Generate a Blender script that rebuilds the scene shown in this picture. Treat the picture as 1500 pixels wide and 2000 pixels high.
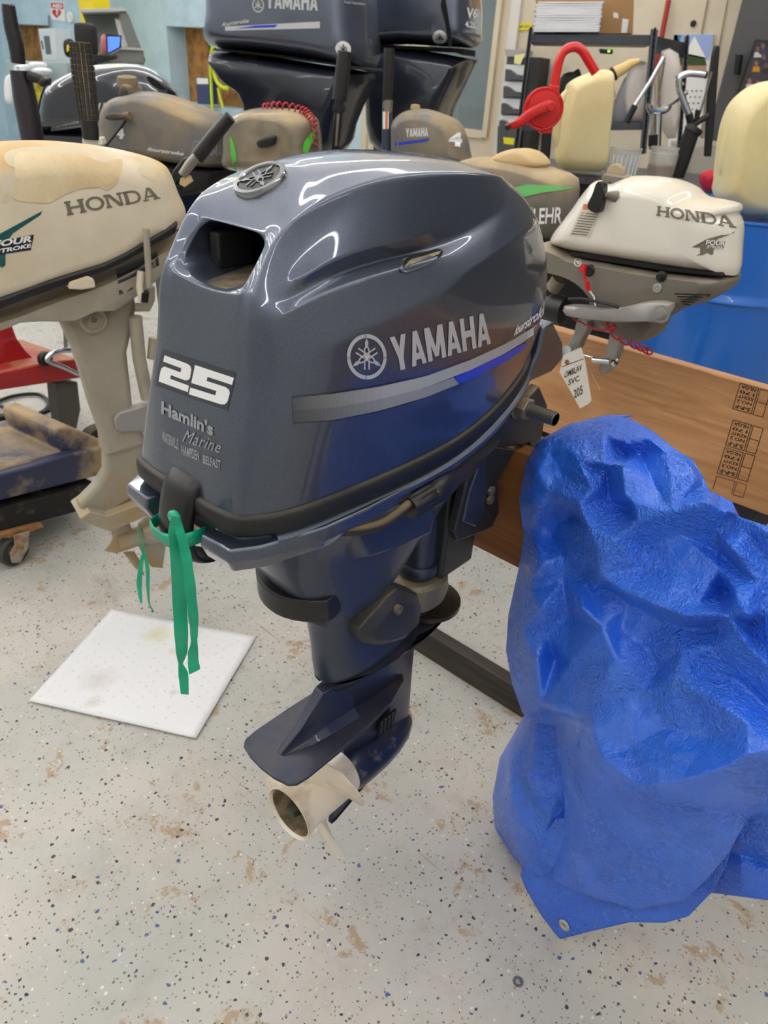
import bpy, bmesh, math, random
from math import sin, cos, pi, radians, sqrt, atan2
from mathutils import Vector, Matrix, noise
from mathutils.bvhtree import BVHTree
random.seed(7)
for _o in list(bpy.data.objects): bpy.data.objects.remove(_o)
SC = bpy.context.scene; COL = SC.collection
# ------------------------------------------------------------------ camera
F = 1450.0; CH = 1.47
_dn = Vector(((590-750)/F, (3400-1000)/F, 1)).normalized()
_b = Vector(((-1200-750)/F, (0-1000)/F, 1)); _b = (_b - _dn*_b.dot(_dn)).normalized()
_Z = -_dn; _X = -_b; _Y = _Z.cross(_X)
R = Matrix((_X, _Y, _Z))                       # camera (right, down, forward) -> world
CAMP = Vector((0, 0, CH))
cam_d = bpy.data.cameras.new('camera'); cam = bpy.data.objects.new('camera', cam_d); COL.objects.link(cam)
cam_d.sensor_fit = 'VERTICAL'; cam_d.sensor_height = 36; cam_d.sensor_width = 27; cam_d.lens = 36*F/2000
cam_d.clip_start = .05; cam_d.clip_end = 60
_c0, _c1, _c2 = R.col[0], -R.col[1], -R.col[2]
cam.matrix_world = Matrix(((_c0.x, _c1.x, _c2.x, 0), (_c0.y, _c1.y, _c2.y, 0), (_c0.z, _c1.z, _c2.z, CH), (0, 0, 0, 1)))
cam_d.dof.use_dof = True; cam_d.dof.focus_distance = 1.05; cam_d.dof.aperture_fstop = 8.0
SC.camera = cam
# ------------------------------------------------------------------ world, exposure, lights
SC.view_settings.view_transform = 'Standard'; SC.view_settings.look = 'None'
SC.view_settings.gamma = 1; SC.view_settings.use_curve_mapping = False
SC.view_settings.exposure = 0.66
w = bpy.data.worlds.new('world'); SC.world = w; w.use_nodes = True
w.node_tree.nodes['Background'].inputs[0].default_value = (.8, .86, 1, 1)
w.node_tree.nodes['Background'].inputs[1].default_value = .25
LIGHT_E = 14.5        # emission strength of the ceiling tubes
LIGHT_ROWS = [(x, y) for x in (-11.0, -8.6, -6.4, -4.2, -2.3, -0.3, 1.8) for y in (-2.25, 1.05, 4.25) if not (x > 1 and y > 4)]
CEIL = 3.9
def ray(px, py): return R @ Vector(((px-750)/F, (py-1000)/F, 1))
def at(px, py, d): return CAMP + ray(px, py)*d
def onx(px, py, X): r = ray(px, py); return CAMP + r*(X/r.x)
def ony(px, py, Y): r = ray(px, py); return CAMP + r*(Y/r.y)
def onz(px, py, Z): r = ray(px, py); return CAMP + r*((Z-CH)/r.z)
class PL:
    'a vertical plane in the room; a = heading in degrees of its horizontal axis'
    def __init__(s, px, py, d=None, a=42, P=None):
        s.o = P if P is not None else at(px, py, d); s.e = Vector((cos(radians(a)), sin(radians(a)), 0))
        s.n = Vector((s.e.y, -s.e.x, 0))
        if s.n.dot(CAMP-s.o) < 0: s.n = -s.n
    def p(s, px, py, off=0):
        r = ray(px, py); t = (s.o+s.n*off-CAMP).dot(s.n)/r.dot(s.n); return CAMP + r*t
    def pts(s, L, off=0): return [s.p(x, y, off) for x, y in L]
# ------------------------------------------------------------------ materials
def s2l(c):
    return tuple(((x/255)/12.92 if x/255 <= .04045 else ((x/255+.055)/1.055)**2.4) for x in c)
def mat(name, col, rough=.5, metal=0, coat=0, bump=None, mott=None, dust=0, emit=0, trans=0, alpha=1, spec=.5, flake=False, dustcol=(196, 170, 126), dlo=.15, dsc=6, wear=None):
    m = bpy.data.materials.new(name); m.use_nodes = True; nt = m.node_tree; N = nt.nodes; L = nt.links
    b = N['Principled BSDF']; c = (*s2l(col), 1)
    b.inputs['Base Color'].default_value = c; b.inputs['Roughness'].default_value = rough; b.inputs['Metallic'].default_value = metal
    b.inputs['Coat Weight'].default_value = coat; b.inputs['Coat Roughness'].default_value = .04
    b.inputs['Specular IOR Level'].default_value = spec
    b.inputs['Transmission Weight'].default_value = trans; b.inputs['Alpha'].default_value = alpha
    if emit: b.inputs['Emission Color'].default_value = c; b.inputs['Emission Strength'].default_value = emit
    tc = N.new('ShaderNodeTexCoord'); cur = None
    def nz(scale, detail=4, rg=.5):
        n = N.new('ShaderNodeTexNoise'); n.inputs['Scale'].default_value = scale; n.inputs['Detail'].default_value = detail
        n.inputs['Roughness'].default_value = rg; L.new(tc.outputs['Object'], n.inputs['Vector']); return n.outputs['Fac']
    def ramp(src, lo, hi):
        n = N.new('ShaderNodeMapRange'); n.inputs['From Min'].default_value = lo; n.inputs['From Max'].default_value = hi
        L.new(src, n.inputs['Value']); return n.outputs['Result']
    def mix(fac, a, bb):
        n = N.new('ShaderNodeMix'); n.data_type = 'RGBA'; L.new(fac, n.inputs['Factor'])
        for k, v in (('A', a), ('B', bb)):
            i = [q for q in n.inputs if q.name == k and q.type == 'RGBA'][0]
            if isinstance(v, tuple): i.default_value = v
            else: L.new(v, i)
        return [q for q in n.outputs if q.type == 'RGBA'][0]
    cur = c
    if mott:
        mc, ms, lo, hi = mott
        cur = mix(ramp(nz(ms, 6, .6), lo, hi), cur, (*s2l(mc), 1))
    if flake:
        v = N.new('ShaderNodeTexVoronoi'); v.inputs['Scale'].default_value = 1400; L.new(tc.outputs['Object'], v.inputs['Vector'])
        sp = N.new('ShaderNodeSeparateColor'); L.new(v.outputs['Color'], sp.inputs[0])
        cur = mix(ramp(sp.outputs[0], .2, 1.6), cur, (*[min(1, q*1.6) for q in c[:3]], 1))
    rsock = None
    if dust:
        g = N.new('ShaderNodeNewGeometry'); sx = N.new('ShaderNodeSeparateXYZ'); L.new(g.outputs['Normal'], sx.inputs[0])
        up = ramp(sx.outputs['Z'], dlo, min(1, dlo+.6)); nn = ramp(nz(dsc, 5, .6), .3, .6)
        mu = N.new('ShaderNodeMath'); mu.operation = 'MULTIPLY'; L.new(up, mu.inputs[0]); L.new(nn, mu.inputs[1])
        m2 = N.new('ShaderNodeMath'); m2.operation = 'MULTIPLY'; L.new(mu.outputs[0], m2.inputs[0]); m2.inputs[1].default_value = dust
        cur = mix(m2.outputs[0], cur, (*s2l(dustcol), 1))
        r2 = N.new('ShaderNodeMapRange'); r2.inputs['To Min'].default_value = rough; r2.inputs['To Max'].default_value = .95
        L.new(m2.outputs[0], r2.inputs['Value']); L.new(r2.outputs['Result'], b.inputs['Roughness'])
        if coat:
            r3 = N.new('ShaderNodeMapRange'); r3.inputs['To Min'].default_value = coat; r3.inputs['To Max'].default_value = 0
            L.new(m2.outputs[0], r3.inputs['Value']); L.new(r3.outputs['Result'], b.inputs['Coat Weight'])
        if metal:
            r4 = N.new('ShaderNodeMapRange'); r4.inputs['To Min'].default_value = metal; r4.inputs['To Max'].default_value = 0
            L.new(m2.outputs[0], r4.inputs['Value']); L.new(r4.outputs['Result'], b.inputs['Metallic'])
    if wear:
        wc, ws, lo, hi = wear
        cur = mix(ramp(nz(ws, 8, .7), lo, hi), cur, (*s2l(wc), 1))
    if not isinstance(cur, tuple): L.new(cur, b.inputs['Base Color'])
    if bump:
        bs, st = bump[:2]; bn = N.new('ShaderNodeBump'); bn.inputs['Strength'].default_value = st; bn.inputs['Distance'].default_value = bump[2] if len(bump) > 2 else .002
        L.new(nz(bs, 5), bn.inputs['Height']); L.new(bn.outputs[0], b.inputs['Normal'])
        if coat: L.new(bn.outputs[0], b.inputs['Coat Normal'])
    return m
M = dict(
 paint=mat('blue_grey_metallic_paint', (78, 85, 101), .37, .82, 1, flake=True),
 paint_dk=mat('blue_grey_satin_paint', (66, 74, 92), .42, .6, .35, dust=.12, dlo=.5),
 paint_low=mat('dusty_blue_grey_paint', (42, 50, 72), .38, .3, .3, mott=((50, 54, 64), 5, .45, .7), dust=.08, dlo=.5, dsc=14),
 rubber=mat('black_rubber', (20, 20, 22), .5, bump=(60, .1), dust=.12, dlo=.6, dsc=20),
 black=mat('black_plastic', (24, 24, 26), .38, bump=(200, .08)),
 black_m=mat('matt_black', (18, 18, 19), .7),
 void=mat('dark_inside', (8, 8, 9), .9),
 greyblk=mat('grey_black_metal', (52, 54, 58), .45, .3, dust=.6, dlo=.3, dsc=9),
 silver=mat('silver_print', (196, 198, 202), .38, .3), dimsilver=mat('dull_silver_print', (150, 154, 160), .45, .2),
 white=mat('white_plastic', (232, 232, 230), .4), whitep=mat('white_print', (225, 225, 225), .45),
 blue=mat('blue_print', (28, 62, 200), .35), darkprint=mat('dark_print', (30, 34, 46), .4), film=mat('dark_clear_film', (50, 56, 72), .25, .5, .8),
 chrome=mat('chrome', (205, 208, 212), .12, 1), steel=mat('dull_steel', (150, 146, 138), .35, .9, bump=(80, .1), wear=((120, 96, 70), 14, .62, .8)),
 brass=mat('dirty_steel', (132, 124, 110), .5, .6, dust=.4),
 prop=mat('white_propeller_paint', (238, 226, 208), .38, 0, .3, mott=((168, 132, 92), 9, .52, .8)),
 dirt=mat('pale_dust', (150, 130, 100), .95, mott=((60, 54, 46), 14, .4, .6)),
 green=mat('green_tape', (6, 176, 132), .35, mott=((4, 150, 114), 9, .4, .6)),
 red=mat('red_paint', (196, 14, 18), .3, 0, .5), 
 wood=None, tan=mat('tan_dust', (206, 178, 134), .95, bump=(220, .3, .001)),
)
# ------------------------------------------------------------------ objects
ORG = {}
def tag(o, label=None, cat=None, group=None, kind=None):
    if label: o['label'] = label
    if cat: o['category'] = cat
    if group: o['group'] = group
    if kind: o['kind'] = kind
    return o
def thing(name, loc, label, cat, group=None):
    o = bpy.data.objects.new(name, None); COL.objects.link(o); o.location = loc; o.empty_display_size = .05
    ORG[o.name] = Vector(loc); return tag(o, label, cat, group)
class G:
    def __init__(s): s.v = []; s.f = []; s.hole = []
    def add(s, v, f):
        n = len(s.v); s.v += [Vector(q) for q in v]; s.f += [tuple(i+n for i in q) for q in f]; return s
    def box(s, c, size, rot=None, taper=1.0):
        c = Vector(c); a, b, d = [q/2 for q in size]; vs = []
        for z in (-1, 1):
            t = taper if z > 0 else 1
            for x, y in ((-1, -1), (1, -1), (1, 1), (-1, 1)): vs.append(Vector((x*a*t, y*b*t, z*d)))
        if rot is not None: vs = [rot @ q for q in vs]
        return s.add([c+q for q in vs], [(3, 2, 1, 0), (4, 5, 6, 7), (0, 1, 5, 4), (1, 2, 6, 5), (2, 3, 7, 6), (3, 0, 4, 7)])
    def prism(s, pts, d):
        d = Vector(d); n = len(pts); vs = [Vector(q) for q in pts]; vs += [q+d for q in vs]
        return s.add(vs, [tuple(range(n))[::-1], tuple(range(n, 2*n))]+[(i, (i+1) % n, n+(i+1) % n, n+i) for i in range(n)])
    def loft(s, rings, closed=True, cap=(True, True)):
        n = len(rings[0]); vs = [q for r in rings for q in r]; fs = []
        for k in range(len(rings)-1):
            for i in range(n if closed else n-1):
                j = (i+1) % n; fs.append((k*n+i, k*n+j, (k+1)*n+j, (k+1)*n+i))
        if closed and cap[0]: fs.append(tuple(range(n))[::-1])
        if closed and cap[1]: fs.append(tuple(range((len(rings)-1)*n, len(rings)*n)))
        return s.add(vs, fs)
    def tube(s, path, r, seg=12, cap=True, flat=1.0, smooth=0):
        P = [Vector(q) for q in path]
        rr = list(r) if hasattr(r, '__len__') else [r]*len(P)
        if smooth: P, rr = cr(P, smooth, rr)
        rings = []; T = (P[1]-P[0]).normalized(); N = T.orthogonal().normalized()
        if abs(T.z) < .95: N = (Vector((0, 0, 1))-T*T.z).normalized()
        for i, p in enumerate(P):
            t = (P[min(i+1, len(P)-1)]-P[max(i-1, 0)]).normalized()
            N = (N-t*N.dot(t)); N = N.normalized() if N.length > 1e-6 else t.orthogonal().normalized()
            B = t.cross(N)
            rings.append([p+N*rr[i]*cos(2*pi*k/seg)+B*rr[i]*flat*sin(2*pi*k/seg) for k in range(seg)])
        return s.loft(rings, cap=(cap, cap))
    def lathe(s, prof, o, ax, seg=24, cap=(True, True)):
        o = Vector(o); ax = Vector(ax).normalized(); u = ax.orthogonal().normalized(); v = ax.cross(u)
        return s.loft([[o+ax*t+(u*cos(2*pi*k/seg)+v*sin(2*pi*k/seg))*max(r, 1e-5) for k in range(seg)] for r, t in prof], cap=cap)
    def puff(s, pts, n, t, tb=None, k=5, inner=.5, cen=None):
        pts = [Vector(q) for q in pts]; n = Vector(n).normalized(); tb = t if tb is None else tb
        c = cen or sum(pts, Vector())/len(pts); rings = []
        for i in range(-k, k+1):
            a = pi/2*i/k; sc = inner+(1-inner)*cos(a); d = sin(a)*(t if i > 0 else tb)
            rings.append([c+(q-c)*sc+n*d for q in pts])
        return s.loft(rings)
    def build(s, name, m, parent=None, smooth=True, bevel=0, sub=0, label=None, auto=None, seg=2, solid=0, kind=None, wn=False):
        vs = s.v
        if parent is not None: org = ORG[parent.name]
        else:
            xs = [q.x for q in vs]; ys = [q.y for q in vs]; org = Vector(((min(xs)+max(xs))/2, (min(ys)+max(ys))/2, min(q.z for q in vs)))
        me = bpy.data.meshes.new(name); me.from_pydata([tuple(q-org) for q in vs], [], s.f)
        bm = bmesh.new(); bm.from_mesh(me); bmesh.ops.recalc_face_normals(bm, faces=bm.faces); bm.to_mesh(me); bm.free()
        me.materials.append(m)
        o = bpy.data.objects.new(name, me); COL.objects.link(o); ORG[o.name] = org
        if parent is not None: o.parent = parent
        else: o.location = org
        if smooth:
            for p in me.polygons: p.use_smooth = True
            if auto is not None or not sub:
                me.set_sharp_from_angle(angle=radians(auto or 38))
        if solid: q = o.modifiers.new('solid', 'SOLIDIFY'); q.thickness = solid
        if bevel:
            q = o.modifiers.new('bevel', 'BEVEL'); q.width = bevel; q.segments = seg; q.limit_method = 'ANGLE'; q.angle_limit = radians(35)
        if sub: q = o.modifiers.new('sub', 'SUBSURF'); q.levels = sub; q.render_levels = sub
        if label: o['label'] = label
        if kind: o['kind'] = kind
        return o
def cr(P, k, rr=None):
    'Catmull-Rom resampling'
    out = []; ro = []; n = len(P)
    for i in range(n-1):
        a, b, c, d = P[max(i-1, 0)], P[i], P[i+1], P[min(i+2, n-1)]
        for j in range(k):
            t = j/k; out.append(.5*((2*b)+(c-a)*t+(2*a-5*b+4*c-d)*t*t+(-a+3*b-3*c+d)*t**3))
            if rr: ro.append(rr[i]*(1-t)+rr[i+1]*t)
    out.append(P[-1]); 
    if rr: ro.append(rr[-1]); return out, ro
    return out
def crc(L, k=4):
    'closed smoothing of a 2-D or 3-D outline'
    P = [Vector(q) for q in L]; n = len(P); out = []
    for i in range(n):
        a, b, c, d = P[i-1], P[i], P[(i+1) % n], P[(i+2) % n]
        for j in range(k):
            t = j/k; out.append(.5*((2*b)+(c-a)*t+(2*a-5*b+4*c-d)*t*t+(-a+3*b-3*c+d)*t**3))
    return out
def rrect(w, h, r, n=4, cx=0, cy=0):
    out = []
    for sx, sy, a0 in ((1, 1, 0), (-1, 1, 90), (-1, -1, 180), (1, -1, 270)):
        for i in range(n+1):
            a = radians(a0+90*i/n); out.append((cx+sx*(w/2-r)+r*cos(a), cy+sy*(h/2-r)+r*sin(a)))
    return out
def world_bvh(objs):
    dg = bpy.context.evaluated_depsgraph_get(); vs = []; fs = []
    for o in objs:
        e = o.evaluated_get(dg); me = e.to_mesh(); n = len(vs)
        org = ORG[o.name] if o.parent is None else ORG[o.parent.name] if o.parent.name in ORG else Vector()
        vs += [v.co+org for v in me.vertices]; fs += [tuple(i+n for i in p.vertices) for p in me.polygons]; e.to_mesh_clear()
    return BVHTree.FromPolygons(vs, fs)
def homog(q):
    'unit square -> 4 pixel corners bl, br, tr, tl (projective)'
    (x0, y0), (x1, y1), (x2, y2), (x3, y3) = q
    dx1, dx2, dx3 = x1-x2, x3-x2, x0-x1+x2-x3; dy1, dy2, dy3 = y1-y2, y3-y2, y0-y1+y2-y3
    den = dx1*dy2-dx2*dy1; g = (dx3*dy2-dx2*dy3)/den; h = (dx1*dy3-dx3*dy1)/den
    a, b, c, d, e, f = x1-x0+g*x1, x3-x0+h*x3, x0, y1-y0+g*y1, y3-y0+h*y3, y0
    return lambda u, v: ((a*u+b*v+c)/(g*u+h*v+1), (d*u+e*v+f)/(g*u+h*v+1))
def cutgrid(bm, nx, ny, x0, y0, x1, y1):
    for i in range(1, nx):
        bmesh.ops.bisect_plane(bm, geom=bm.verts[:]+bm.edges[:]+bm.faces[:], plane_co=(x0+(x1-x0)*i/nx, 0, 0), plane_no=(1, 0, 0))
    for i in range(1, ny):
        bmesh.ops.bisect_plane(bm, geom=bm.verts[:]+bm.edges[:]+bm.faces[:], plane_co=(0, y0+(y1-y0)*i/ny, 0), plane_no=(0, 1, 0))
def sticker(bm, name, m, parent, bvh, mapf, off=.0008, nx=12, ny=5, label=None, dirn=None):
    'flat print laid on a curved surface'
    xs = [v.co.x for v in bm.verts]; ys = [v.co.y for v in bm.verts]
    cutgrid(bm, nx, ny, min(xs), min(ys), max(xs), max(ys)); org = ORG[parent.name] if parent else Vector(); last = None
    hits = {}; miss = []
    for v in bm.verts:
        p = mapf(v.co.x, v.co.y)
        if len(p) == 2: o = CAMP; d = ray(*p).normalized()
        else: o = Vector(p); d = dirn
        h = bvh.ray_cast(o, d)
        if h[0] is None: miss.append(v)
        else:
            n = h[1] if h[1].dot(d) < 0 else -h[1]; hits[v] = ((v.co.x, v.co.y), h[0]+n*off-org)
    for v in miss:
        if hits: hits[v] = (None, min((q for q in hits.values() if q[0]), key=lambda q: (q[0][0]-v.co.x)**2+(q[0][1]-v.co.y)**2)[1])
    for v, q in hits.items(): v.co = q[1]
    if not hits: print('NOHIT', name); bm.clear()
    me = bpy.data.meshes.new(name); bm.to_mesh(me); bm.free(); me.materials.append(m)
    for p in me.polygons: p.use_smooth = True
    o = bpy.data.objects.new(name, me); COL.objects.link(o); ORG[o.name] = org
    if parent: o.parent = parent
    if label: o['label'] = label
    return o
def text_bm(txt, bold=.0, shear=0, space=1.0):
    cu = bpy.data.curves.new('t', 'FONT'); cu.body = txt; cu.offset = bold; cu.shear = shear; cu.space_character = space; cu.resolution_u = 3
    o = bpy.data.objects.new('t', cu); COL.objects.link(o); dg = bpy.context.evaluated_depsgraph_get(); dg.update()
    me = bpy.data.meshes.new_from_object(o.evaluated_get(dg)); bm = bmesh.new(); bm.from_mesh(me)
    bpy.data.objects.remove(o); bpy.data.curves.remove(cu); bpy.data.meshes.remove(me); return unit(bm)
def unit(bm):
    xs = [v.co.x for v in bm.verts]; ys = [v.co.y for v in bm.verts]; a, b, c, d = min(xs), max(xs), min(ys), max(ys)
    for v in bm.verts: v.co = ((v.co.x-a)/(b-a), (v.co.y-c)/(d-c), 0)
    return bm
def poly_bm(polys, norm=False):
    bm = bmesh.new()
    for P in polys:
        try: bm.faces.new([bm.verts.new((x, y, 0)) for x, y in P])
        except ValueError: pass
    bmesh.ops.triangulate(bm, faces=[f for f in bm.faces if len(f.verts) > 4])
    return unit(bm) if norm else bm
def band(path, w, closed=False):
    'polyline stroke -> quads'
    n = len(path); L = []; Rr = []
    for i in range(n):
        p = Vector(path[i]); a = Vector(path[(i-1) % n]) if (i or closed) else p; b = Vector(path[(i+1) % n]) if (i < n-1 or closed) else p
        t1 = (p-a); t2 = (b-p); t1 = t1.normalized() if t1.length > 0 else t2.normalized(); t2 = t2.normalized() if t2.length > 0 else t1
        n1 = Vector((-t1.y, t1.x)); n2 = Vector((-t2.y, t2.x)); mm = (n1+n2)
        mm = mm.normalized() if mm.length > 1e-6 else n1; k = w/2/max(.4, mm.dot(n1)); L.append(p+mm*k); Rr.append(p-mm*k)
    out = []
    for i in range(n if closed else n-1):
        j = (i+1) % n; out.append([tuple(L[i]), tuple(L[j]), tuple(Rr[j]), tuple(Rr[i])])
    return out
def circ(cx, cy, r, n=32, a0=0, a1=360): return [(cx+r*cos(radians(a0+(a1-a0)*i/n)), cy+r*sin(radians(a0+(a1-a0)*i/n))) for i in range(n if a1-a0 == 360 else n+1)]
def tuning_forks(w=.035):
    'round emblem of three crossed forks inside a ring, unit square'
    P = band(circ(.5, .5, .455, 40), .085, True)
    for k in range(3):
        a = radians(90+120*k); c, s_ = cos(a), sin(a)
        def T(L): return [(.5+x*c-y*s_, .5+x*s_+y*c) for x, y in L]
        P += [T(q) for q in band([(-.28, .055), (.0, .055)], w)] + [T(q) for q in band([(-.28, -.055), (.0, -.055)], w)]
        P += [T(q) for q in band([(.02, .055), (.10, .06), (.17, .05), (.22, .018)], w)]+[T(q) for q in band([(.02, -.055), (.10, -.06), (.17, -.05), (.22, -.018)], w)]
        P.append(T([(.20, -.02), (.26, -.04), (.30, -.045), (.41, 0), (.30, .045), (.26, .04), (.20, .02)]))
    P.append(circ(.5, .5, .07, 12)); return P
def label_text(txt, quad, m, parent, bvh, name='lettering', bold=.03, shear=0, space=1, nx=12, ny=4, off=.001, label=None):
    return sticker(text_bm(txt, bold, shear, space), name, m, parent, bvh, homog(quad), off, nx, ny, label)
def quad_sticker(quad, m, parent, bvh, name='sticker', off=.0006, nx=8, ny=5, label=None):
    return sticker(poly_bm([[(0, 0), (1, 0), (1, 1), (0, 1)]]), name, m, parent, bvh, homog(quad), off, nx, ny, label)
# ------------------------------------------------------------------ the room
def floor_mat():
    m = bpy.data.materials.new('speckled_epoxy_floor'); m.use_nodes = True; nt = m.node_tree; N = nt.nodes; L = nt.links; b = N['Principled BSDF']
    tc = N.new('ShaderNodeTexCoord')
    def nz(scale, det=5, rg=.55, off=0, dist=0):
        mp = N.new('ShaderNodeMapping'); mp.inputs['Location'].default_value = (off, off*1.7, 0); L.new(tc.outputs['Object'], mp.inputs['Vector'])
        n = N.new('ShaderNodeTexNoise'); n.inputs['Scale'].default_value = scale; n.inputs['Detail'].default_value = det; n.inputs['Roughness'].default_value = rg; n.inputs['Distortion'].default_value = dist
        L.new(mp.outputs[0], n.inputs['Vector']); return n.outputs['Fac']
    def rng(s, lo, hi, a=0, c=1):
        n = N.new('ShaderNodeMapRange'); n.inputs['From Min'].default_value = lo; n.inputs['From Max'].default_value = hi
        n.inputs['To Min'].default_value = a; n.inputs['To Max'].default_value = c; L.new(s, n.inputs['Value']); return n.outputs['Result']
    def mul(a, c):
        n = N.new('ShaderNodeMath'); n.operation = 'MULTIPLY'
        for k, v in ((0, a), (1, c)):
            if isinstance(v, float): n.inputs[k].default_value = v
            else: L.new(v, n.inputs[k])
        return n.outputs[0]
    def mix(f, a, c):
        n = N.new('ShaderNodeMix'); n.data_type = 'RGBA'
        L.new(f, n.inputs['Factor'])
        ii = [q for q in n.inputs if q.type == 'RGBA']
        for i, v in zip(ii, (a, c)):
            if isinstance(v, tuple): i.default_value = (*s2l(v), 1)
            else: L.new(v, i)
        return [q for q in n.outputs if q.type == 'RGBA'][0]
    base = mix(rng(nz(2.2), .35, .65), (196, 190, 182), (180, 180, 174))
    base = mix(rng(nz(14, 6, .7, 3), .5, .75, 0, .5), base, (160, 152, 138))
    # stains
    base = mix(rng(nz(9, 7, .72, 9, .3), .585, .625, 0, .8), base, (168, 142, 110))
    base = mix(rng(nz(3.1, 8, .72, 17, .6), .60, .66, 0, .4), base, (150, 130, 106))
    # scratches
    mp = N.new('ShaderNodeMapping'); mp.inputs['Rotation'].default_value = (0, 0, radians(35)); mp.inputs['Scale'].default_value = (2.2, 90, 1); L.new(tc.outputs['Object'], mp.inputs['Vector'])
    n = N.new('ShaderNodeTexNoise'); n.inputs['Scale'].default_value = 1.0; n.inputs['Detail'].default_value = 2; L.new(mp.outputs[0], n.inputs['Vector'])
    base = mix(mul(rng(n.outputs['Fac'], .735, .76), .6), base, (150, 130, 104))
    # paint chips
    def chips(scale, thr, rad, col, off):
        nonlocal base
        mp = N.new('ShaderNodeMapping'); mp.inputs['Location'].default_value = (off, off, 0); L.new(tc.outputs['Object'], mp.inputs['Vector'])
        wn = N.new('ShaderNodeTexNoise'); wn.inputs['Scale'].default_value = scale*2.2; L.new(tc.outputs['Object'], wn.inputs['Vector']); wm = N.new('ShaderNodeVectorMath'); wm.operation = 'MULTIPLY_ADD'; L.new(wn.outputs['Color'], wm.inputs[0]); wm.inputs[1].default_value = (.5/scale, .5/scale, 0); L.new(mp.outputs[0], wm.inputs[2])
        v = N.new('ShaderNodeTexVoronoi'); v.voronoi_dimensions = '2D'; v.inputs['Scale'].default_value = scale; L.new(wm.outputs[0], v.inputs['Vector'])
        sp = N.new('ShaderNodeSeparateColor'); L.new(v.outputs['Color'], sp.inputs[0])
        # chip size varies with the cell
        d = N.new('ShaderNodeMath'); d.operation = 'LESS_THAN'; L.new(v.outputs['Distance'], d.inputs[0]); L.new(mul(sp.outputs[1], rad), d.inputs[1])
        t = N.new('ShaderNodeMath'); t.operation = 'GREATER_THAN'; L.new(sp.outputs[0], t.inputs[0]); t.inputs[1].default_value = thr
        base = mix(mul(d.outputs[0], t.outputs[0]), base, col)
    chips(58, .78, .21, (64, 70, 76), 0.); chips(95, .84, .25, (110, 110, 108), 3.3); chips(46, .94, .20, (84, 98, 146), 7.1)
    chips(70, .88, .2, (222, 216, 204), 11.7); chips(120, .82, .3, (150, 138, 122), 5.2); chips(40, .955, .15, (44, 48, 54), 2.2)
    L.new(base, b.inputs['Base Color']); b.inputs['Roughness'].default_value = .42; b.inputs['Specular IOR Level'].default_value = .35
    L.new(rng(nz(5, 5, .6, 23), .3, .7, .32, .62), b.inputs['Roughness'])
    bp = N.new('ShaderNodeBump'); bp.inputs['Strength'].default_value = .15; bp.inputs['Distance'].default_value = .004; L.new(nz(30), bp.inputs['Height']); L.new(bp.outputs[0], b.inputs['Normal'])
    return m
def slab(name, x0, y0, z0, x1, y1, z1, m, kind='structure'):
    g = G(); g.box(((x0+x1)/2, (y0+y1)/2, (z0+z1)/2), (x1-x0, y1-y0, z1-z0)); o = g.build(name, m, smooth=False)
    if kind: o['kind'] = kind
    return o
RX0, RX1, RY0, RY1 = -13.5, 3.2, -4.0, 6.0
slab('floor', RX0, RY0, -.1, RX1, RY1+3, 0, floor_mat())
m_ceil = mat('white_ceiling', (236, 236, 234), .9)
slab('ceiling', RX0, RY0, CEIL+.06, RX1, RY1+3, CEIL+.2, m_ceil)
m_blue = mat('pale_blue_painted_osb', (184, 208, 220), .75, mott=((170, 196, 210), 5, .4, .65), bump=(45, .25, .004))
m_beige = mat('cream_painted_wall', (206, 194, 172), .6, mott=((192, 180, 158), 3, .4, .7))
m_back = mat('pale_wall', (196, 196, 190), .8)
slab('wall_left', RX0-.1, RY0, 0, RX0, RY1+3, CEIL+.1, m_blue); slab('wall_near', RX0, RY0-.1, 0, RX1, RY0, CEIL+.1, m_back)
slab('wall_right', RX1, RY0, 0, RX1+.1, RY1+3, CEIL+.1, m_back)
m_tube = mat('tube_light_glow', (252, 250, 248), .5, emit=LIGHT_E); m_case = mat('lamp_case', (230, 230, 228), .5)
for i, (x, y) in enumerate(LIGHT_ROWS):
    t = thing('ceiling_light', (x, y, CEIL), 'white strip light fixture hanging under the ceiling above the picture', 'light', 'strip lights under the ceiling')
    G().box((x, y, CEIL-.29), (.035, 3.2, .05)).box((x, y-1, CEIL-.12), (.012, .012, .34)).box((x, y+1, CEIL-.12), (.012, .012, .34)).build('case', m_case, t, smooth=False)
    G().box((x, y, CEIL-.34), (.052, 3.2, .045)).build('diffuser', m_tube, t, smooth=False)
# ------------------------------------------------------------------ the main outboard
XC = -.685
def mv(h, y, z): return Vector((XC+h, y, z))
MOT = thing('outboard_motor', (XC, 1.0, .885), 'large glossy blue-grey outboard motor with the silver number 25, clamped to the front board', 'outboard motor')
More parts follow.
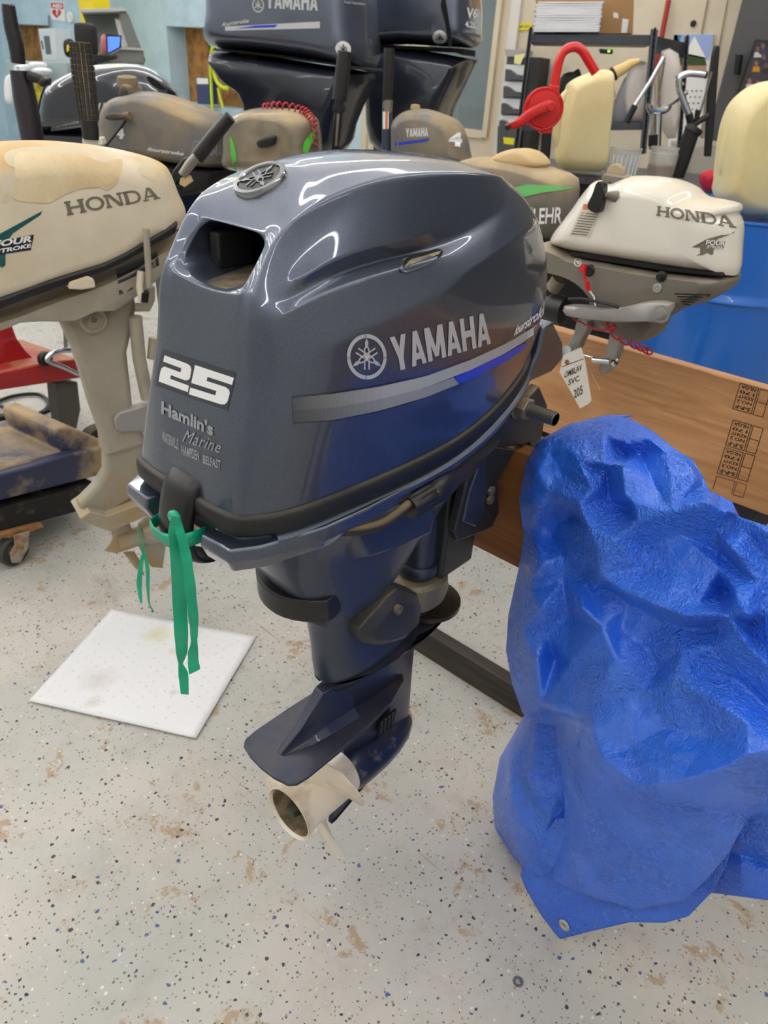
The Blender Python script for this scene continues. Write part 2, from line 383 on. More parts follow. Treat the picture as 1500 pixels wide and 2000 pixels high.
# cowling control cage: rings from the seam up, columns from aft centre round starboard to the front centre: (half width, y, z)
RG = [[(0, 0.435, 1.018), (0.062, 0.433, 1.018), (0.098, 0.44, 1.018), (0.13, 0.48, 1.018), (0.138, 0.57, 1.018), (0.145, 0.68, 1.018), (0.143, 0.79, 1.018), (0.125, 0.9, 1.022), (0.098, 1.012, 1.034), (0.064, 1.115, 1.058), (0, 1.145, 1.068)],
 [(0, 0.45, 1.09), (0.06, 0.449, 1.09), (0.094, 0.455, 1.09), (0.127, 0.488, 1.09), (0.141, 0.57, 1.09), (0.15, 0.68, 1.09), (0.149, 0.79, 1.095), (0.133, 0.9, 1.1), (0.106, 1.025, 1.11), (0.07, 1.14, 1.12), (0, 1.165, 1.125)],
 [(0, 0.466, 1.145), (0.058, 0.464, 1.145), (0.089, 0.469, 1.147), (0.123, 0.497, 1.15), (0.141, 0.565, 1.158), (0.151, 0.68, 1.165), (0.15, 0.79, 1.175), (0.135, 0.905, 1.19), (0.108, 1.022, 1.205), (0.072, 1.125, 1.21), (0, 1.148, 1.212)],
 [(0, 0.474, 1.18), (0.057, 0.472, 1.181), (0.084, 0.476, 1.184), (0.116, 0.5, 1.19), (0.137, 0.555, 1.213), (0.149, 0.655, 1.228), (0.147, 0.775, 1.257), (0.133, 0.875, 1.272), (0.108, 0.969, 1.285), (0.072, 1.057, 1.29), (0, 1.082, 1.29)],
 [(0, 0.49, 1.246), (0.061, 0.486, 1.256), (0.079, 0.482, 1.25), (0.103, 0.491, 1.236), (0.124, 0.55, 1.264), (0.131, 0.645, 1.272), (0.128, 0.752, 1.277), (0.119, 0.85, 1.293), (0.099, 0.937, 1.309), (0.066, 1.023, 1.315), (0, 1.05, 1.317)],
 [(0, 0.51, 1.27), (0.062, 0.508, 1.283), (0.078, 0.5, 1.277), (0.100, 0.503, 1.246), (0.1065, 0.554, 1.270), (0.109, 0.642, 1.280), (0.108, 0.745, 1.279), (0.109, 0.845, 1.300), (0.095, 0.929, 1.318), (0.064, 1.01, 1.323), (0, 1.035, 1.325)],
 [(0, 0.531, 1.31), (0.061, 0.528, 1.31), (0.076, 0.517, 1.308), (0.099, 0.512, 1.259), (0.112, 0.546, 1.285), (0.117, 0.635, 1.301), (0.115, 0.765, 1.296), (0.106, 0.845, 1.311), (0.089, 0.926, 1.327), (0.06, 0.996, 1.331), (0, 1.022, 1.333)],
 [(0, 0.552, 1.337), (0.055, 0.549, 1.335), (0.083, 0.545, 1.33), (0.087, 0.58, 1.344), (0.088, 0.632, 1.356), (0.088, 0.69, 1.362), (0.087, 0.77, 1.362), (0.083, 0.86, 1.357), (0.074, 0.93, 1.348), (0.045, 0.975, 1.343), (0, 0.99, 1.343)],
 [(0, 0.6, 1.362), (0.034, 0.6, 1.361), (0.048, 0.607, 1.361), (0.053, 0.64, 1.368), (0.055, 0.685, 1.373), (0.055, 0.73, 1.375), (0.054, 0.79, 1.373), (0.051, 0.85, 1.368), (0.041, 0.9, 1.361), (0.022, 0.93, 1.357), (0, 0.94, 1.356)]]
SP = [None,(0,.622,1.370),(0,.632,1.371),(0,.655,1.375),(0,.69,1.378),(0,.73,1.379),(0,.79,1.377),(0,.84,1.372),(0,.88,1.366),(0,.91,1.361),None]
def cowl_cage():
    vs = []; idx = {}; nr = len(RG); NC = 11
    for i, r in enumerate(RG):
        for j, (h, y, z) in enumerate(r):
            for s in (1, -1):
                if h == 0 and s == -1: idx[(i, j, s)] = idx[(i, j, 1)]; continue
                idx[(i, j, s)] = len(vs); vs.append(mv(s*h, y, z))
    for j in range(1, NC-1):
        idx[('s', j)] = len(vs); vs.append(mv(*SP[j]))
    fs = []; cre = {}
    def E(a, b, w): cre[(min(a, b), max(a, b))] = w
    for s in (1, -1):
        for i in range(nr-1):
            for j in range(NC-1):
                if j == 0 and i in (4, 5): continue
                fs.append([idx[(i, j, s)], idx[(i, j+1, s)], idx[(i+1, j+1, s)], idx[(i+1, j, s)]])
        t = nr-1
        fs.append([idx[(t, 0, s)], idx[(t, 1, s)], idx[('s', 1)]]); fs.append([idx[(t, NC-1, s)], idx[(t, NC-2, s)], idx[('s', NC-2)]])
        for j in range(1, NC-2): fs.append([idx[(t, j, s)], idx[(t, j+1, s)], idx[('s', j+1)], idx[('s', j)]])
        for j in range(3, 6): E(idx[(6, j, s)], idx[(6, j+1, s)], 1)
        for j in range(3, 6): E(idx[(4, j, s)], idx[(4, j+1, s)], .9)
        for j in range(4, 6): E(idx[(5, j, s)], idx[(5, j+1, s)], .5)
        for j in range(2, 9): E(idx[(7, j, s)], idx[(7, j+1, s)], .8)
        for j in range(3, 9): E(idx[(3, j, s)], idx[(3, j+1, s)], .75)
        for j in range(2, 8): E(idx[(8, j, s)], idx[(8, j+1, s)], .25)
        for i in range(0, 6): E(idx[(i, 2, s)], idx[(i+1, 2, s)], .45)
        E(idx[(6, 2, s)], idx[(7, 2, s)], .5)
    # intake opening, turned inwards
    loop = [idx[(4, 0, 1)], idx[(4, 1, 1)], idx[(5, 1, 1)], idx[(6, 1, 1)], idx[(6, 0, 1)], idx[(6, 1, -1)], idx[(5, 1, -1)], idx[(4, 1, -1)]]
    c = sum((vs[i] for i in loop), Vector())/8; prev = loop
    for k, (sc, dy) in enumerate(((.955, .006), (.93, .03), (.93, .085))):
        new = []
        for i in loop:
            q = vs[i]; new.append(len(vs)); vs.append(Vector((c.x+(q.x-c.x)*sc, q.y+dy, c.z+(q.z-c.z)*sc)))
        for a in range(8): b = (a+1) % 8; fs.append([prev[a], prev[b], new[b], new[a]])
        if k < 2:
            for a in range(8): E(new[a], new[(a+1) % 8], .6 if k == 0 else 0)
        prev = new
    for a in range(8): E(loop[a], loop[(a+1) % 8], .95)
    for a in (1, 3, 5, 7): E(loop[a], prev[a], 0)
    vc = {loop[1]: .9, loop[3]: .95, loop[5]: .95, loop[7]: .9}
    return vs, fs, cre, vc
def cage_mesh(vs, fs, cre, vc, lev, org, name):
    me = bpy.data.meshes.new(name); bm = bmesh.new(); vl = bm.verts.layers.float.new('crease_vert'); bv = [bm.verts.new(v-org) for v in vs]
    for f in fs: bm.faces.new([bv[i] for i in f])
    bm.normal_update(); bm.verts.ensure_lookup_table(); cl = bm.edges.layers.float.new('crease_edge')
    for (a, b), w_ in cre.items():
        e = bm.edges.get((bv[a], bv[b]))
        if e: e[cl] = w_
    for k, w_ in vc.items(): bv[k][vl] = w_
    bmesh.ops.recalc_face_normals(bm, faces=bm.faces); bm.to_mesh(me); bm.free()
    o = bpy.data.objects.new(name, me); COL.objects.link(o)
    q = o.modifiers.new('s', 'SUBSURF'); q.levels = lev; q.render_levels = lev
    dg = bpy.context.evaluated_depsgraph_get(); dg.update(); m2 = bpy.data.meshes.new_from_object(o.evaluated_get(dg))
    bpy.data.objects.remove(o); bpy.data.meshes.remove(me); m2.name = name
    return m2
vs, fs, cre, vcr = cowl_cage(); morg = ORG[MOT.name]
cm = cage_mesh(vs, fs, cre, vcr, 4, morg, 'cowling')
bm = bmesh.new(); bm.from_mesh(cm)
# the side vent slot is cut out of the cowl
def pip(x, y, P):
    c = False; n = len(P)
    for i in range(n):
        x1, y1 = P[i]; x2, y2 = P[i-1]
        if (y1 > y) != (y2 > y) and x < (x2-x1)*(y-y1)/(y2-y1)+x1: c = not c
    return c
for v in bm.verts: v.co += morg
bvh0 = BVHTree.FromBMesh(bm)
SLOT = crc([(787, 508), (800, 500), (830, 493), (855, 486), (866, 487), (867, 495), (858, 504), (835, 516), (805, 528), (788, 530), (784, 519)], 3)
slot3 = []
for q in SLOT:
    h = bvh0.ray_cast(CAMP, ray(q[0], q[1]).normalized()); slot3.append(h[0])
sc_ = sum(slot3, Vector())/len(slot3)
# boolean-free slot: knife planes are skipped; the slot is a recessed dark cup set into the scoop
loopE = [e for e in bm.edges if len(e.link_faces) == 1]
seam = []
e0 = loopE[0]; v0, vc = e0.verts; seam = [v0, vc]; 
low = [e for e in loopE if all(v.co.z < 1.12 for v in e.verts)]
e0 = low[0]; seam = [e0.verts[0], e0.verts[1]]
while True:
    nx = None
    for e in seam[-1].link_edges:
        if e in low:
            ov = e.other_vert(seam[-1])
            if ov is not seam[-2]: nx = ov
    if nx is None or nx is seam[0]: break
    seam.append(nx)
SEAM = [v.co.copy() for v in seam]
for v in bm.verts: v.co -= morg
bm.to_mesh(cm); bm.free(); cm.materials.append(M['paint'])
for p in cm.polygons: p.use_smooth = True
COWL = bpy.data.objects.new('cowling', cm); COL.objects.link(COWL); COWL.parent = MOT; ORG[COWL.name] = morg
COWL['label'] = 'glossy blue-grey metallic top cowling'
BV = bvh0
# a regular plan outline at the seam: (direction outward, point)
SC0 = Vector((XC, .77, 1.02))
def seam_ring(out, dz, scale=1.0):
    r = []; n = len(SEAM)
    for i, p in enumerate(SEAM):
        t = SEAM[(i+1) % n]-SEAM[i-1]; nn = Vector((t.y, -t.x, 0)).normalized()
        if nn.dot(p-SC0) < 0: nn = -nn
        q = p+nn*out+Vector((0, 0, dz)); r.append(q)
    return r
g = G(); g.loft([seam_ring(-.004, .004), seam_ring(.003, .003), seam_ring(.0065, -.001), seam_ring(.007, -.010), seam_ring(.006, -.020), seam_ring(.0035, -.024), seam_ring(-.006, -.025)], cap=(False, False))
g.build('cowl_seal', M['rubber'], MOT, auto=60)
# lower pan: ledge round the seal, then tucked under to the apron
def pan_ring(out, dz, k=0, hmax=None):
    r = []
    for p, p0 in zip(seam_ring(out, dz), seam_ring(-.004, dz)):
        if p.y < .47: p = p0
        if k: p = Vector((XC+(p.x-XC)*(1-k), .80+(p.y-.80)*(1-k*.9), p.z))
        r.append(p)
    return r
g = G()
g.loft([pan_ring(-.004, -.022), pan_ring(.001, -.0245), pan_ring(.009, -.030), pan_ring(.010, -.035), pan_ring(.004, -.046), pan_ring(-.006, -.058, .10), pan_ring(-.006, -.085, .22), pan_ring(-.006, -.12, .36)], cap=(True, True))
g.build('lower_pan', M['paint'], MOT, auto=30)
# grab ears either side of the latch
for s in (1, -1):
    g = G(); T = [(.050, .450), (.056, .418), (.106, .421), (.124, .452), (.148, .53), (.153, .60), (.152, .69), (.120, .69), (.100, .50), (.080, .462)]
    top = [mv(s*h, y, .986+.004*(y > .5)) for h, y in T]; mid = [mv(s*(h*1.01), y-.003, .972) for h, y in T]; bot = [mv(s*(h*.96), y+.008, .950+.025*min(1, max(0, (y-.5)/.19))) for h, y in T]
    g.loft([bot, mid, top]); g.build('grab_ear', M['paint'], MOT, bevel=.003, seg=3)
# latch: rounded black hook
g = G(); prof = [(.452, 1.040, .024), (.440, 1.040, .028), (.430, 1.034, .0305), (.421, 1.02, .031), (.413, .995, .030), (.409, .97, .031), (.411, .95, .031), (.418, .932, .029), (.436, .918, .026), (.455, .915, .024)]
rings = []
for (y, z, h) in prof:
    rings.append([mv(.004+x, y+dy, z+dz) for x, dy, dz in ((-h, .02, -.004), (-h, .006, 0), (-h*.85, 0, 0), (-h*.4, -.004, .001), (h*.4, -.004, .001), (h*.85, 0, 0), (h, .006, 0), (h, .02, -.004))])
g.loft(rings); g.build('cowl_latch', M['black'], MOT, sub=2)
# the emblem on the nose
EMc = BV.ray_cast(CAMP, ray(508, 352).normalized()); ec, en = EMc[0], EMc[1]
if en.dot(CAMP-ec) < 0: en = -en
eu = Vector((1, 0, 0)); eu = (eu-en*eu.dot(en)).normalized(); ev = en.cross(eu); ev = ev if ev.z > 0 else -ev
g = G(); RE = .0315
g.lathe([(RE*.99, -.012), (RE*1.03, 0), (RE, .003), (RE*.97, .0045), (RE*.82, .0045), (RE*.79, .0028)], ec, en, 48, (False, False)); em = g.build('emblem_ring', mat('dark_chrome', (150, 152, 156), .15, 1), MOT, label='round chrome-rimmed emblem with three crossed tuning forks')
g = G(); g.lathe([(RE*.8, -.01), (RE*.8, .0026), (0, .0030)], ec, en, 48, (False, False)); g.build('emblem_face', M['black'], em)
bm = poly_bm(tuning_forks(.024)[40:]); ex = bmesh.ops.extrude_face_region(bm, geom=bm.faces[:]); 
for v in [q for q in ex['geom'] if isinstance(q, bmesh.types.BMVert)]: v.co.z = 1
me = bpy.data.meshes.new('emblem_forks')
for v in bm.verts: v.co = ec+eu*((v.co.x-.5)*RE*1.9)+ev*((v.co.y-.5)*RE*1.9)+en*(.0028+.0014*v.co.z)-morg
bmesh.ops.recalc_face_normals(bm, faces=bm.faces); bm.to_mesh(me); bm.free(); me.materials.append(bpy.data.materials['dark_chrome']); o = bpy.data.objects.new('emblem_forks', me); COL.objects.link(o); o.parent = em
# intake inside: floor tray and dark boxes
g = G(); g.loft([[mv(x, y, z) for x, y, z in ((-.055, .495, 1.250), (.055, .495, 1.254), (.052, .60, 1.258), (-.052, .60, 1.256))], [mv(x, y, z) for x, y, z in ((-.055, .495, 1.244), (.055, .495, 1.248), (.052, .60, 1.25), (-.052, .60, 1.25))]]); g.build('intake_floor', mat('dusty_black_intake', (44, 44, 44), .55, mott=((132, 116, 92), 18, .42, .62)), MOT)
g = G(); g.box(mv(.03, .585, 1.277), (.05, .03, .04)); g.box(mv(-.045, .56, 1.275), (.018, .05, .04)); g.box(mv(0, .615, 1.285), (.13, .01, .07)); g.build('intake_baffle', M['black_m'], MOT, bevel=.003)
# side slot cup
nn_ = Vector((-1, .15, -.5)).normalized(); g = G()
sn = -ray(826, 507).normalized()
def sl(off, k=1): return [sc_+(q-sc_)*k+sn*off for q in slot3]
g.loft([sl(.0016, 1.07), sl(.002, 1.0), sl(.0008, .93)], cap=(False, False)); vent = g.build('side_vent', M['paint'], MOT, label='long slot-shaped vent in the side scoop')
g = G(); g.loft([sl(.0007, .95), sl(.0008, .4)], cap=(False, True)); g.build('vent_dark', M['void'], vent)
g = G(); q = [slot3[i] for i in range(len(slot3))]; mid_ = []
def sp(px, py, off): h = BV.ray_cast(CAMP, ray(px, py).normalized()); return h[0]-ray(px, py).normalized()*off
g.add([sp(790, 521, .0014), sp(800, 508, .0014), sp(862, 489, .0014), sp(858, 496, .0014), sp(802, 517, .0014)], [(0, 1, 2, 3, 4)]); g.build('vent_lip', mat('dusty_vent_duct', (150, 134, 108), .6, mott=((84, 78, 70), 30, .4, .6)), vent)
# ---- printed marks
def sk(polys, quad, m, nm, off=.0008, nx=14, ny=6, label=None): return sticker(poly_bm(polys), nm, m, COWL, BV, homog(quad), off, nx, ny, label)
quad_sticker([(302, 752), (445, 803), (462, 728), (318, 681)], M['film'], COWL, BV, 'number_sticker', .0004, label='dark sticker with the silver number 25')
def num2(): return [[(0, 1), (.90, 1), (1, .86), (1, .58), (.88, .44), (.34, .44), (.34, .30), (1, .30), (1, 0), (0, 0), (0, .62), (.0, .62)]]
two = [[(0,1),(.86,1),(.96,.95),(1,.84),(.66,.84),(.62,.76),(.0,.76)], [(.62,.76),(1,.84),(1,.55),(.96,.46),(.86,.40),(.62,.40)][::1], [(.62,.62),(.62,.40),(.30,.40),(0,.40),(.04,.52),(.16,.62)], [(0,.40),(.34,.40),(.34,.24),(0,.24)], [(0,.24),(1,.24),(1,0),(0,0)]]
two = [[(.04,1),(.84,1),(.95,.96),(1,.86),(.66,.80),(.64,.76),(.04,.76)], [(.66,.80),(1,.86),(1,.54),(.95,.43),(.86,.38),(.66,.60)], [(.66,.60),(.86,.38),(.36,.38),(.0,.38),(.02,.50),(.1,.60)], [(0,.38),(.36,.38),(.36,.24),(0,.24)], [(0,.24),(1,.24),(1,0),(0,0)]]
five = [[(0,1),(1,1),(1,.76),(0,.76)], [(0,.76),(.36,.76),(.36,.62),(0,.62)], [(0,.62),(.86,.62),(.96,.57),(1,.46),(.66,.40),(0,.40)], [(.66,.40),(1,.46),(1,.16),(.95,.04),(.86,0),(.66,.24)], [(.66,.24),(.86,0),(0,0),(0,.24)]]
sk(two, [(311, 745), (368, 766), (376, 714), (320, 693)], M['whitep'], 'digit_two'); sk(five, [(370, 770), (443, 793), (458, 738), (382, 713)], M['whitep'], 'digit_five')
def txt(t, quad, m, **k): return label_text(t, quad, m, COWL, BV, **k)
txt("Hamlin's", [(316, 808), (417, 852), (418, 826), (317, 782)], M['dimsilver'], name='dealer_name', bold=.035)
txt("Marine", [(357, 862), (432, 886), (433, 862), (360, 838)], M['dimsilver'], name='dealer_script', shear=.45, bold=.0, space=1.12)
txt("WATERVILLE", [(318, 862), (350, 878), (350, 858), (318, 842)], M['dimsilver'], name='town_name', bold=.02)
txt("HAMPDEN", [(356, 888), (390, 900), (390, 881), (356, 869)], M['dimsilver'], name='town_name', bold=.02)
txt("BELFAST", [(398, 905), (432, 916), (432, 899), (398, 888)], M['dimsilver'], name='town_name', bold=.02)
# YAMAHA in tall condensed capitals
def G_(*P): return list(P)
LET = {'Y': [[(0,1),(.3,1),(.64,.42),(.34,.36)], [(1,1),(.7,1),(.36,.42),(.66,.36)], [(.34,.45),(.66,.45),(.66,0),(.34,0)]],
 'A': [[(0,0),(.28,0),(.62,1),(.36,1)], [(1,0),(.72,0),(.38,1),(.64,1)], [(.2,.17),(.8,.17),(.74,.36),(.26,.36)]],
 'M': [[(0,0),(.24,0),(.24,1),(0,1)], [(1,0),(.76,0),(.76,1),(1,1)], [(.0,1),(.28,1),(.6,.1),(.40,.1)], [(1,1),(.72,1),(.40,.1),(.6,.1)]],
 'H': [[(0,0),(.3,0),(.3,1),(0,1)], [(1,0),(.7,0),(.7,1),(1,1)], [(.3,.40),(.7,.40),(.7,.60),(.3,.60)]]}
def word(s, gap=.12, wd=dict(M=1.25)):
    x = 0; out = []
    for c in s:
        k = wd.get(c, 1.0)
        out += [[(x+a*k, b) for a, b in P] for P in LET[c]]; x += k+gap
    return [[(a/(x-gap), b) for a, b in P] for P in out]
sk(word('YAMAHA', .10), [(771, 726), (958, 671), (952, 609), (760, 659)], M['silver'], 'maker_lettering', nx=24)
sk(tuning_forks(), [(677, 741), (755, 741), (754, 652), (676, 652)], M['silver'], 'maker_emblem')
def strip(px, m, nm, off=.0006, label=None, n=24):
    'band between an upper and a lower pixel polyline'
    up, lo = px
    def mf(u, v):
        def ev(L, t):
            x = L[0][0]+(L[-1][0]-L[0][0])*t
            for i in range(len(L)-1):
                if x <= L[i+1][0] or i == len(L)-2: a = (x-L[i][0])/(L[i+1][0]-L[i][0]); return x, L[i][1]+(L[i+1][1]-L[i][1])*a
        a, b = ev(lo, u), ev(up, u); return (a[0]+(b[0]-a[0])*v, a[1]+(b[1]-a[1])*v)
    return sticker(poly_bm([[(0, 0), (1, 0), (1, 1), (0, 1)]]), nm, m, COWL, BV, mf, off, n, 3, label)
def fade_mat(name, ca, cb, axis=1, lo=0, hi=1, dots=0):
    m = mat(name, ca, .4, .2); nt = m.node_tree; N = nt.nodes; L = nt.links; b = N['Principled BSDF']
    tc = N.new('ShaderNodeTexCoord'); sx = N.new('ShaderNodeSeparateXYZ'); L.new(tc.outputs['Object'], sx.inputs[0])
    mr = N.new('ShaderNodeMapRange'); mr.inputs['From Min'].default_value = lo; mr.inputs['From Max'].default_value = hi; L.new(sx.outputs[axis], mr.inputs['Value'])
    v = N.new('ShaderNodeTexVoronoi'); v.inputs['Scale'].default_value = 900; v.inputs['Randomness'].default_value = 0; L.new(tc.outputs['Object'], v.inputs['Vector'])
    ad = N.new('ShaderNodeMath'); ad.operation = 'MULTIPLY_ADD'; L.new(v.outputs['Distance'], ad.inputs[0]); ad.inputs[1].default_value = .22; L.new(mr.outputs['Result'], ad.inputs[2])
    a2 = N.new('ShaderNodeMath'); a2.operation = 'SUBTRACT'; a2.use_clamp = True; L.new(ad.outputs[0], a2.inputs[0]); a2.inputs[1].default_value = .1
    mx = N.new('ShaderNodeMix'); mx.data_type = 'RGBA'; L.new(a2.outputs[0], mx.inputs['Factor']); ii = [q for q in mx.inputs if q.type == 'RGBA']
    ii[0].default_value = (*s2l(ca), 1); ii[1].default_value = (*s2l(cb), 1); L.new([q for q in mx.outputs if q.type == 'RGBA'][0], b.inputs['Base Color'])
    return m
UP = [(570, 777), (650, 769), (740, 755), (830, 735), (920, 702), (990, 670), (1040, 640), (1062, 622)]
LO = [(572, 825), (650, 820), (740, 802), (830, 776), (920, 740), (990, 702), (1040, 668), (1062, 650)]
MI = [(572, 801), (650, 796), (740, 780), (830, 757), (920, 722), (990, 688), (1040, 655), (1062, 637)]
strip(([(p[0], p[1]-4) for p in UP], [(p[0], p[1]+3) for p in LO]), M['film'], 'stripe_backing', .0003)
y0_ = onx(572, 800, XC+.145).y-morg.y; y1_ = onx(760, 780, XC+.145).y-morg.y
strip((UP, MI), fade_mat('dotted_silver_fade', (40, 44, 54), (176, 178, 182), 1, y0_, y1_), 'silver_stripe')
strip(([q for q in MI[:4]]+[(885, 737)], [q for q in LO[:4]]+[(896, 750)]), fade_mat('dotted_grey_fade', (40, 44, 54), (150, 153, 158), 1, y0_, y1_), 'grey_stripe')
strip(([(885, 737), (930, 717), (990, 688), (1028, 668)], [(896, 749), (930, 736), (990, 704), (1028, 676)]), M['blue'], 'blue_stripe', .0009)
txt('fourstroke', [(1002, 657), (1068, 612), (1068, 590), (1006, 638)], M['whitep'], name='side_script', shear=.4, bold=.03)
# ------------------------------------------------------------------ lower parts of the main outboard
def sring(y0, y1, hw, z, n=36, p=2.6, xc=0, sharp=0):
    r = []
    for k in range(n):
        a = 2*pi*k/n; c, s_ = cos(a), sin(a)
        r.append(mv(xc+hw*math.copysign(abs(c)**(2/p), c), (y0+y1)/2+(y1-y0)/2*math.copysign(abs(s_)**(2/p), s_), z))
    return r
def foil(y0, y1, hw, z, n=28, nose=.45):
    'rounded leading edge at y1, thin trailing edge at y0'
    r = []
    for k in range(n):
        a = 2*pi*k/n; t = (1+sin(a))/2; q = math.copysign(1, cos(a))*hw*(sqrt(max(0, 1-t))*t**.7)*1.75
        r.append(mv(q, y0+(y1-y0)*t, z))
    return r
g = G(); g.loft([sring(.50, 1.03, .125, .945, p=3.5), sring(.515, 1.01, .112, .915, p=3.5), sring(.530, .98, .096, .885, p=3.2), sring(.550, .945, .084, .85, p=3), sring(.572, .905, .077, .81, p=2.8), sring(.592, .87, .071, .775, p=2.8), sring(.612, .835, .064, .735, p=2.8), sring(.630, .80, .054, .705, p=2.8), sring(.645, .785, .040, .700, p=2.8)])
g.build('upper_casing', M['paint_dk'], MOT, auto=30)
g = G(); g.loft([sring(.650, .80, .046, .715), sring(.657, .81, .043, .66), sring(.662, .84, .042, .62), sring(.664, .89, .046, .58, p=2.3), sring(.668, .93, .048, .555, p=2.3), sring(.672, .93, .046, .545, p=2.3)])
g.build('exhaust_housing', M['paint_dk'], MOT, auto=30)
g = G()
g.loft([foil(.675, .935, .036, .500), foil(.670, .98, .052, .515), sring(.670, 1.03, .060, .542, p=2.2), sring(.674, 1.028, .058, .550, p=2.2)])
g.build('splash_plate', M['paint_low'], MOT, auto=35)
g = G(); g.lathe([(.0, .0), (.055, .0), (.068, .006), (.068, .016), (.05, .02), (0, .02)], mv(0, .965, .551), (0, 0, 1), 40); g.build('mount_disc', mat('brown_black_disc', (46, 38, 32), .35, mott=((60, 50, 40), 9, .4, .6)), MOT)
g = G(); g.loft([foil(.745, .940, .030, .25), foil(.742, .940, .026, .30), foil(.735, .938, .026, .36), foil(.700, .936, .029, .42), foil(.685, .935, .033, .46), foil(.675, .935, .036, .505)])
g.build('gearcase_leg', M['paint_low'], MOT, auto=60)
g = G(); g.lathe([(.0, -.02), (.046, -.02), (.0515, 0), (.0525, .03), (.052, .07), (.047, .115), (.038, .15), (.024, .178), (.01, .192), (0, .195)], mv(0, .752, .253), (0, 1, 0), 36)
gb = g.build('gearcase_bullet', mat('speckled_navy_paint', (34, 42, 66), .35, .3, .3, mott=((110, 104, 98), 42, .57, .72)), MOT)
g = G(); g.box((0, 0, 0), (.004, .048, .04)); sh = mv(.0265, .835, .335)
for i in range(len(g.v)): g.v[i] = g.v[i]+sh+Vector((0, .15*g.v[i].z, 0))
wi = g.build('water_inlet', M['void'], MOT, label='small dark grated water inlet')
for k in range(4):
    g = G(); g.box(mv(.0287, .818+.011*k, .335), (.002, .004, .034)); g.build('slat', M['greyblk'], wi)
# anti-ventilation plate and its rib
g = G(); P = [(0, .536), (.03, .538), (.058, .545), (.068, .556), (.071, .58), (.070, .66), (.066, .74), (.056, .81), (.035, .87), (0, .90)]
P = P+[(-h, y) for h, y in P[-2:0:-1]]
g.prism([mv(h, y, .427) for h, y in P], (0, 0, .007)); g.build('ventilation_plate', M['paint_low'], MOT, bevel=.0025, seg=3)
g = G(); rr_ = []
for y, zt_, wt, wb in ((.74, .522, .016, .044), (.705, .522, .014, .040), (.671, .520, .011, .036), (.62, .466, .0075, .028), (.578, .438, .005, .018)):
    hz = zt_-.431; rr_.append([mv(a, y-.006*(b == 0)*(y < .6), .431+hz*b) for a, b in ((-wb, 0), (-(wt+(wb-wt)*.35), .18), (-(wt+(wb-wt)*.08), .5), (-wt, 1), (wt, 1), (wt+(wb-wt)*.08, .5), (wt+(wb-wt)*.35, .18), (wb, 0))])
g.loft(rr_); g.build('plate_rib', M['paint_low'], MOT, bevel=.0015, auto=30)
g = G(); q = [(.90, .225), (.865, .188), (.81, .15), (.722, .118), (.708, .119), (.712, .15), (.72, .172), (.745, .215)]
g.loft([[mv(s*h, y, z) for y, z in q] for s, h in ((-1, .002), (-1, .005), (1, .005), (1, .002))]); g.build('skeg', M['paint_low'], MOT)
g = G(); g.prism([mv(0, .60, .428), mv(0, .635, .428), mv(0, .605, .385), mv(0, .592, .378)], (.006, 0, 0)); g.build('trim_tab', M['paint_low'], MOT)
# propeller
HUB = mv(0, .745, .253)
g = G(); pr = [(.0, 0), (.047, 0), (.049, -.01), (.050, -.05), (.050, -.09), (.0505, -.12), (.054, -.142), (.0565, -.15), (.0545, -.1505), (.050, -.142), (.046, -.11), (.042, -.03), (0, -.028)]
g.lathe(pr, HUB, (0, 1, 0), 48, (False, False)); PROP = g.build('propeller', M['prop'], MOT, auto=50, label='off-white three-bladed propeller')
g = G(); g.lathe([(.0, -.03), (.026, -.03), (.026, -.09), (.018, -.092), (.018, -.125), (.012, -.145), (0, -.146)], HUB, (0, 1, 0), 6); g.lathe([(.030, -.03), (.030, -.055), (.026, -.055), (.026, -.03)], HUB, (0, 1, 0), 20); g.build('propeller_nut', mat('dirty_nut', (74, 72, 62), .6, .3, mott=((48, 66, 44), 30, .4, .6)), PROP)
g = G(); g.lathe([(.0495, -.145), (.0457, -.112), (.0417, -.032), (0, -.0295)], HUB, (0, 1, 0), 40, (False, False)); g.build('bore_lining', mat('dirty_bore', (150, 134, 108), .7, mott=((104, 90, 66), 30, .4, .6)), PROP)
for k, a0 in enumerate((-71, 49, 169)):
    rings = []; NR, NT = 12, 12; top = []; bot = []
    for i in range(NR+1):
        u = i/NR; r = .046+(.098)*u; wd = radians(50)*(1-u**3.2)**.5*(1-.18*u)*(1 if u < .99 else .25); row = []; rb = []
        for j in range(NT+1):
            t = 2*j/NT-1; th = radians(a0)+t*wd+.20*u; y = -.075-(.20/(2*pi))*(t*wd)*1.25-.012*u
            tk = .0036*(1-u*.72)*sqrt(max(0, 1-t*t))+.0004
            row.append(HUB+Vector((r*cos(th), y+tk, r*sin(th)))); rb.append(HUB+Vector((r*cos(th), y-tk, r*sin(th))))
        rings.append(row+rb[::-1])
    G().loft(rings).build('blade', M['prop'], PROP, auto=70)
# tilt carry handle round the back
g = G(); rings = []
for k in range(13):
    t = -1+2*k/12; h = -.012+t*.078; y = .570+.052*abs(t)**2.2; zc = .768-.008*t
    rings.append([mv(h*1.0, y, zc+.021), mv(h*.97, y+.022, zc+.024), mv(h*.93, y+.035, zc+.006), mv(h*.93, y+.035, zc-.018), mv(h*.96, y+.02, zc-.023), mv(h*1.0, y+.003, zc-.021)])
g.loft(rings); g.build('carry_handle', M['black'], MOT, bevel=.003, seg=2)
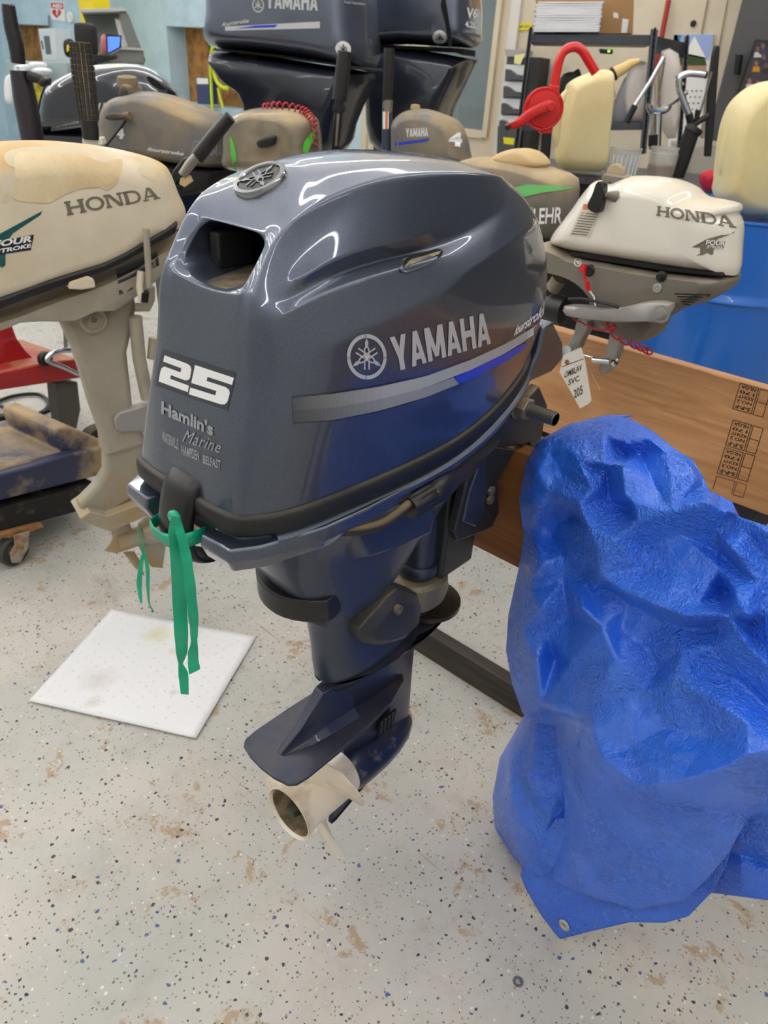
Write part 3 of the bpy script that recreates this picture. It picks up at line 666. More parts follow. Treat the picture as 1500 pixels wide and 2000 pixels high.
# side boss of the apron
g = G(); Bo = [onx(px, py, XC+.112) for px, py in ((700, 1052), (722, 1088), (775, 1072), (842, 1042), (852, 1000), (835, 962), (775, 990), (718, 1020))]
Bi = [Vector((XC+.05, XC*0+q.y*1.0+(0 if i > 1 else -.02), q.z-.02*(q.z < .85)-.015)) for i, q in enumerate(Bo)]
cc = sum(Bo, Vector())/len(Bo); Bm = [Vector((q.x-.018, cc.y+(q.y-cc.y)*1.22, cc.z+(q.z-cc.z)*1.22)) for q in Bo]
g.loft([Bi, Bm, Bo]); g.build('side_boss', M['paint_dk'], MOT, bevel=.004, seg=2)
# cable, collar nut and elbow
g = G(); hp = [onx(px, py, XC+h) for px, py, h in ((622, 1048, .10), (640, 1040, .128), (665, 1036, .142), (700, 1035, .150), (740, 1026, .154), (770, 1008, .156), (800, 984, .156))]
g.tube(hp, .0075, 12, smooth=6); g.build('throttle_cable', mat('dusty_black_cable', (38, 34, 30), .6, dust=.3, dlo=.3), MOT)
a_, b_ = onx(797, 992, XC+.156), onx(842, 966, XC+.156); ax_ = (b_-a_); ln = ax_.length; ax_.normalize()
g = G(); rings = []; n = 40
u_ = ax_.orthogonal().normalized(); v_ = ax_.cross(u_)
for t, r in ((0, .010), (.0, .0155), (.12, .0178), (.5, .0184), (.85, .0188), (1, .0165), (1, .009)):
    rings.append([a_+ax_*ln*t+(u_*cos(2*pi*k/n)+v_*sin(2*pi*k/n))*(r*(1-.07*(k % 4 == 0)*(.05 < t < .95))) for k in range(n)])
g.loft(rings); g.build('collar_nut', M['black'], MOT)
g = G(); g.tube([b_-ax_*.004, b_+ax_*.006, onx(858, 950, XC+.150), onx(866, 932, XC+.135), onx(862, 905, XC+.11)], [.017, .019, .019, .017, .015], 14, smooth=5); g.build('cable_elbow', M['black'], MOT)
g = G(); g.prism([onx(px, py, XC+.112) for px, py in ((627, 1046), (640, 1030), (682, 1005), (690, 1012), (660, 1046), (636, 1050))], (-.02, 0, 0)); g.build('cable_port', M['black_m'], MOT, bevel=.002)
# lower mount covers
for s in (1, -1):
    pod = [(700, 1228), (757, 1163), (775, 1148), (815, 1160), (823, 1185), (818, 1217), (790, 1247), (748, 1260), (708, 1257), (699, 1245)]
    O = [onx(px, py, XC+.062) for px, py in pod]; c0 = sum(O, Vector())/len(O)
    I = [Vector((XC+.030, c0.y+(q.y-c0.y)*1.02, c0.z+(q.z-c0.z)*1.02)) for q in O]; T = [Vector((XC+.076, c0.y+(q.y-c0.y)*.72, c0.z+(q.z-c0.z)*.66)) for q in O]
    if s < 0:
        for L_ in (O, I, T):
            for q in L_: q.x = 2*XC-q.x
    g = G(); g.loft([I, O, T]); po = g.build('mount_cover', mat('grey_black_cover', (52, 55, 60), .42, .2, dust=.15, dlo=.3, dsc=9), MOT, bevel=.004, seg=3)
    if s > 0:
        bp = onx(777, 1190, XC+.078); g = G(); g.lathe([(0, 0), (.0085, 0), (.0085, .009), (.005, .009), (.0045, .004), (0, .004)], bp-Vector((.004, 0, 0)), (1, 0, 0), 20); g.build('cover_bolt', M['brass'], po)
g = G(); g.loft([sring(.86, .985, .055, .60, p=2.2), sring(.86, .99, .058, .62, p=2.2), sring(.865, .985, .055, .645, p=2.2), sring(.87, .975, .045, .652, p=2.2)]); g.build('lower_mount', M['brass'], MOT, auto=35)
g = G(); g.lathe([(.034, 0), (.034, .30)], mv(0, .925, .57), (0, 0, 1), 28); g.lathe([(.038, 0), (.041, .004), (.041, .022), (.038, .026)], mv(0, .925, .655), (0, 0, 1), 28); g.build('steering_tube', M['paint_dk'], MOT)
g = G(); g.box(mv(0, .985, .80), (.10, .10, .30)); g.box(mv(0, .93, .88), (.075, .12, .10)); g.build('swivel_bracket', M['greyblk'], MOT, bevel=.008)
# clamp brackets either side of the swivel, hooked over the board
BR = [(1010, 800), (990, 806), (965, 836), (945, 862), (930, 900), (912, 940), (898, 1000), (888, 1040), (894, 1058), (925, 1046), (962, 1030), (976, 1000), (974, 940), (970, 898), (977, 874), (998, 856), (1018, 836), (1024, 815)]
for s in (1, -1):
    O = [onx(px, py, XC+.082) for px, py in BR]
    for q in O:
        if q.z < .88: q.y = min(q.y, 1.076)
    O[-2].y = max(O[-2].y, 1.10); O = O[:-3]+[Vector((O[0].x, 1.10, .8885)), Vector((O[0].x, 1.124, .8885)), Vector((O[0].x, 1.150, .80)), Vector((O[0].x, 1.165, .80)), Vector((O[0].x, 1.165, .95)), Vector((O[0].x, 1.12, 1.0))]
    O[-8] = Vector((O[0].x, 1.076, .8885)) if O[-8].y < 1.12 else O[-8]
    if s < 0:
        for q in O: q.x = 2*XC-q.x
    g = G(); g.prism(O, (-.018*s, 0, 0)); br = g.build('clamp_bracket', M['greyblk'], MOT, bevel=.004, seg=2)
    if s > 0:
        g = G(); I2 = [onx(px, py, XC+.086) for px, py in ((960, 850), (938, 905), (918, 960), (905, 1020), (930, 1030), (948, 1000), (952, 940), (950, 890), (975, 858))]
        g.prism(I2, (-.006, 0, 0)); g.build('bracket_rib', M['paint_dk'], br, bevel=.003)
        for px, py in ((955, 975), (957, 958)):
            g = G(); g.lathe([(0, 0), (.009, 0), (.009, .006), (.006, .007), (0, .007)], onx(px, py, XC+.083), (1, 0, 0), 6); g.build('bolt', M['brass'], br)
    g = G(); sx = s*.05; g.tube([mv(sx, 1.122, .84), mv(sx, 1.20, .84)], .008, 12); g.tube([mv(sx-.035, 1.20, .84), mv(sx+.035, 1.20, .84)], .005, 10); g.build('clamp_screw', M['steel'], MOT)
T0 = mv(-.16, 1.055, .98); g = G(); g.tube([T0, mv(.158, 1.055, .98)], .0105, 20)
th = G(); 
for k in range(20):
    x = .108+.0025*k; th.lathe([(.0105, 0), (.0122, .0008), (.0105, .0018)], mv(x, 1.055, .98), (1, 0, 0), 20, (False, False))
tt = g.build('tilt_tube', M['steel'], MOT); th.build('thread', M['steel'], tt, auto=80)
g = G(); g.lathe([(0, 0), (.0108, 0)], mv(.1585, 1.055, .98), (1, 0, 0), 20); g.lathe([(.0065, .0), (0, .0)], mv(.1587, 1.055, .98), (1, 0, 0), 20); g.build('tube_bore', M['void'], tt)
g = G(); g.lathe([(.011, 0), (.019, 0), (.020, .003), (.020, .016), (.018, .018), (.011, .018)], mv(.088, 1.055, .98), (1, 0, 0), 6); g.lathe([(.021, 0), (.0225, .002), (.021, .004)], mv(.083, 1.055, .98), (1, 0, 0), 24); g.build('tube_nut', M['brass'], MOT)
# steering friction / front boxes on the pan
g = G(); P = [(1062, 640), (1082, 628), (1100, 668), (1102, 700), (1078, 728), (1040, 745), (1030, 740), (1052, 690)]
g.prism([onx(px, py, XC+.075) for px, py in P], (-.12, 0, 0)); g.build('front_shroud', M['paint'], MOT, bevel=.006, seg=3)
# tiller arm folded forward, its end shows past the cowl
a0, a1 = onx(1050, 590, XC+.02), onx(1092, 588, XC+.02)
# ------------------------------------------------------------------ green tape on the latch
def ribbon(name, path, wid, m, parent, side=None, thick=.0004, tw=None, k=6):
    P = cr([Vector(q) for q in path], k); n = len(P); L = []; 
    for i, p in enumerate(P):
        f = i/(n-1)*(len(wid)-1); a = int(min(f, len(wid)-2)); w_ = wid[a]+(wid[a+1]-wid[a])*(f-a)
        t = (P[min(i+1, n-1)]-P[max(i-1, 0)]).normalized(); vw = (CAMP-p).normalized(); s_ = t.cross(vw).normalized()
        if tw: s_ = Matrix.Rotation(tw*sin(i*.55), 3, t) @ s_
        nn = t.cross(s_)
        L.append([p+s_*w_/2+nn*thick, p+nn*(thick+.0012*sin(i*1.3)), p-s_*w_/2+nn*thick, p-s_*w_/2-nn*thick, p-nn*thick, p+s_*w_/2-nn*thick])
    return G().loft(L).build(name, m, parent, auto=70)
LT = thing('green_ribbon', mv(.004, .40, .975), 'green plastic ribbon tied round the black latch of the big blue-grey motor', 'ribbon')
g = G(); rings = []
def lp(px, py, y): r = ony(px, py, y); return r
g = G()
wrap = [(-.033, .440, .966), (-.0345, .420, .967), (-.031, .405, .966), (-.018, .4005, .964), (0, .400, .963), (.018, .4005, .965), (.034, .404, .970), (.0395, .418, .972), (.038, .440, .970)]
g.loft([[mv(x, y, z+.010*(1 if x > .0 else .7)), mv(x*1.03, y-.0015, z), mv(x, y, z-.010)] for x, y, z in wrap], closed=False, cap=(False, False)); g.build('wrap', M['green'], LT, solid=.0008)
kn = lp(343, 1008, .394); g = G(); g.puff([kn+Vector((.009*cos(a), 0, .008*sin(a)))+Vector((0, -.002, 0)) for a in [2*pi*k/10 for k in range(10)]], (0, -1, 0), .005); g.build('knot', M['green'], LT)
def tl(L, y): return [lp(a, b, y+.0) for a, b in L]
ribbon('tail', tl([(343, 1008), (341, 1040), (347, 1100), (351, 1180), (354, 1240), (355, 1275), (353, 1296), (358, 1318), (361, 1356)], .385), [.007, .014, .016, .017, .017, .014, .0055, .013, .010], M['green'], LT, tw=.25)
ribbon('tail', tl([(345, 1008), (352, 1040), (364, 1090), (372, 1150), (378, 1210), (379, 1250), (377, 1280), (380, 1312)], .388), [.007, .010, .012, .013, .012, .008, .014, .015], M['green'], LT, tw=.5)
# ------------------------------------------------------------------ stand of boards
def wood_mat(name, c1, c2, grain=(1, 14, 14), rough=.5, ring=3):
    m = mat(name, c1, rough); nt = m.node_tree; N = nt.nodes; L = nt.links; b = N['Principled BSDF']; tc = N.new('ShaderNodeTexCoord')
    mp = N.new('ShaderNodeMapping'); mp.inputs['Scale'].default_value = grain; L.new(tc.outputs['Object'], mp.inputs['Vector'])
    n = N.new('ShaderNodeTexNoise'); n.inputs['Scale'].default_value = ring; n.inputs['Detail'].default_value = 8; n.inputs['Distortion'].default_value = 1.6; L.new(mp.outputs[0], n.inputs['Vector'])
    n2 = N.new('ShaderNodeTexNoise'); n2.inputs['Scale'].default_value = 2.5; n2.inputs['Detail'].default_value = 4; L.new(tc.outputs['Object'], n2.inputs['Vector'])
    r = N.new('ShaderNodeValToRGB'); r.color_ramp.elements[0].position = .32; r.color_ramp.elements[1].position = .68
    r.color_ramp.elements[0].color = (*s2l(c2), 1); r.color_ramp.elements[1].color = (*s2l(c1), 1); L.new(n.outputs['Fac'], r.inputs['Fac'])
    mx = N.new('ShaderNodeMix'); mx.data_type = 'RGBA'; ii = [q for q in mx.inputs if q.type == 'RGBA']; L.new(r.outputs['Color'], ii[0])
    mr = N.new('ShaderNodeMapRange'); mr.inputs['From Min'].default_value = .45; mr.inputs['From Max'].default_value = .75; mr.inputs['To Max'].default_value = .6; L.new(n2.outputs['Fac'], mr.inputs['Value'])
    L.new(mr.outputs['Result'], mx.inputs['Factor']); ii[1].default_value = (*s2l(c2), 1); L.new([q for q in mx.outputs if q.type == 'RGBA'][0], b.inputs['Base Color'])
    bp = N.new('ShaderNodeBump'); bp.inputs['Strength'].default_value = .2; bp.inputs['Distance'].default_value = .001; L.new(n.outputs['Fac'], bp.inputs['Height']); L.new(bp.outputs[0], b.inputs['Normal'])
    return m
w1 = wood_mat('weathered_orange_pine', (216, 164, 114), (182, 130, 84), (.8, 9, 9)); w2 = wood_mat('varnished_brown_pine', (150, 96, 52), (112, 68, 36), (.8, 9, 9))
w3 = wood_mat('dark_stained_timber', (74, 64, 54), (30, 26, 24), (.6, 8, 8), .6)
ST = thing('motor_stand', (.1, 1.4, 0), 'timber rack of two parallel boards on edge with a dark beam along the floor', 'stand')
def brd(nm, x0, x1, y0, y1, z0, z1, m, bev=.003, label=None):
    g = G(); g.box(((x0+x1)/2, (y0+y1)/2, (z0+z1)/2), (x1-x0, y1-y0, z1-z0)); return g.build(nm, m, ST, bevel=bev, label=label, smooth=True)
fb = brd('front_board', -.752, 1.3, 1.08, 1.118, .648, .885, w2, label='front board under the big motor and the tarp')
bb = brd('back_board', -1.0, 1.3, 1.77, 1.808, .60, .892, w1, label='rear board with rows of ink stamps')
brd('floor_beam', -1.25, 1.3, 1.35, 1.39, 0, .087, w3)
for x in (.75, 1.2): brd('post', x, x+.09, 1.12, 1.158, 0, .87, w2); brd('post', x, x+.09, 1.73, 1.768, 0, .88, w1)
brd('cross_rail', .75, .79, 1.12, 1.77, .10, .19, w3)
BB = world_bvh([bb]); inkm = mat('brown_ink_stamp', (72, 48, 30), .8)
for k, (x, y) in enumerate([(1446, 748), (1432, 820), (1416, 874), (1400, 930)]):
    # each stamp is a small grid of cells with letters, turned a quarter
    def Q(u0, v0, u1, v1, x=x, y=y, k=k):
        s_ = 1.0 if k else .0
        def T(u, v): return (x+u*60-v*15, y+v*50+u*17)
        return [T(u0, v1), T(u1, v1), T(u1, v0), T(u0, v0)]
    po = []
    cell = lambda a, b, c, d: band([(a, b), (c, b), (c, d), (a, d)], .025, True)
    po = cell(0, 0, .6, 1)+cell(.66, 0, .98, .5)+cell(.66, .5, .98, 1)
    inkf = mat('faded_ink', (120, 82, 52), .8) if k == 3 else inkm
    sticker(poly_bm(po), 'ink_stamp', inkf, bb, BB, homog(Q(0, 0, 1, 1)), .0006, 2, 2)
    if k < 3:
        for t, (a, b) in zip(('NLGA', '170', 'KDHT', 'NO.2', 'S-P-F'), ((.05, .18), (.24, .36), (.42, .54), (.60, .72), (.80, .95))):
            label_text(t, [Q(.06, a, .54, b)[i] for i in (2, 3, 0, 1)], inkf, bb, BB, name='stamp_text', bold=.03, nx=1, ny=1, off=.0007)
# ------------------------------------------------------------------ blue tarp
import numpy as np
def tarp_mat():
    m = bpy.data.materials.new('crinkled_blue_tarpaulin'); m.use_nodes = True; nt = m.node_tree; N = nt.nodes; L = nt.links; b = N['Principled BSDF']
    tc = N.new('ShaderNodeTexCoord')
    def nz(s, d=3, dist=0, kind='ShaderNodeTexNoise'):
        n = N.new(kind); n.inputs['Scale'].default_value = s; L.new(tc.outputs['Object'], n.inputs['Vector'])
        if kind == 'ShaderNodeTexNoise': n.inputs['Detail'].default_value = d; n.inputs['Distortion'].default_value = dist; return n.outputs['Fac']
        return n.outputs['Distance']
    def mr(s, lo, hi, a=0, c=1):
        n = N.new('ShaderNodeMapRange'); n.inputs['From Min'].default_value = lo; n.inputs['From Max'].default_value = hi; n.inputs['To Min'].default_value = a; n.inputs['To Max'].default_value = c; L.new(s, n.inputs['Value']); return n.outputs['Result']
    def mix(f, a, c):
        n = N.new('ShaderNodeMix'); n.data_type = 'RGBA'; L.new(f, n.inputs['Factor']); ii = [q for q in n.inputs if q.type == 'RGBA']
        for i, v in zip(ii, (a, c)):
            if isinstance(v, tuple): i.default_value = (*s2l(v), 1)
            else: L.new(v, i)
        return [q for q in n.outputs if q.type == 'RGBA'][0]
    col = mix(mr(nz(4), .3, .7), (32, 102, 232), (48, 118, 242))
    col = mix(mr(nz(46, 6), .66, .76, 0, .25), col, (110, 110, 130))
    L.new(col, b.inputs['Base Color']); b.inputs['Roughness'].default_value = .27; b.inputs['Specular IOR Level'].default_value = .8; b.inputs['Coat Weight'].default_value = .35; b.inputs['Coat Roughness'].default_value = .12
    L.new(mr(nz(9, 4), .35, .65, .2, .42), b.inputs['Roughness'])
    # crinkle: ridged noise, plus the weave of the strands
    def ridge(s):
        a = N.new('ShaderNodeMath'); a.operation = 'SUBTRACT'; L.new(nz(s, 2, .6), a.inputs[0]); a.inputs[1].default_value = .5
        c = N.new('ShaderNodeMath'); c.operation = 'ABSOLUTE'; L.new(a.outputs[0], c.inputs[0]); return c.outputs[0]
    ad = N.new('ShaderNodeMath'); ad.operation = 'MULTIPLY_ADD'; L.new(ridge(75), ad.inputs[0]); ad.inputs[1].default_value = 1.6; L.new(ridge(190), ad.inputs[2])
    wv = []
    for rot in ((0, 0, 0), (0, 0, radians(90))):
        w_ = N.new('ShaderNodeTexWave'); w_.inputs['Scale'].default_value = 130; w_.inputs['Distortion'].default_value = .6; w_.inputs['Detail'].default_value = 1
        mp = N.new('ShaderNodeMapping'); mp.inputs['Rotation'].default_value = (radians(20), radians(50), rot[2]+radians(15)); L.new(tc.outputs['Object'], mp.inputs['Vector']); L.new(mp.outputs[0], w_.inputs['Vector']); wv.append(w_.outputs['Fac'])
    a2 = N.new('ShaderNodeMath'); a2.operation = 'ADD'; L.new(wv[0], a2.inputs[0]); L.new(wv[1], a2.inputs[1])
    a3 = N.new('ShaderNodeMath'); a3.operation = 'MULTIPLY_ADD'; L.new(a2.outputs[0], a3.inputs[0]); a3.inputs[1].default_value = .025; L.new(ad.outputs[0], a3.inputs[2])
    bp = N.new('ShaderNodeBump'); bp.inputs['Strength'].default_value = .95; bp.inputs['Distance'].default_value = .006; a4 = N.new('ShaderNodeMath'); a4.operation = 'MULTIPLY'; L.new(a3.outputs[0], a4.inputs[0]); L.new(mr(nz(7, 2), .38, .6, .25, 1.15), a4.inputs[1]); L.new(a4.outputs[0], bp.inputs['Height']); L.new(bp.outputs[0], b.inputs['Normal']); L.new(bp.outputs[0], b.inputs['Coat Normal'])
    return m
TM = tarp_mat()
def pdist(X, Y, P):
    'distance to a polyline and signed side (numpy)'
    best = np.full(X.shape, 1e9); side = np.zeros(X.shape); tt = np.zeros(X.shape)
    for i in range(len(P)-1):
        ax, ay = P[i]; bx, by = P[i+1]; dx, dy = bx-ax, by-ay; l2 = dx*dx+dy*dy
        t = np.clip(((X-ax)*dx+(Y-ay)*dy)/l2, 0, 1); qx, qy = X-(ax+t*dx), Y-(ay+t*dy); d = np.hypot(qx, qy); m = d < best
        best[m] = d[m]; side[m] = np.sign(dx*qy-dy*qx)[m]; tt[m] = ((i+t)/(len(P)-1))[m]
    return best, side, tt
# (polyline, amplitude m, half width px, kind) kind: r ridge, v valley, s step (side>0 lies further back)
FOLDS = [([(1113,879),(1130,899),(1131,985),(1170,1077)], .020, 26, 'r'), ([(1221,862),(1223,888),(1298,880)], .028, 24, 'v'), ([(1214,905),(1220,969),(1236,980)], .016, 18, 'r'),
 ([(1183,900),(1188,972),(1228,986)], .022, 17, 'v'), ([(1379,978),(1243,1016),(1170,1079)], .024, 34, 'r'), ([(1137,1075),(1174,1128),(1269,1178),(1339,1206),(1361,1181),(1390,1203),(1463,1202)], .034, 26, 'R'),
 ([(1174,1143),(1269,1196),(1339,1226),(1390,1222),(1463,1222)], .03, 26, 'v'), ([(1029,1031),(1075,1042),(1119,1009)], .034, 26, 'v'), ([(1014,962),(1070,975),(1130,992)], .018, 24, 'r'), ([(1060,1060),(1097,1086),(1108,1150)], .014, 26, 'r'),
 ([(1095,1130),(1104,1222),(1084,1290),(1083,1411),(1098,1500)], .022, 15, 'v'), ([(1434,1005),(1430,1075),(1436,1160),(1452,1196)], .024, 22, 'r'), ([(1420,1080),(1424,1152)], .03, 14, 'v'), ([(1170,1130),(1137,1185),(1177,1225),(1215,1300)], .018, 26, 'r'),
 ([(1159,1371),(1178,1485),(1262,1536),(1400,1510),(1500,1440)], .020, 60, 'r'), ([(1335,1272),(1302,1331),(1405,1371),(1520,1465)], .020, 34, 'r'), ([(1405,1371),(1500,1300)], .016, 26, 'v'), ([(1345,1290),(1440,1260),(1500,1255)], .02, 30, 'r'),
 ([(1215,1300),(1250,1400),(1240,1470)], .012, 40, 'v'), ([(1350,900),(1372,960),(1330,1075)], .012, 26, 'v'), ([(1480,1120),(1500,1200)], .02, 20, 'r'), ([(1250,1060),(1320,1110),(1420,1130)], .012, 34, 'v'), ([(1130,1560),(1200,1640),(1330,1680)], .012, 60, 'v'), ([(1020,1100),(1040,1180),(1090,1240)], .016, 24, 'r'), ([(1010,1200),(1040,1290),(1070,1350)], .012, 24, 'v')]
# control heights of the crumpled relief: (x, y, metres towards the viewer), joined by flat facets
HT_ = [(1790,1060,.0),(1790,1200,.04),(1790,1350,.03),(1790,1500,.06),(1790,1660,.02),(1700,1250,.08),(1690,1120,.02),(1700,1400,.10),(1190,805,0),(1113,828,0),(1050,862,0),(1026,905,0),(1014,975,0),(1022,1030,-.02),(1012,1105,0),(992,1200,0),(986,1270,0),(1000,1335,0),(1030,1400,0),(1084,1418,-.01),(1096,1490,.02),(1103,1560,.02),(1100,1640,.01),(1066,1710,0),
 (1235,815,0),(1275,838,.0),(1345,888,0),(1368,925,0),(1372,950,.01),(1400,962,0),(1437,985,.02),(1440,1010,.04),(1600,1045,.04),(1600,1200,.06),(1600,1350,.08),(1600,1430,.13),(1600,1600,.05),
 (1140,845,.03),(1075,880,.02),(1113,879,.050),(1131,903,.062),(1131,985,.07),(1150,1030,.085),(1170,1077,.105),(1050,920,.03),(1080,935,.02),(1100,930,.018),(1016,968,.0),(1070,960,.035),(1125,992,.05),(1120,1008,-.03),(1076,1044,-.055),(1033,1033,-.03),(1090,1020,-.05),
 (1222,862,.05),(1222,890,-.015),(1250,888,-.01),(1298,881,.035),(1262,852,.04),(1180,850,.045),(1178,905,.062),(1186,925,.0),(1190,972,-.012),(1205,985,-.01),(1216,908,.062),(1220,969,.072),(1237,982,.078),(1226,992,.0),(1160,960,.05),
 (1310,930,.055),(1345,905,.045),(1362,935,.045),(1379,978,.10),(1310,1000,.085),(1243,1018,.085),(1280,950,.035),(1205,1050,.095),(1265,1065,.035),(1330,1045,.04),(1400,1040,.035),(1415,1000,.06),(1330,1120,.045),(1250,1110,.05),(1405,1110,.045),
 (1137,1075,.045),(1150,1098,.06),(1174,1127,.085),(1220,1155,.095),(1269,1177,.105),(1305,1192,.11),(1339,1203,.125),(1361,1181,.085),(1390,1200,.125),(1425,1203,.10),(1463,1200,.13),(1140,1128,.0),(1185,1150,.01),(1225,1175,.012),(1269,1199,.02),(1305,1215,.025),(1340,1228,.03),(1390,1226,.03),(1463,1225,.045),
 (1434,1003,.10),(1430,1075,.105),(1436,1160,.105),(1454,1196,.13),(1416,1085,.0),(1420,1158,-.01),(1460,1040,.06),(1500,1040,.095),(1510,1120,.05),(1475,1140,.07),(1490,1190,.06),(1540,1230,.10),
 (1136,1186,.085),(1155,1160,.02),(1177,1225,.085),(1205,1290,.095),(1159,1371,.09),(1110,1200,-.02),(1086,1290,-.04),(1083,1400,-.03),(1100,1130,-.01),(1112,1290,.05),(1115,1400,.06),(1060,1100,.045),(1098,1086,.0),(1060,1185,.05),(1030,1150,.01),(1020,1230,.03),(1050,1290,.06),(1070,1240,.0),(1020,1330,.02),(1060,1375,.03),
 (1215,1230,.035),(1260,1260,.03),(1290,1300,.035),(1335,1272,.085),(1302,1331,.105),(1350,1345,.11),(1405,1371,.13),(1460,1415,.14),(1520,1462,.15),(1375,1310,.055),(1440,1330,.05),(1500,1385,.06),(1390,1262,.07),(1450,1245,.12),(1520,1225,.10),(1500,1300,.09),
 (1159,1430,.12),(1178,1485,.145),(1215,1512,.155),(1262,1536,.16),(1330,1525,.165),(1400,1505,.17),(1460,1475,.17),(1200,1400,.10),(1260,1350,.07),(1300,1420,.09),(1380,1440,.10),(1230,1460,.11),(1150,1560,.075),(1140,1640,.06),(1220,1620,.085),(1300,1610,.09),(1380,1580,.10),(1440,1550,.10),(1200,1700,.05),(1300,1710,.05),(1380,1670,.06),(1126,1745,.02),(1243,1785,.02),(1335,1768,.02),(1419,1680,.03),(1463,1590,.04),(1120,1690,.03)]
def relief(X, Y, H):
    from mathutils.geometry import delaunay_2d_cdt
    vs, es, fs, ov, oe, of = delaunay_2d_cdt([Vector((a, b)) for a, b, c in H], [], [], 0, 1e-4)
    hh = [H[o[0]][2] if o else 0 for o in ov]; out = np.zeros(X.shape); done = np.zeros(X.shape, bool)
    for f in fs:
        (x0, y0), (x1, y1), (x2, y2) = [vs[i] for i in f]; d = (y1-y2)*(x0-x2)+(x2-x1)*(y0-y2)
        if abs(d) < 1e-9: continue
        a = ((y1-y2)*(X-x2)+(x2-x1)*(Y-y2))/d; b = ((y2-y0)*(X-x2)+(x0-x2)*(Y-y2))/d; c = 1-a-b
        m = (a >= -1e-6) & (b >= -1e-6) & (c >= -1e-6); out[m] = (a*hh[f[0]]+b*hh[f[1]]+c*hh[f[2]])[m]; done |= m
    for _ in range(2): out[1:-1, 1:-1] = (out[1:-1, 1:-1]*2+out[:-2, 1:-1]+out[2:, 1:-1]+out[1:-1, :-2]+out[1:-1, 2:])/6
    return out
def sheet(name, Lc, Rc, yb, nu, nv, parent, folds=FOLDS, crum=1.0, curl=.03, bot=None, seed=0, curlw=.1, back=.0, hts=None, hk=1.0):
    vs_ = np.linspace(0, 1, nv); us = np.linspace(0, 1, nu)
    def ev(C, v): return np.interp(v, [c[0] for c in C], [c[1] for c in C]), np.interp(v, [c[0] for c in C], [c[2] for c in C])
    lx, ly = ev(Lc, vs_); rx, ry = ev(Rc, vs_)
    X = lx[:, None]*(1-us)+rx[:, None]*us; Y = ly[:, None]*(1-us)+ry[:, None]*us
    if bot is not None: Y = Y+np.interp(X, bot[0], bot[1])*(vs_[:, None]**6)
    U = np.broadcast_to(us, X.shape); V = np.broadcast_to(vs_[:, None], X.shape)
    W = yb(U, V, X, Y)
    dis = np.zeros(X.shape)
    for P, a, wd, k in folds:
        d, sd, tt = pdist(X, Y, P); env = .35+.65*np.sin(np.pi*np.clip(tt, .08, .92))
        if k == 'r': dis += a*env*np.exp(-(d/wd)**1.1)
        elif k == 'v': dis -= a*env*np.exp(-(d/wd)**1.4)
        elif k == 'R': dis += a*env*np.exp(-d/(wd*np.where(sd > 0, .35, 1.6)))
    if hts: dis += relief(X, Y, hts)*hk
    W = W+curl*np.clip(1-U/curlw, 0, 1)**2+curl*np.clip(1-V/.05, 0, 1)**2
    g = G(); 
    for i in range(nv):
        for j in range(nu):
            r = ray(X[i, j], Y[i, j]); p = CAMP+r*(W[i, j]/r.y)
            q = p*6.5+Vector((seed, 0, 0)); c = (1-2*abs(noise.noise(q)))*.005+(1-2*abs(noise.noise(q*2.6)))*.0036+(1-2*abs(noise.noise(q*6)))*.0016
            p = p-r.normalized()*(dis[i, j]*1.0+c*crum); p.z = max(p.z, .003); g.v.append(p)
    for i in range(nv-1):
        for j in range(nu-1): a = i*nu+j; g.f.append((a, a+1, a+nu+1, a+nu))
    if back:   # turn the side edge back behind itself
        for k in (1, 2, 3):
            b0 = len(g.v)
            for i in range(nv): p = g.v[i*nu]; g.v.append(p+Vector((.012*k, back*k*.4, 0)))
            for i in range(nv-1):
                a, c = (i*nu, (i+1)*nu) if k == 1 else (b0-nv+i, b0-nv+i+1); g.f.append((a, c, b0+i+1, b0+i))
    return g.build(name, TM, parent, auto=80, solid=.0006)
TP = thing('blue_tarp', (.1, 1.0, .0), 'crumpled bright blue tarpaulin draped over the front board, hanging almost to the floor', 'tarp')
LC = [(0,1186,810),(.03,1110,828),(.06,1050,862),(.10,1027,905),(.16,1014,975),(.2,1020,1025),(.22,1024,1040),(.27,1014,1105),(.34,993,1200),(.42,988,1270),(.48,1000,1335),(.53,1020,1392),(.545,1040,1408),(.56,1084,1418),(.62,1096,1490),(.70,1103,1560),(.80,1102,1630),(.88,1085,1680),(1,1066,1710)]
RC = [(0,1194,810),(.03,1232,818),(.06,1275,842),(.10,1322,880),(.13,1352,896),(.16,1370,925),(.2,1385,957),(.23,1430,980),(.27,1445,1010),(.34,1540,1040),(.42,1700,1080),(.545,1760,1180),(.7,1760,1350),(.85,1760,1500),(1,1760,1640)]
def yb_main(U, V, X, Y):
    b = np.interp(Y, [800, 860, 930, 1100, 1300, 1500, 1720, 1800], [1.17, 1.08, 1.03, 1.0, .97, .93, .90, .895])
    return b-.03*np.clip((X-1010)/420, 0, 1)*np.sin(np.pi*np.clip((Y-820)/900, 0, 1))**.8
sheet('main_sheet', LC, RC, yb_main, 210, 260, TP, folds=[], bot=([1066,1126,1243,1335,1380,1419,1463,1500,1600],[0,38,85,75,40,-3,-75,-85,-110]), back=.03, hts=HT_, hk=.85)
L2 = [(0,1030,1385),(.15,1004,1432),(.3,976,1480),(.5,962,1556),(.7,966,1620),(.85,990,1664),(1,1020,1700)]
R2_ = [(0,1092,1385),(.15,1096,1430),(.3,1112,1500),(.5,1120,1570),(.7,1120,1640),(.85,1105,1690),(1,1080,1722)]
FL = [([(1020,1440),(1010,1520),(1045,1600)], .012, 20, 'v'), ([(1045,1420),(1040,1520),(1062,1580)], .014, 16, 'r'), ([(1000,1600),(1060,1640)], .01, 24, 'r'), ([(1085,1560),(1060,1650),(1030,1690)], .012, 14, 'r')]
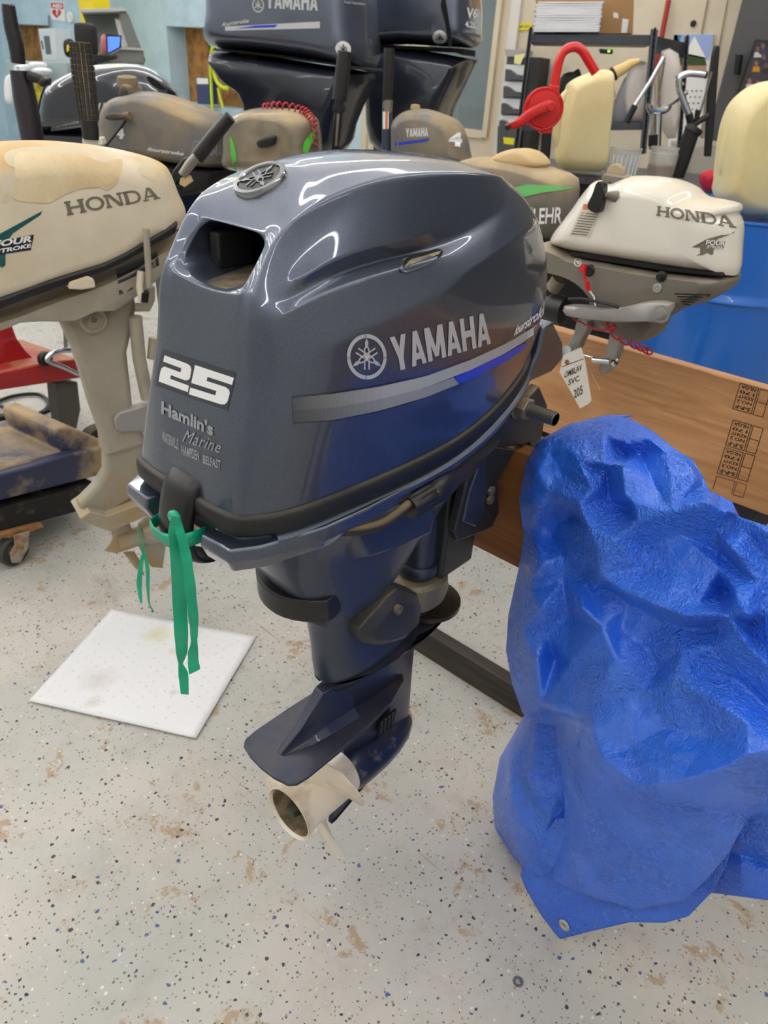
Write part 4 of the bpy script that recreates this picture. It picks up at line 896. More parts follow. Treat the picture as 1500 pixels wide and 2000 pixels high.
sheet('side_lobe', L2, R2_, lambda U, V, X, Y: np.interp(Y, [1380, 1550, 1722], [1.035, .965, .935])-.03*np.sin(np.pi*U)+.02, 60, 90, TP, folds=FL, curl=.05, seed=4, curlw=.25, back=.03)
L3 = [(0,1085,1600),(.35,1040,1660),(.55,1016,1708),(.7,1026,1735),(.85,1055,1785),(1,1092,1835)]
R3_ = [(0,1440,1580),(.35,1430,1650),(.55,1424,1672),(.7,1418,1690),(.85,1406,1712),(1,1392,1736)]
sheet('hem_flap', L3, R3_, lambda U, V, X, Y: np.interp(Y, [1600, 1720, 1836], [.935, .925, .905])+.0*U, 110, 60, TP, folds=[([(1066,1722),(1180,1745),(1330,1772)], .012, 20, 'v'), ([(1050,1775),(1120,1742)], .008, 8, 'r')], crum=.55, curl=0, seed=9, bot=([1092,1160,1230,1300,1345,1392],[0,5,12,36,38,5]))
L4 = [(0,1340,1120),(.4,1370,1500),(.7,1375,1640),(1,1376,1742)]; R4_ = [(0,1720,1120),(.4,1740,1450),(.7,1740,1620),(1,1740,1790)]
sheet('rear_fall', L4, R4_, lambda U, V, X, Y: 1.03-.02*np.abs(np.sin(6*U))-.03*V, 70, 110, TP, folds=[([(1420,1660),(1510,1690)], .02, 12, 'v'), ([(1440,1560),(1450,1740)], .012, 16, 'r')], crum=.7, curl=0, seed=13)
hf = world_bvh([bpy.data.objects['hem_flap']]); hh = hf.ray_cast(CAMP, ray(1102, 1807).normalized()); gn = hh[1] if hh[1].dot(CAMP-hh[0]) > 0 else -hh[1]
g = G(); pr = [(.0085+.0035*cos(a), .0018+.0016*sin(a)) for a in [2*pi*k/10 for k in range(11)]]; g.lathe(pr, hh[0]-gn*.001, gn, 32, (False, False)); gr = g.build('grommet', mat('brushed_eyelet_metal', (214, 206, 190), .3, .8), TP, label='round silver metal eyelet')
g = G(); g.lathe([(.0075, 0), (0, .0)], hh[0]+gn*.0006, gn, 24, (False, False)); g.build('eyelet_hole', mat('floor_seen_through', (150, 142, 130), .7), gr)
# ------------------------------------------------------------------ things on the floor
pad = [onz(*p, 0.004) for p in ((218, 1192), (500, 1245), (383, 1443), (57, 1370))]
g = G(); n = 24; vs = []
for i in range(n+1):
    for j in range(n+1):
        u, v = i/n, j/n; p = pad[0]*(1-u)*(1-v)+pad[1]*u*(1-v)+pad[2]*u*v+pad[3]*(1-u)*v; p = p.copy(); p.z = .004+.0012*noise.noise(p*9)+.002*((u-.5)**4+(v-.5)**4)*4; vs.append(p)
g.add(vs, [(i*(n+1)+j, i*(n+1)+j+1, (i+1)*(n+1)+j+1, (i+1)*(n+1)+j) for i in range(n) for j in range(n)])
def pad_mat():
    m = mat('white_absorbent_pad', (232, 232, 234), .9); nt = m.node_tree; N = nt.nodes; L = nt.links; b = N['Principled BSDF']; tc = N.new('ShaderNodeTexCoord')
    def blob(p, r, col, prev, st):
        vm = N.new('ShaderNodeVectorMath'); vm.operation = 'DISTANCE'; L.new(tc.outputs['Object'], vm.inputs[0]); vm.inputs[1].default_value = p
        nz = N.new('ShaderNodeTexNoise'); nz.inputs['Scale'].default_value = 30; nz.inputs['Detail'].default_value = 6; L.new(tc.outputs['Object'], nz.inputs['Vector'])
        a = N.new('ShaderNodeMath'); a.operation = 'MULTIPLY_ADD'; L.new(nz.outputs['Fac'], a.inputs[0]); a.inputs[1].default_value = r*1.2; L.new(vm.outputs['Value'], a.inputs[2])
        mr = N.new('ShaderNodeMapRange'); mr.inputs['From Min'].default_value = r*1.6; mr.inputs['From Max'].default_value = r*.6; mr.inputs['To Max'].default_value = st; L.new(a.outputs[0], mr.inputs['Value'])
        mx = N.new('ShaderNodeMix'); mx.data_type = 'RGBA'; L.new(mr.outputs['Result'], mx.inputs['Factor']); ii = [q for q in mx.inputs if q.type == 'RGBA']
        if isinstance(prev, tuple): ii[0].default_value = (*s2l(prev), 1)
        else: L.new(prev, ii[0])
        ii[1].default_value = (*s2l(col), 1); return [q for q in mx.outputs if q.type == 'RGBA'][0]
    c0 = sum(pad, Vector())/4; c0.z = 0; c = (232, 232, 234)
    for (px, py), r, col, st in (((305, 1242), .05, (214, 206, 150), .7), ((192, 1330), .06, (200, 192, 178), .5), ((180, 1375), .03, (190, 176, 156), .4), ((338, 1355), .015, (190, 180, 160), .7), ((340, 1275), .02, (206, 200, 170), .6)):
        q = onz(px, py, 0)-c0; c = blob(tuple(q), r, col, c, st)
    v = N.new('ShaderNodeTexVoronoi'); v.inputs['Scale'].default_value = 38; v.inputs['Randomness'].default_value = .15; L.new(tc.outputs['Object'], v.inputs['Vector'])
    mr = N.new('ShaderNodeMapRange'); mr.inputs['From Min'].default_value = .14; mr.inputs['From Max'].default_value = .08; mr.inputs['To Max'].default_value = .4; L.new(v.outputs['Distance'], mr.inputs['Value'])
    mx = N.new('ShaderNodeMix'); mx.data_type = 'RGBA'; L.new(mr.outputs['Result'], mx.inputs['Factor']); ii = [q for q in mx.inputs if q.type == 'RGBA']; L.new(c, ii[0]); ii[1].default_value = (.42, .42, .40, 1)
    L.new([q for q in mx.outputs if q.type == 'RGBA'][0], b.inputs['Base Color']); return m
tag(g.build('absorbent_pad', pad_mat(), solid=.003), 'square white absorbent pad with a yellow oil stain lying on the floor', 'floor pad')
g = G(); p = onz(1012, 1917, .002); g.lathe([(.010, -.001), (.010, .001), (.005, .001), (.005, -.001), (.010, -.001)], p, (0, 0, 1), 24, (False, False)); tag(g.build('washer', mat('grey_washer', (120, 122, 124), .4, .6)), 'small flat grey washer lying on the floor below the tarp', 'washer')
g = G(); p = onz(798, 1388, .006); q = onz(801, 1404, .006); g.tube([p, q], .0055, 8); tag(g.build('wood_chip', mat('orange_chip', (196, 118, 66), .8)), 'short orange wood chip on the floor beside the propeller leg', 'wood chip')
# ------------------------------------------------------------------ helpers for side-on shapes standing in a vertical plane
def puffo(pl, L, t, name, m, parent=None, off=0, inner=.5, k=5, sm=3, tb=None, label=None, **kw):
    P = crc(L, sm) if sm else [Vector(q) for q in L]; P = [pl.p(q[0], q[1], off) for q in P]
    return G().puff(P, pl.n, t, tb, k, inner).build(name, m, parent, auto=50, label=label, **kw)
def plate(pl, L, d, name, m, parent=None, off=0, bevel=.002, sm=0, label=None, seg=2, **kw):
    P = crc(L, sm) if sm else L; g = G(); g.prism([pl.p(q[0], q[1], off) for q in P], -pl.n*d); return g.build(name, m, parent, bevel=bevel, label=label, seg=seg, **kw)
def rod(pl, L, r, name, m, parent=None, seg=12, smooth=0, off=0, label=None, **kw):
    offs = off if hasattr(off, '__len__') else [off]*len(L)
    return G().tube([pl.p(q[0], q[1], o) for q, o in zip(L, offs)], r, seg, smooth=smooth).build(name, m, parent, label=label, **kw)
def disc(pl, px, py, r, t, name, m, parent=None, off=0, seg=28, prof=None, label=None):
    c = pl.p(px, py, off); pr = prof or [(0, -.002), (r, -.002), (r, t*.7), (r*.85, t), (0, t)]
    return G().lathe(pr, c, pl.n, seg).build(name, m, parent, label=label)
def marks(pl, txt, quad, m, parent, target, **k): return label_text(txt, quad, m, parent, world_bvh(target if isinstance(target, list) else [target]), **k)
def polys(P, quad, m, parent, target, name, **k): return sticker(poly_bm(P), name, m, parent, world_bvh([target]), homog(quad), k.get('off', .0012), k.get('nx', 10), k.get('ny', 4), k.get('label'))
cream = mat('aged_white_gelcoat', (222, 212, 192), .6, 0, 0, mott=((206, 188, 158), 4, .4, .7), dust=.92, dlo=.1, dsc=5, dustcol=(204, 174, 124), wear=((190, 160, 112), 6, .66, .78))
cream2 = mat('white_gelcoat', (228, 222, 210), .25, 0, .8, dust=.85, dlo=.45, dsc=4, dustcol=(214, 190, 148))
mgrey = mat('champagne_grey_casting', (168, 160, 144), .5, .15, dust=.6, dlo=.3, dustcol=(196, 170, 126), mott=((150, 142, 126), 5, .45, .7))
mstain = mat('stained_grey_casting', (162, 154, 138), .45, .15, .1, mott=((168, 140, 92), 5, .42, .62), dust=.6, dlo=.3)
hgrey = mat('warm_grey_plastic', (118, 112, 102), .5, 0, dust=.55, dlo=.3, dustcol=(176, 160, 132))
ltgrey = mat('light_grey_casting', (160, 158, 154), .4, .35, dust=.25, dlo=.4)
serif = mat('grey_serif_print', (116, 108, 94), .5); greypr = mat('grey_print', (110, 104, 92), .5)
# slab-serif capitals drawn as strokes
SER = {'H': ([[(0,0),(.34,0),(.34,.14),(0,.14)],[(.66,0),(1,0),(1,.14),(.66,.14)],[(0,.86),(.34,.86),(.34,1),(0,1)],[(.66,.86),(1,.86),(1,1),(.66,1)],[(.07,.14),(.27,.14),(.27,.86),(.07,.86)],[(.73,.14),(.93,.14),(.93,.86),(.73,.86)],[(.27,.42),(.73,.42),(.73,.58),(.27,.58)]]),
 'N': ([[(0,0),(.30,0),(.30,.14),(0,.14)],[(0,.86),(.3,.86),(.3,1),(0,1)],[(.72,.86),(1,.86),(1,1),(.72,1)],[(.08,.14),(.22,.14),(.22,.86),(.08,.86)],[(.80,0),(.92,0),(.92,.86),(.80,.86)],[(.16,1),(.36,1),(.92,0),(.70,0)]]),
 'D': (band([(.17,.07),(.55,.07),(.75,.14),(.87,.3),(.9,.5),(.87,.7),(.75,.86),(.55,.93),(.17,.93)],.15)+[[(.07,0),(.28,0),(.28,1),(.07,1)],[(0,0),(.3,0),(.3,.12),(0,.12)],[(0,.88),(.3,.88),(.3,1),(0,1)]]),
 'O': (band([(.5+.41*cos(a), .5+.43*sin(a)) for a in [2*pi*k/22 for k in range(22)]], .17, True)),
 'A': ([[(0,0),(.32,0),(.32,.12),(0,.12)],[(.62,0),(1,0),(1,.12),(.62,.12)],[(.08,.1),(.20,.1),(.52,1),(.40,1)],[(.70,.1),(.92,.1),(.62,1),(.40,1)],[(.22,.26),(.78,.26),(.74,.38),(.26,.38)]])}
def serword(s, gap=.03):
    x = 0; out = []
    for c in s: out += [[(x+a, b) for a, b in P] for P in SER[c]]; x += 1+gap
    return [[(a/(x-gap), b) for a, b in P] for P in out]
WING = [[(.0,.30),(.36,.66),(1,1),(.98,.93),(.60,.66),(.52,.52),(.40,.50)], [(.0,.30),(.40,.50),(.36,.10),(.28,.02),(.10,-.02),(.20,.06),(.20,.30)], [(.40,.50),(.52,.52),(.50,.40),(.50,.06),(.46,.02),(.36,.10)]]
# ------------------------------------------------------------------ white outboard at the left
PH = PL(200, 560, 1.80, 75)
HL = thing('outboard_motor', PH.p(250, 1060), 'dusty cream outboard motor at the left edge with a flaking dust crust on its cowl', 'outboard motor')
hc = puffo(PH, [(352,432),(338,440),(300,462),(250,492),(200,516),(130,537),(60,560),(0,583),(-90,606),(-180,600),(-215,520),(-205,420),(-170,340),(-110,295),(-50,280),(0,277),(60,275),(120,277),(200,286),(260,298),(308,314),(326,332),(342,372),(356,405)], .12, 'cowling', cream, HL, inner=.62, k=7, sm=4)
def bandpx(pl, up, lo, t, name, m, parent, off, **kw):
    L = up+lo[::-1]; return plate(pl, L, t, name, m, parent, off=off, bevel=.006, **kw)
bandpx(PH, [(-210,600),(-90,606),(0,583),(60,560),(130,537),(200,516),(250,492),(300,462),(350,432)], [(-210,622),(-90,630),(0,607),(60,582),(132,558),(200,534),(250,510),(300,482),(345,456)], .21, 'cowl_seal', M['rubber'], HL, .118)
pan = puffo(PH, [(345,452),(300,478),(250,506),(200,530),(130,555),(60,580),(0,603),(-90,626),(-200,622),(-190,650),(-60,640),(0,617),(60,613),(130,612),(175,592),(215,590),(262,560),(300,530),(338,486)], .095, 'lower_pan', mgrey, HL, inner=.8, k=4, sm=2)
plate(PH, [(100,602),(170,594),(230,586),(262,560),(268,600),(262,640),(250,690),(262,800),(290,870),(205,895),(203,860),(182,800),(166,745),(148,690),(130,650),(118,625)], .075, 'leg_housing', mgrey, HL, off=.038, bevel=.016, seg=4)
plate(PH, [(136,552),(172,540),(184,545),(188,562),(160,567),(134,565)], .03, 'cowl_latch', cream, HL, off=.125, bevel=.004)
disc(PH, 181, 622, .034, .012, 'pivot_boss', mgrey, HL, off=.045, prof=[(0,-.01),(.034,-.01),(.034,.008),(.030,.012),(.026,.012),(.022,.006),(.012,.006),(.012,.010),(.008,.010),(.007,.002),(0,.002)])
plate(PH, [(222,820),(232,806),(262,798),(310,784),(320,850),(262,842),(238,846),(226,838)], .03, 'side_arm', ltgrey, HL, off=.055, bevel=.005, seg=3)
plate(PH, [(205,866),(300,850),(320,900),(300,945),(262,975),(206,1008),(170,1000),(152,992),(166,975),(188,953),(206,925)], .05, 'gearcase_leg', mstain, HL, off=.025, bevel=.012, seg=3)
o_ = [PH.p(*q) for q in ((146,996),(176,1010),(206,1021),(264,996),(310,975),(300,958),(240,975),(200,990),(165,982))]; g = G(); g.loft([[q+PH.n*.055 for q in o_], [q-PH.n*.055 for q in o_]]); g.build('ventilation_plate', mstain, HL, bevel=.003)
c = PH.p(300, 1030); g = G(); ax = -PH.e; g.lathe([(0,-.22),(.02,-.20),(.036,-.15),(.042,-.08),(.042,-.02),(.03,0),(0,0)], PH.p(276, 1040), ax, 28); g.build('gearcase_bullet', mstain, HL)
plate(PH, [(268,1062),(330,1030),(318,1110),(296,1108),(282,1090)], .008, 'skeg', mstain, HL, bevel=.002)
g = G(); g.lathe([(0,0),(.026,0),(.026,.04),(.022,.07),(0,.07)], PH.p(276,1044), ax, 24); pb = g.build('propeller', mstain, HL, label='stained cream propeller')
for L_, o in (([(231,1010),(252,1020),(263,1045),(278,1051),(272,1066),(228,1081),(203,1076),(214,1062),(220,1051),(212,1021)], .0), ([(240,1078),(262,1076),(274,1096),(283,1126),(262,1108)], .02), ([(180,1006),(198,1016),(190,1030)], -.03)):
    P = [PH.p(*q) for q in L_]; cc = sum(P, Vector())/len(P); G().puff(P, PH.n, .006, k=3, inner=.3).build('blade', mstain, pb)
for L_, r in (([(264,618),(272,700),(288,778)], .017), ([(262,600),(288,600),(294,585),(294,560)], .011), ([(300,660),(296,700)], .012)): rod(PH, L_, r, 'tilt_strut', mgrey, HL, off=.05)
rod(PH, [(285,446),(287,480),(292,562)], .0075, 'lever_rod', mgrey, HL, off=.14); rod(PH, [(275,530),(272,560),(278,590)], .008, 'shift_lever', cream, HL, off=.13); plate(PH, [(277,572),(292,570),(290,592),(276,592)], .02, 'lever_foot', M['black'], HL, off=.14)
lab = world_bvh([hc]); lp2 = world_bvh([pan])
sticker(poly_bm(serword('HONDA')), 'maker_lettering', serif, hc, lab, homog([(131,421),(313,388),(304,364),(124,394)]), .0012, 16, 3)
teal = mat('teal_print', (26, 84, 84), .4)
for P, mm in zip(WING, (teal, M['darkprint'], teal)): sticker(poly_bm([P]), 'wing_emblem', mm, hc, lab, homog([(-60,535),(82,512),(82,412),(-60,436)]), .001, 4, 3)
quad_sticker([(-20,500),(60,488),(66,458),(-20,474)], M['darkprint'], hc, lab, 'script_plate', .0014)
label_text('FOUR', [(-14,484),(62,472),(65,459),(-10,470)], M['white'], hc, lab, name='lettering', bold=.04, off=.002); label_text('STROKE', [(-10,496),(60,483),(61,475),(-8,487)], M['white'], hc, lab, name='lettering', bold=.04, off=.002)
quad_sticker([(231,554),(311,518),(307,491),(226,526)], M['darkprint'], pan, lp2, 'instruction_label', .001, label='black instruction label with pale print')
for k in range(6): quad_sticker([(236+12*k,548-5*k),(245+12*k,544-5*k),(243+12*k,530-5*k),(234+12*k,534-5*k)], greypr, pan, lp2, 'label_block', .0018, 1, 1)
label_text('R', [(233,576),(242,574),(241,566),(232,567)], M['darkprint'], pan, lp2, name='lettering', off=.001); quad_sticker([(247,570),(259,564),(259,561),(256,562)], M['darkprint'], pan, lp2, 'arrow', .001, 1, 1)
# dust crust: raised flaking patch on the cowl
cr_ = crc([(30,305),(60,296),(110,300),(160,303),(200,318),(238,312),(232,345),(224,362),(207,372),(196,366),(160,368),(140,374),(110,388),(95,396),(60,395),(34,392),(24,378),(30,350)], 3)
bm = poly_bm([[(q[0], q[1]) for q in cr_]]); sticker(bm, 'dust_crust', mat('flaking_tan_dust', (208,184,142), .95, bump=(120,.4,.002), mott=((222,204,168), 5, .4, .6)), hc, lab, lambda u, v: (u, v), .0014, 10, 8)
for L_ in ([(10,300),(60,288),(140,290),(175,305),(120,318),(60,330),(20,325)], [(268,330),(290,318),(302,335),(304,352),(290,350),(276,342)], [(4,392),(14,376),(18,384),(12,396)]):
    bm = poly_bm([[(q[0], q[1]) for q in crc(L_, 3)]]); sticker(bm, 'bare_patch', mat('bare_white', (208,194,164), .8, bump=(80,.2,.001)), hc, lab, lambda u, v: (u, v), .0010, 6, 4)
# green ribbon on its propeller
G2 = thing('green_ribbon', PH.p(285, 1190, .05), 'green plastic ribbon hanging from the stained cream propeller', 'ribbon')
ribbon('tail', [PH.p(*q, .05) for q in ((268,1030),(276,1055),(280,1075),(276,1100),(272,1140),(276,1178))], [.004,.004,.007,.012,.016,.006], M['green'], G2, tw=.2)
ribbon('tail', [PH.p(*q, .052) for q in ((280,1075),(288,1110),(289,1150),(292,1180),(300,1195))], [.005,.012,.010,.004,.004], M['green'], G2, tw=.3)
# ------------------------------------------------------------------ small white outboard clamped to the rear board
PS = PL(1250, 600, a=0, P=Vector((0, 1.68, 0)))
HS = thing('outboard_motor', PS.p(1180, 700), 'small white outboard motor clamped to the rear board, with a red coiled cord', 'outboard motor')
sc2 = puffo(PS, [(1133,490),(1100,481),(1082,472),(1088,455),(1103,435),(1128,402),(1150,372),(1170,352),(1200,356),(1222,348),(1240,343),(1277,344),(1320,350),(1353,363),(1377,383),(1410,390),(1443,398),(1447,410),(1441,418),(1450,440),(1448,480),(1443,533),(1423,533),(1360,526),(1300,517),(1240,508),(1190,500)], .085, 'cowling', cream2, HS, inner=.55, k=7, sm=3)
plate(PS, [(1112,492),(1190,500),(1300,519),(1408,533),(1410,541),(1300,530),(1185,512),(1115,500)], .12, 'cowl_gap', M['black_m'], HS, off=.06)
sp_ = puffo(PS, [(1055,487),(1062,474),(1082,472),(1110,484),(1133,496),(1200,506),(1300,525),(1380,534),(1430,539),(1440,547),(1423,567),(1383,588),(1340,600),(1300,622),(1240,620),(1200,602),(1167,560),(1135,536),(1100,524),(1060,512)], .088, 'lower_pan', hgrey, HS, inner=.82, k=4, sm=2)
for i in range(5): plate(PS, [(1318+i*4,573+i*5),(1380-i*8,575+i*5),(1378-i*8,577+i*5),(1318+i*4,575+i*5)], .004, 'pan_groove', M['black_m'], sp_, off=.088, bevel=0)
puffo(PS, [(1170,555),(1230,590),(1300,610),(1290,650),(1250,665),(1200,640),(1165,600)], .05, 'drive_casing', hgrey, HS, inner=.8, k=3)
arm = puffo(PS, [(1103,597),(1130,596),(1170,603),(1213,601),(1250,592),(1283,587),(1318,592),(1310,612),(1293,628),(1277,627),(1240,628),(1200,628),(1150,622),(1107,615)], .02, 'steering_arm', ltgrey, HS, inner=.8, k=3, off=.10, sm=2)
disc(PS, 1292, 613, .019, .012, 'pivot_washer', ltgrey, arm, off=.118, prof=[(0,0),(.019,0),(.019,.003),(.012,.003),(.011,.006),(.0075,.006),(.0075,.012),(0,.012)])
disc(PS, 1292, 540, .011, .004, 'screw', M['black'], HS, off=.088); disc(PS, 1284, 563, .010, .004, 'screw', ltgrey, HS, off=.088); disc(PS, 1384, 577, .003, .003, 'screw', M['black'], HS, off=.082)
g = G(); q0 = PS.p(1068, 590, .03); q1 = PS.p(1110, 605, .09)
g.lathe([(0,0),(.016,0),(.030,.006),(.034,.02),(.034,.05),(.026,.055),(0,.055)], PS.p(1068,598,.06), PS.e, 28); g.build('throttle_collar', M['black'], HS)
g = G(); g.lathe([(0,0),(.02,0),(.012,.02),(.012,.03),(0,.03)], PS.p(1060,592,.06), PS.e, 20); g.build('grip_end', mat('dusty_grip', (140,126,100), .8), HS)
rod(PS, [(1078,565),(1092,545)], .018, 'front_pipe', mat('dusty_metal', (158,148,128), .7), HS, off=.02, seg=20)
rod(PS, [(1110,584),(1140,584),(1180,592),(1208,600)], .0035, 'throttle_cable', M['black'], HS, off=.11, smooth=4)
def claw(L_, off): return plate(PS, L_, .03, 'clamp_claw', ltgrey, HS, off=off, bevel=.006, sm=2, seg=3)
cy0 = .035
claw([(1128,622),(1148,628),(1146,648),(1136,664),(1128,684),(1112,694),(1103,690),(1108,672),(1120,652)], .02); claw([(1197,640),(1233,647),(1230,660),(1213,667),(1207,690),(1198,710),(1182,731),(1168,724),(1172,706),(1182,692),(1188,662)], .03)
plate(PS, [(1140,622),(1260,640),(1258,665),(1225,662),(1150,642)], .05, 'clamp_yoke', ltgrey, HS, off=-.01, bevel=.008)
g = G(); a, b = PS.p(1102,686,.05), PS.p(1190,706,.05); g.tube([a, b], .0035, 10); g.lathe([(0,0),(.012,0),(.013,.006),(.007,.01),(0,.01)], PS.p(1200,706,.02), PS.n, 24); g.tube([PS.p(1158,703,.05), PS.p(1192,706,.05)], .008, 12); g.tube([PS.p(1106,684,.03), PS.p(1106,684,.055)], .011, 16); g.build('clamp_screw', M['chrome'], HS)
plate(PS, [(1163,360),(1170,354),(1178,362),(1176,385),(1170,413),(1160,416),(1148,408),(1147,398),(1156,380)], .022, 'starter_handle', M['black'], HS, off=.11, bevel=.006, sm=2, seg=3)
g = G(); g.tube([PS.p(1174,380,.10), PS.p(1185,381,.09), PS.p(1194,382,.088), PS.p(1203,384,.08)], [.006,.0065,.009,.012], 16); g.build('starter_guide', hgrey, HS)
plate(PS, [(1172,352),(1178,338),(1200,342),(1230,347),(1226,360),(1200,360)], .05, 'fuel_cap', hgrey, HS, off=.03, bevel=.004); disc(PS, 1204, 339, .02, .01, 'vent_knob', mat('dusty_knob', (176,158,128), .8), HS, off=.01)
bS = world_bvh([sc2]); bP = world_bvh([sp_])
sticker(poly_bm(serword('HONDA')), 'maker_lettering', serif, sc2, bS, homog([(1282,421),(1438,446),(1430,422),(1284,402)]), .0012, 14, 3)
for P, mm in zip(WING, (greypr, greypr, greypr)): sticker(poly_bm([P]), 'wing_emblem', mm, sc2, bS, homog([(1350,498),(1436,500),(1434,452),(1352,450)]), .001, 3, 3)
quad_sticker([(1379,486),(1412,485),(1416,471),(1382,471)], greypr, sc2, bS, 'script_plate', .0014, 3, 2)
label_text('FOUR', [(1378,478),(1414,480),(1416,471),(1380,468)], M['white'], sc2, bS, name='lettering', bold=.03, off=.002, nx=3, ny=1); label_text('STROKE', [(1380,485),(1410,486),(1411,481),(1381,479)], M['white'], sc2, bS, name='lettering', bold=.03, off=.002, nx=3, ny=1)
quad_sticker([(1112,460),(1152,464),(1176,402),(1140,398)], mat('pale_warning_label', (206,198,182), .6), sc2, bS, 'warning_label', .001, 4, 4)
quad_sticker([(1139,409),(1174,412),(1177,402),(1141,399)], mat('label_orange', (198,110,78), .6), sc2, bS, 'label_header', .0016, 3, 1)
for k in range(9): quad_sticker([(1137-k*2.6,417+k*5),(1168-k*2.6,420+k*5),(1169-k*2.6,418+k*5),(1138-k*2.6,415+k*5)], greypr, sc2, bS, 'label_line', .0016, 2, 1)
disc(PS, 1142, 523, .0085, .014, 'stop_button', M['red'], HS, off=.088); disc(PS, 1152, 528, .013, .008, 'switch_housing', M['black'], HS, off=.085)
sticker(poly_bm(band(circ(.5,.5,.42,20),.1,True)+[[(.3,.3),(.7,.3),(.7,.6),(.3,.6)]]), 'oil_symbol', M['white'], sp_, bP, homog([(1121,521),(1136,521),(1136,504),(1121,504)]), .001, 1, 1)
g = G(); g.tube([PS.p(*q, .11) for q in ((1142,528),(1141,540),(1145,550),(1150,556))], .003, 8, smooth=4); g.tube([PS.p(*q, .11) for q in ((1147,550),(1149,568))], .006, 8); g.build('lanyard', M['red'], HS)
rod(PS, [(1150,566),(1160,580),(1163,598)], .0018, 'lanyard_wire', M['white'], HS, off=.11)
# red coiled cord and tag
CRD = G(); path = cr([PS.p(*q, o) for q, o in (((1118,622),.10), ((1140,632),.10), ((1170,645),.10), ((1195,640),.10), ((1190,632),.11), ((1205,658),.10), ((1235,672),.09), ((1255,680),.09), ((1272,690),.08))], 16); pp = []
for i, p in enumerate(path):
    k = i/len(path); rr = .009 if k > .35 else .0005; pp.append(p+Vector((rr*cos(i*.62), -rr*.6*sin(i*.62), rr*sin(i*.62))))
CRD.tube(pp, .0022, 6); co = CRD.build('coiled_cord', mat('red_coiled_cord', (176, 34, 44), .4), None); tag(co, 'red coiled cord dangling under the small white motor onto the rear board', 'cord')
tg = [PS.p(*q, .062) for q in ((1100,694),(1135,678),(1142,700),(1155,782),(1150,788),(1133,798),(1112,760),(1093,727))]
g = G(); g.prism(tg, -PS.n*.0006); TG = g.build('paper_tag', mat('white_card', (226,222,212), .8), None, smooth=False); tag(TG, 'white paper tag with handwriting hanging from the small white motor', 'tag')
bt = world_bvh([TG]); ink = mat('black_ink', (30, 28, 28), .7)
def hand(t, q): label_text(t, q, ink, TG, bt, name='handwriting', bold=.012, shear=.2, nx=2, ny=1, off=.0008)
hand('OMBLAV', [(1102,739),(1139,722),(1136,711),(1104,726)]); hand('SVC', [(1110,753),(1134,743),(1131,733),(1109,742)]); hand('205', [(1122,778),(1140,768),(1137,752),(1119,763)])
for q in ([(1098,716),(1141,700)],[(1112,762),(1148,745)],[(1124,783),(1152,770)]): (x0,y0),(x1,y1) = q; quad_sticker([(x0,y0+.8),(x1,y1+.8),(x1,y1-.5),(x0,y0-.5)], ink, TG, bt, 'rule', .0008, 1, 1)
sticker(poly_bm([circ(.5,.5,.5,12)]), 'eyelet', mat('tag_eyelet', (150,96,70), .7), TG, bt, homog([(1103,712),(1112,712),(1112,702),(1103,702)]), .0008, 1, 1)
rod(PS, [(1108,706),(1130,690),(1150,720),(1172,762)], .0008, 'tag_wire', M['steel'], TG, off=.06, seg=5)
# ------------------------------------------------------------------ back walls
WY = 6.0
def wx(px, py=100, Y=WY): return ony(px, py, Y).x
def wz(px, py, Y=WY): return ony(px, py, Y).z
PWL = PL(0, 0, a=0, P=Vector((0, WY, 0)))
h1 = (wx(7, 60), wx(96, 60), wz(100, 128), wz(40, 47)); h2 = (wx(326, 60), wx(560, 60), wz(337, 197), wz(380, 53)); XB = -5.6
def wallholes(name, x0, x1, holes, m, y0, y1, top):
    g = G(); cur = x0
    for a, b, z0, z1 in holes:
        g.box(((cur+a)/2, (y0+y1)/2, top/2), (a-cur, y1-y0, top)); g.box(((a+b)/2, (y0+y1)/2, z0/2), (b-a, y1-y0, z0))
        if z1 < top: g.box(((a+b)/2, (y0+y1)/2, (z1+top)/2), (b-a, y1-y0, top-z1))
        cur = b
    g.box(((cur+x1)/2, (y0+y1)/2, top/2), (x1-cur, y1-y0, top)); o = g.build(name, m, smooth=False); o['kind'] = 'structure'; return o
wallholes('wall_back', RX0, XB, [h1, h2], m_blue, WY, WY+.28, CEIL+.1)
dx0, dx1 = wx(800, 60), wx(1001, 20)
wallholes('wall_back', XB, RX1, [(dx0, dx1, 0, 2.9)], m_beige, WY, WY+.28, CEIL+.1)
osb = mat('orange_strand_board', (176, 128, 70), .8, mott=((138, 92, 44), 7, .42, .58), bump=(26, .4, .004), wear=((206, 160, 100), 30, .58, .7))
for k, h in enumerate((h1, h2)):
    slab('window_%d' % (k+1), h[0]-.05, WY+.26, h[2]-.05, h[1]+.05, WY+.3, h[3]+.05, osb)
slab('wall_far', -9, 8.6, 0, 1, 8.7, 3.4, mat('dim_blue_office_wall', (132, 158, 168), .8)); slab('trim_1', XB-.05, WY-.02, 0, XB+.03, WY, CEIL, m_beige)
slab('wall_side', wx(1440, 60, 5.8), 5.75, 0, RX1, 5.8, CEIL+.1, mat('dark_grey_partition', (84, 84, 86), .8))
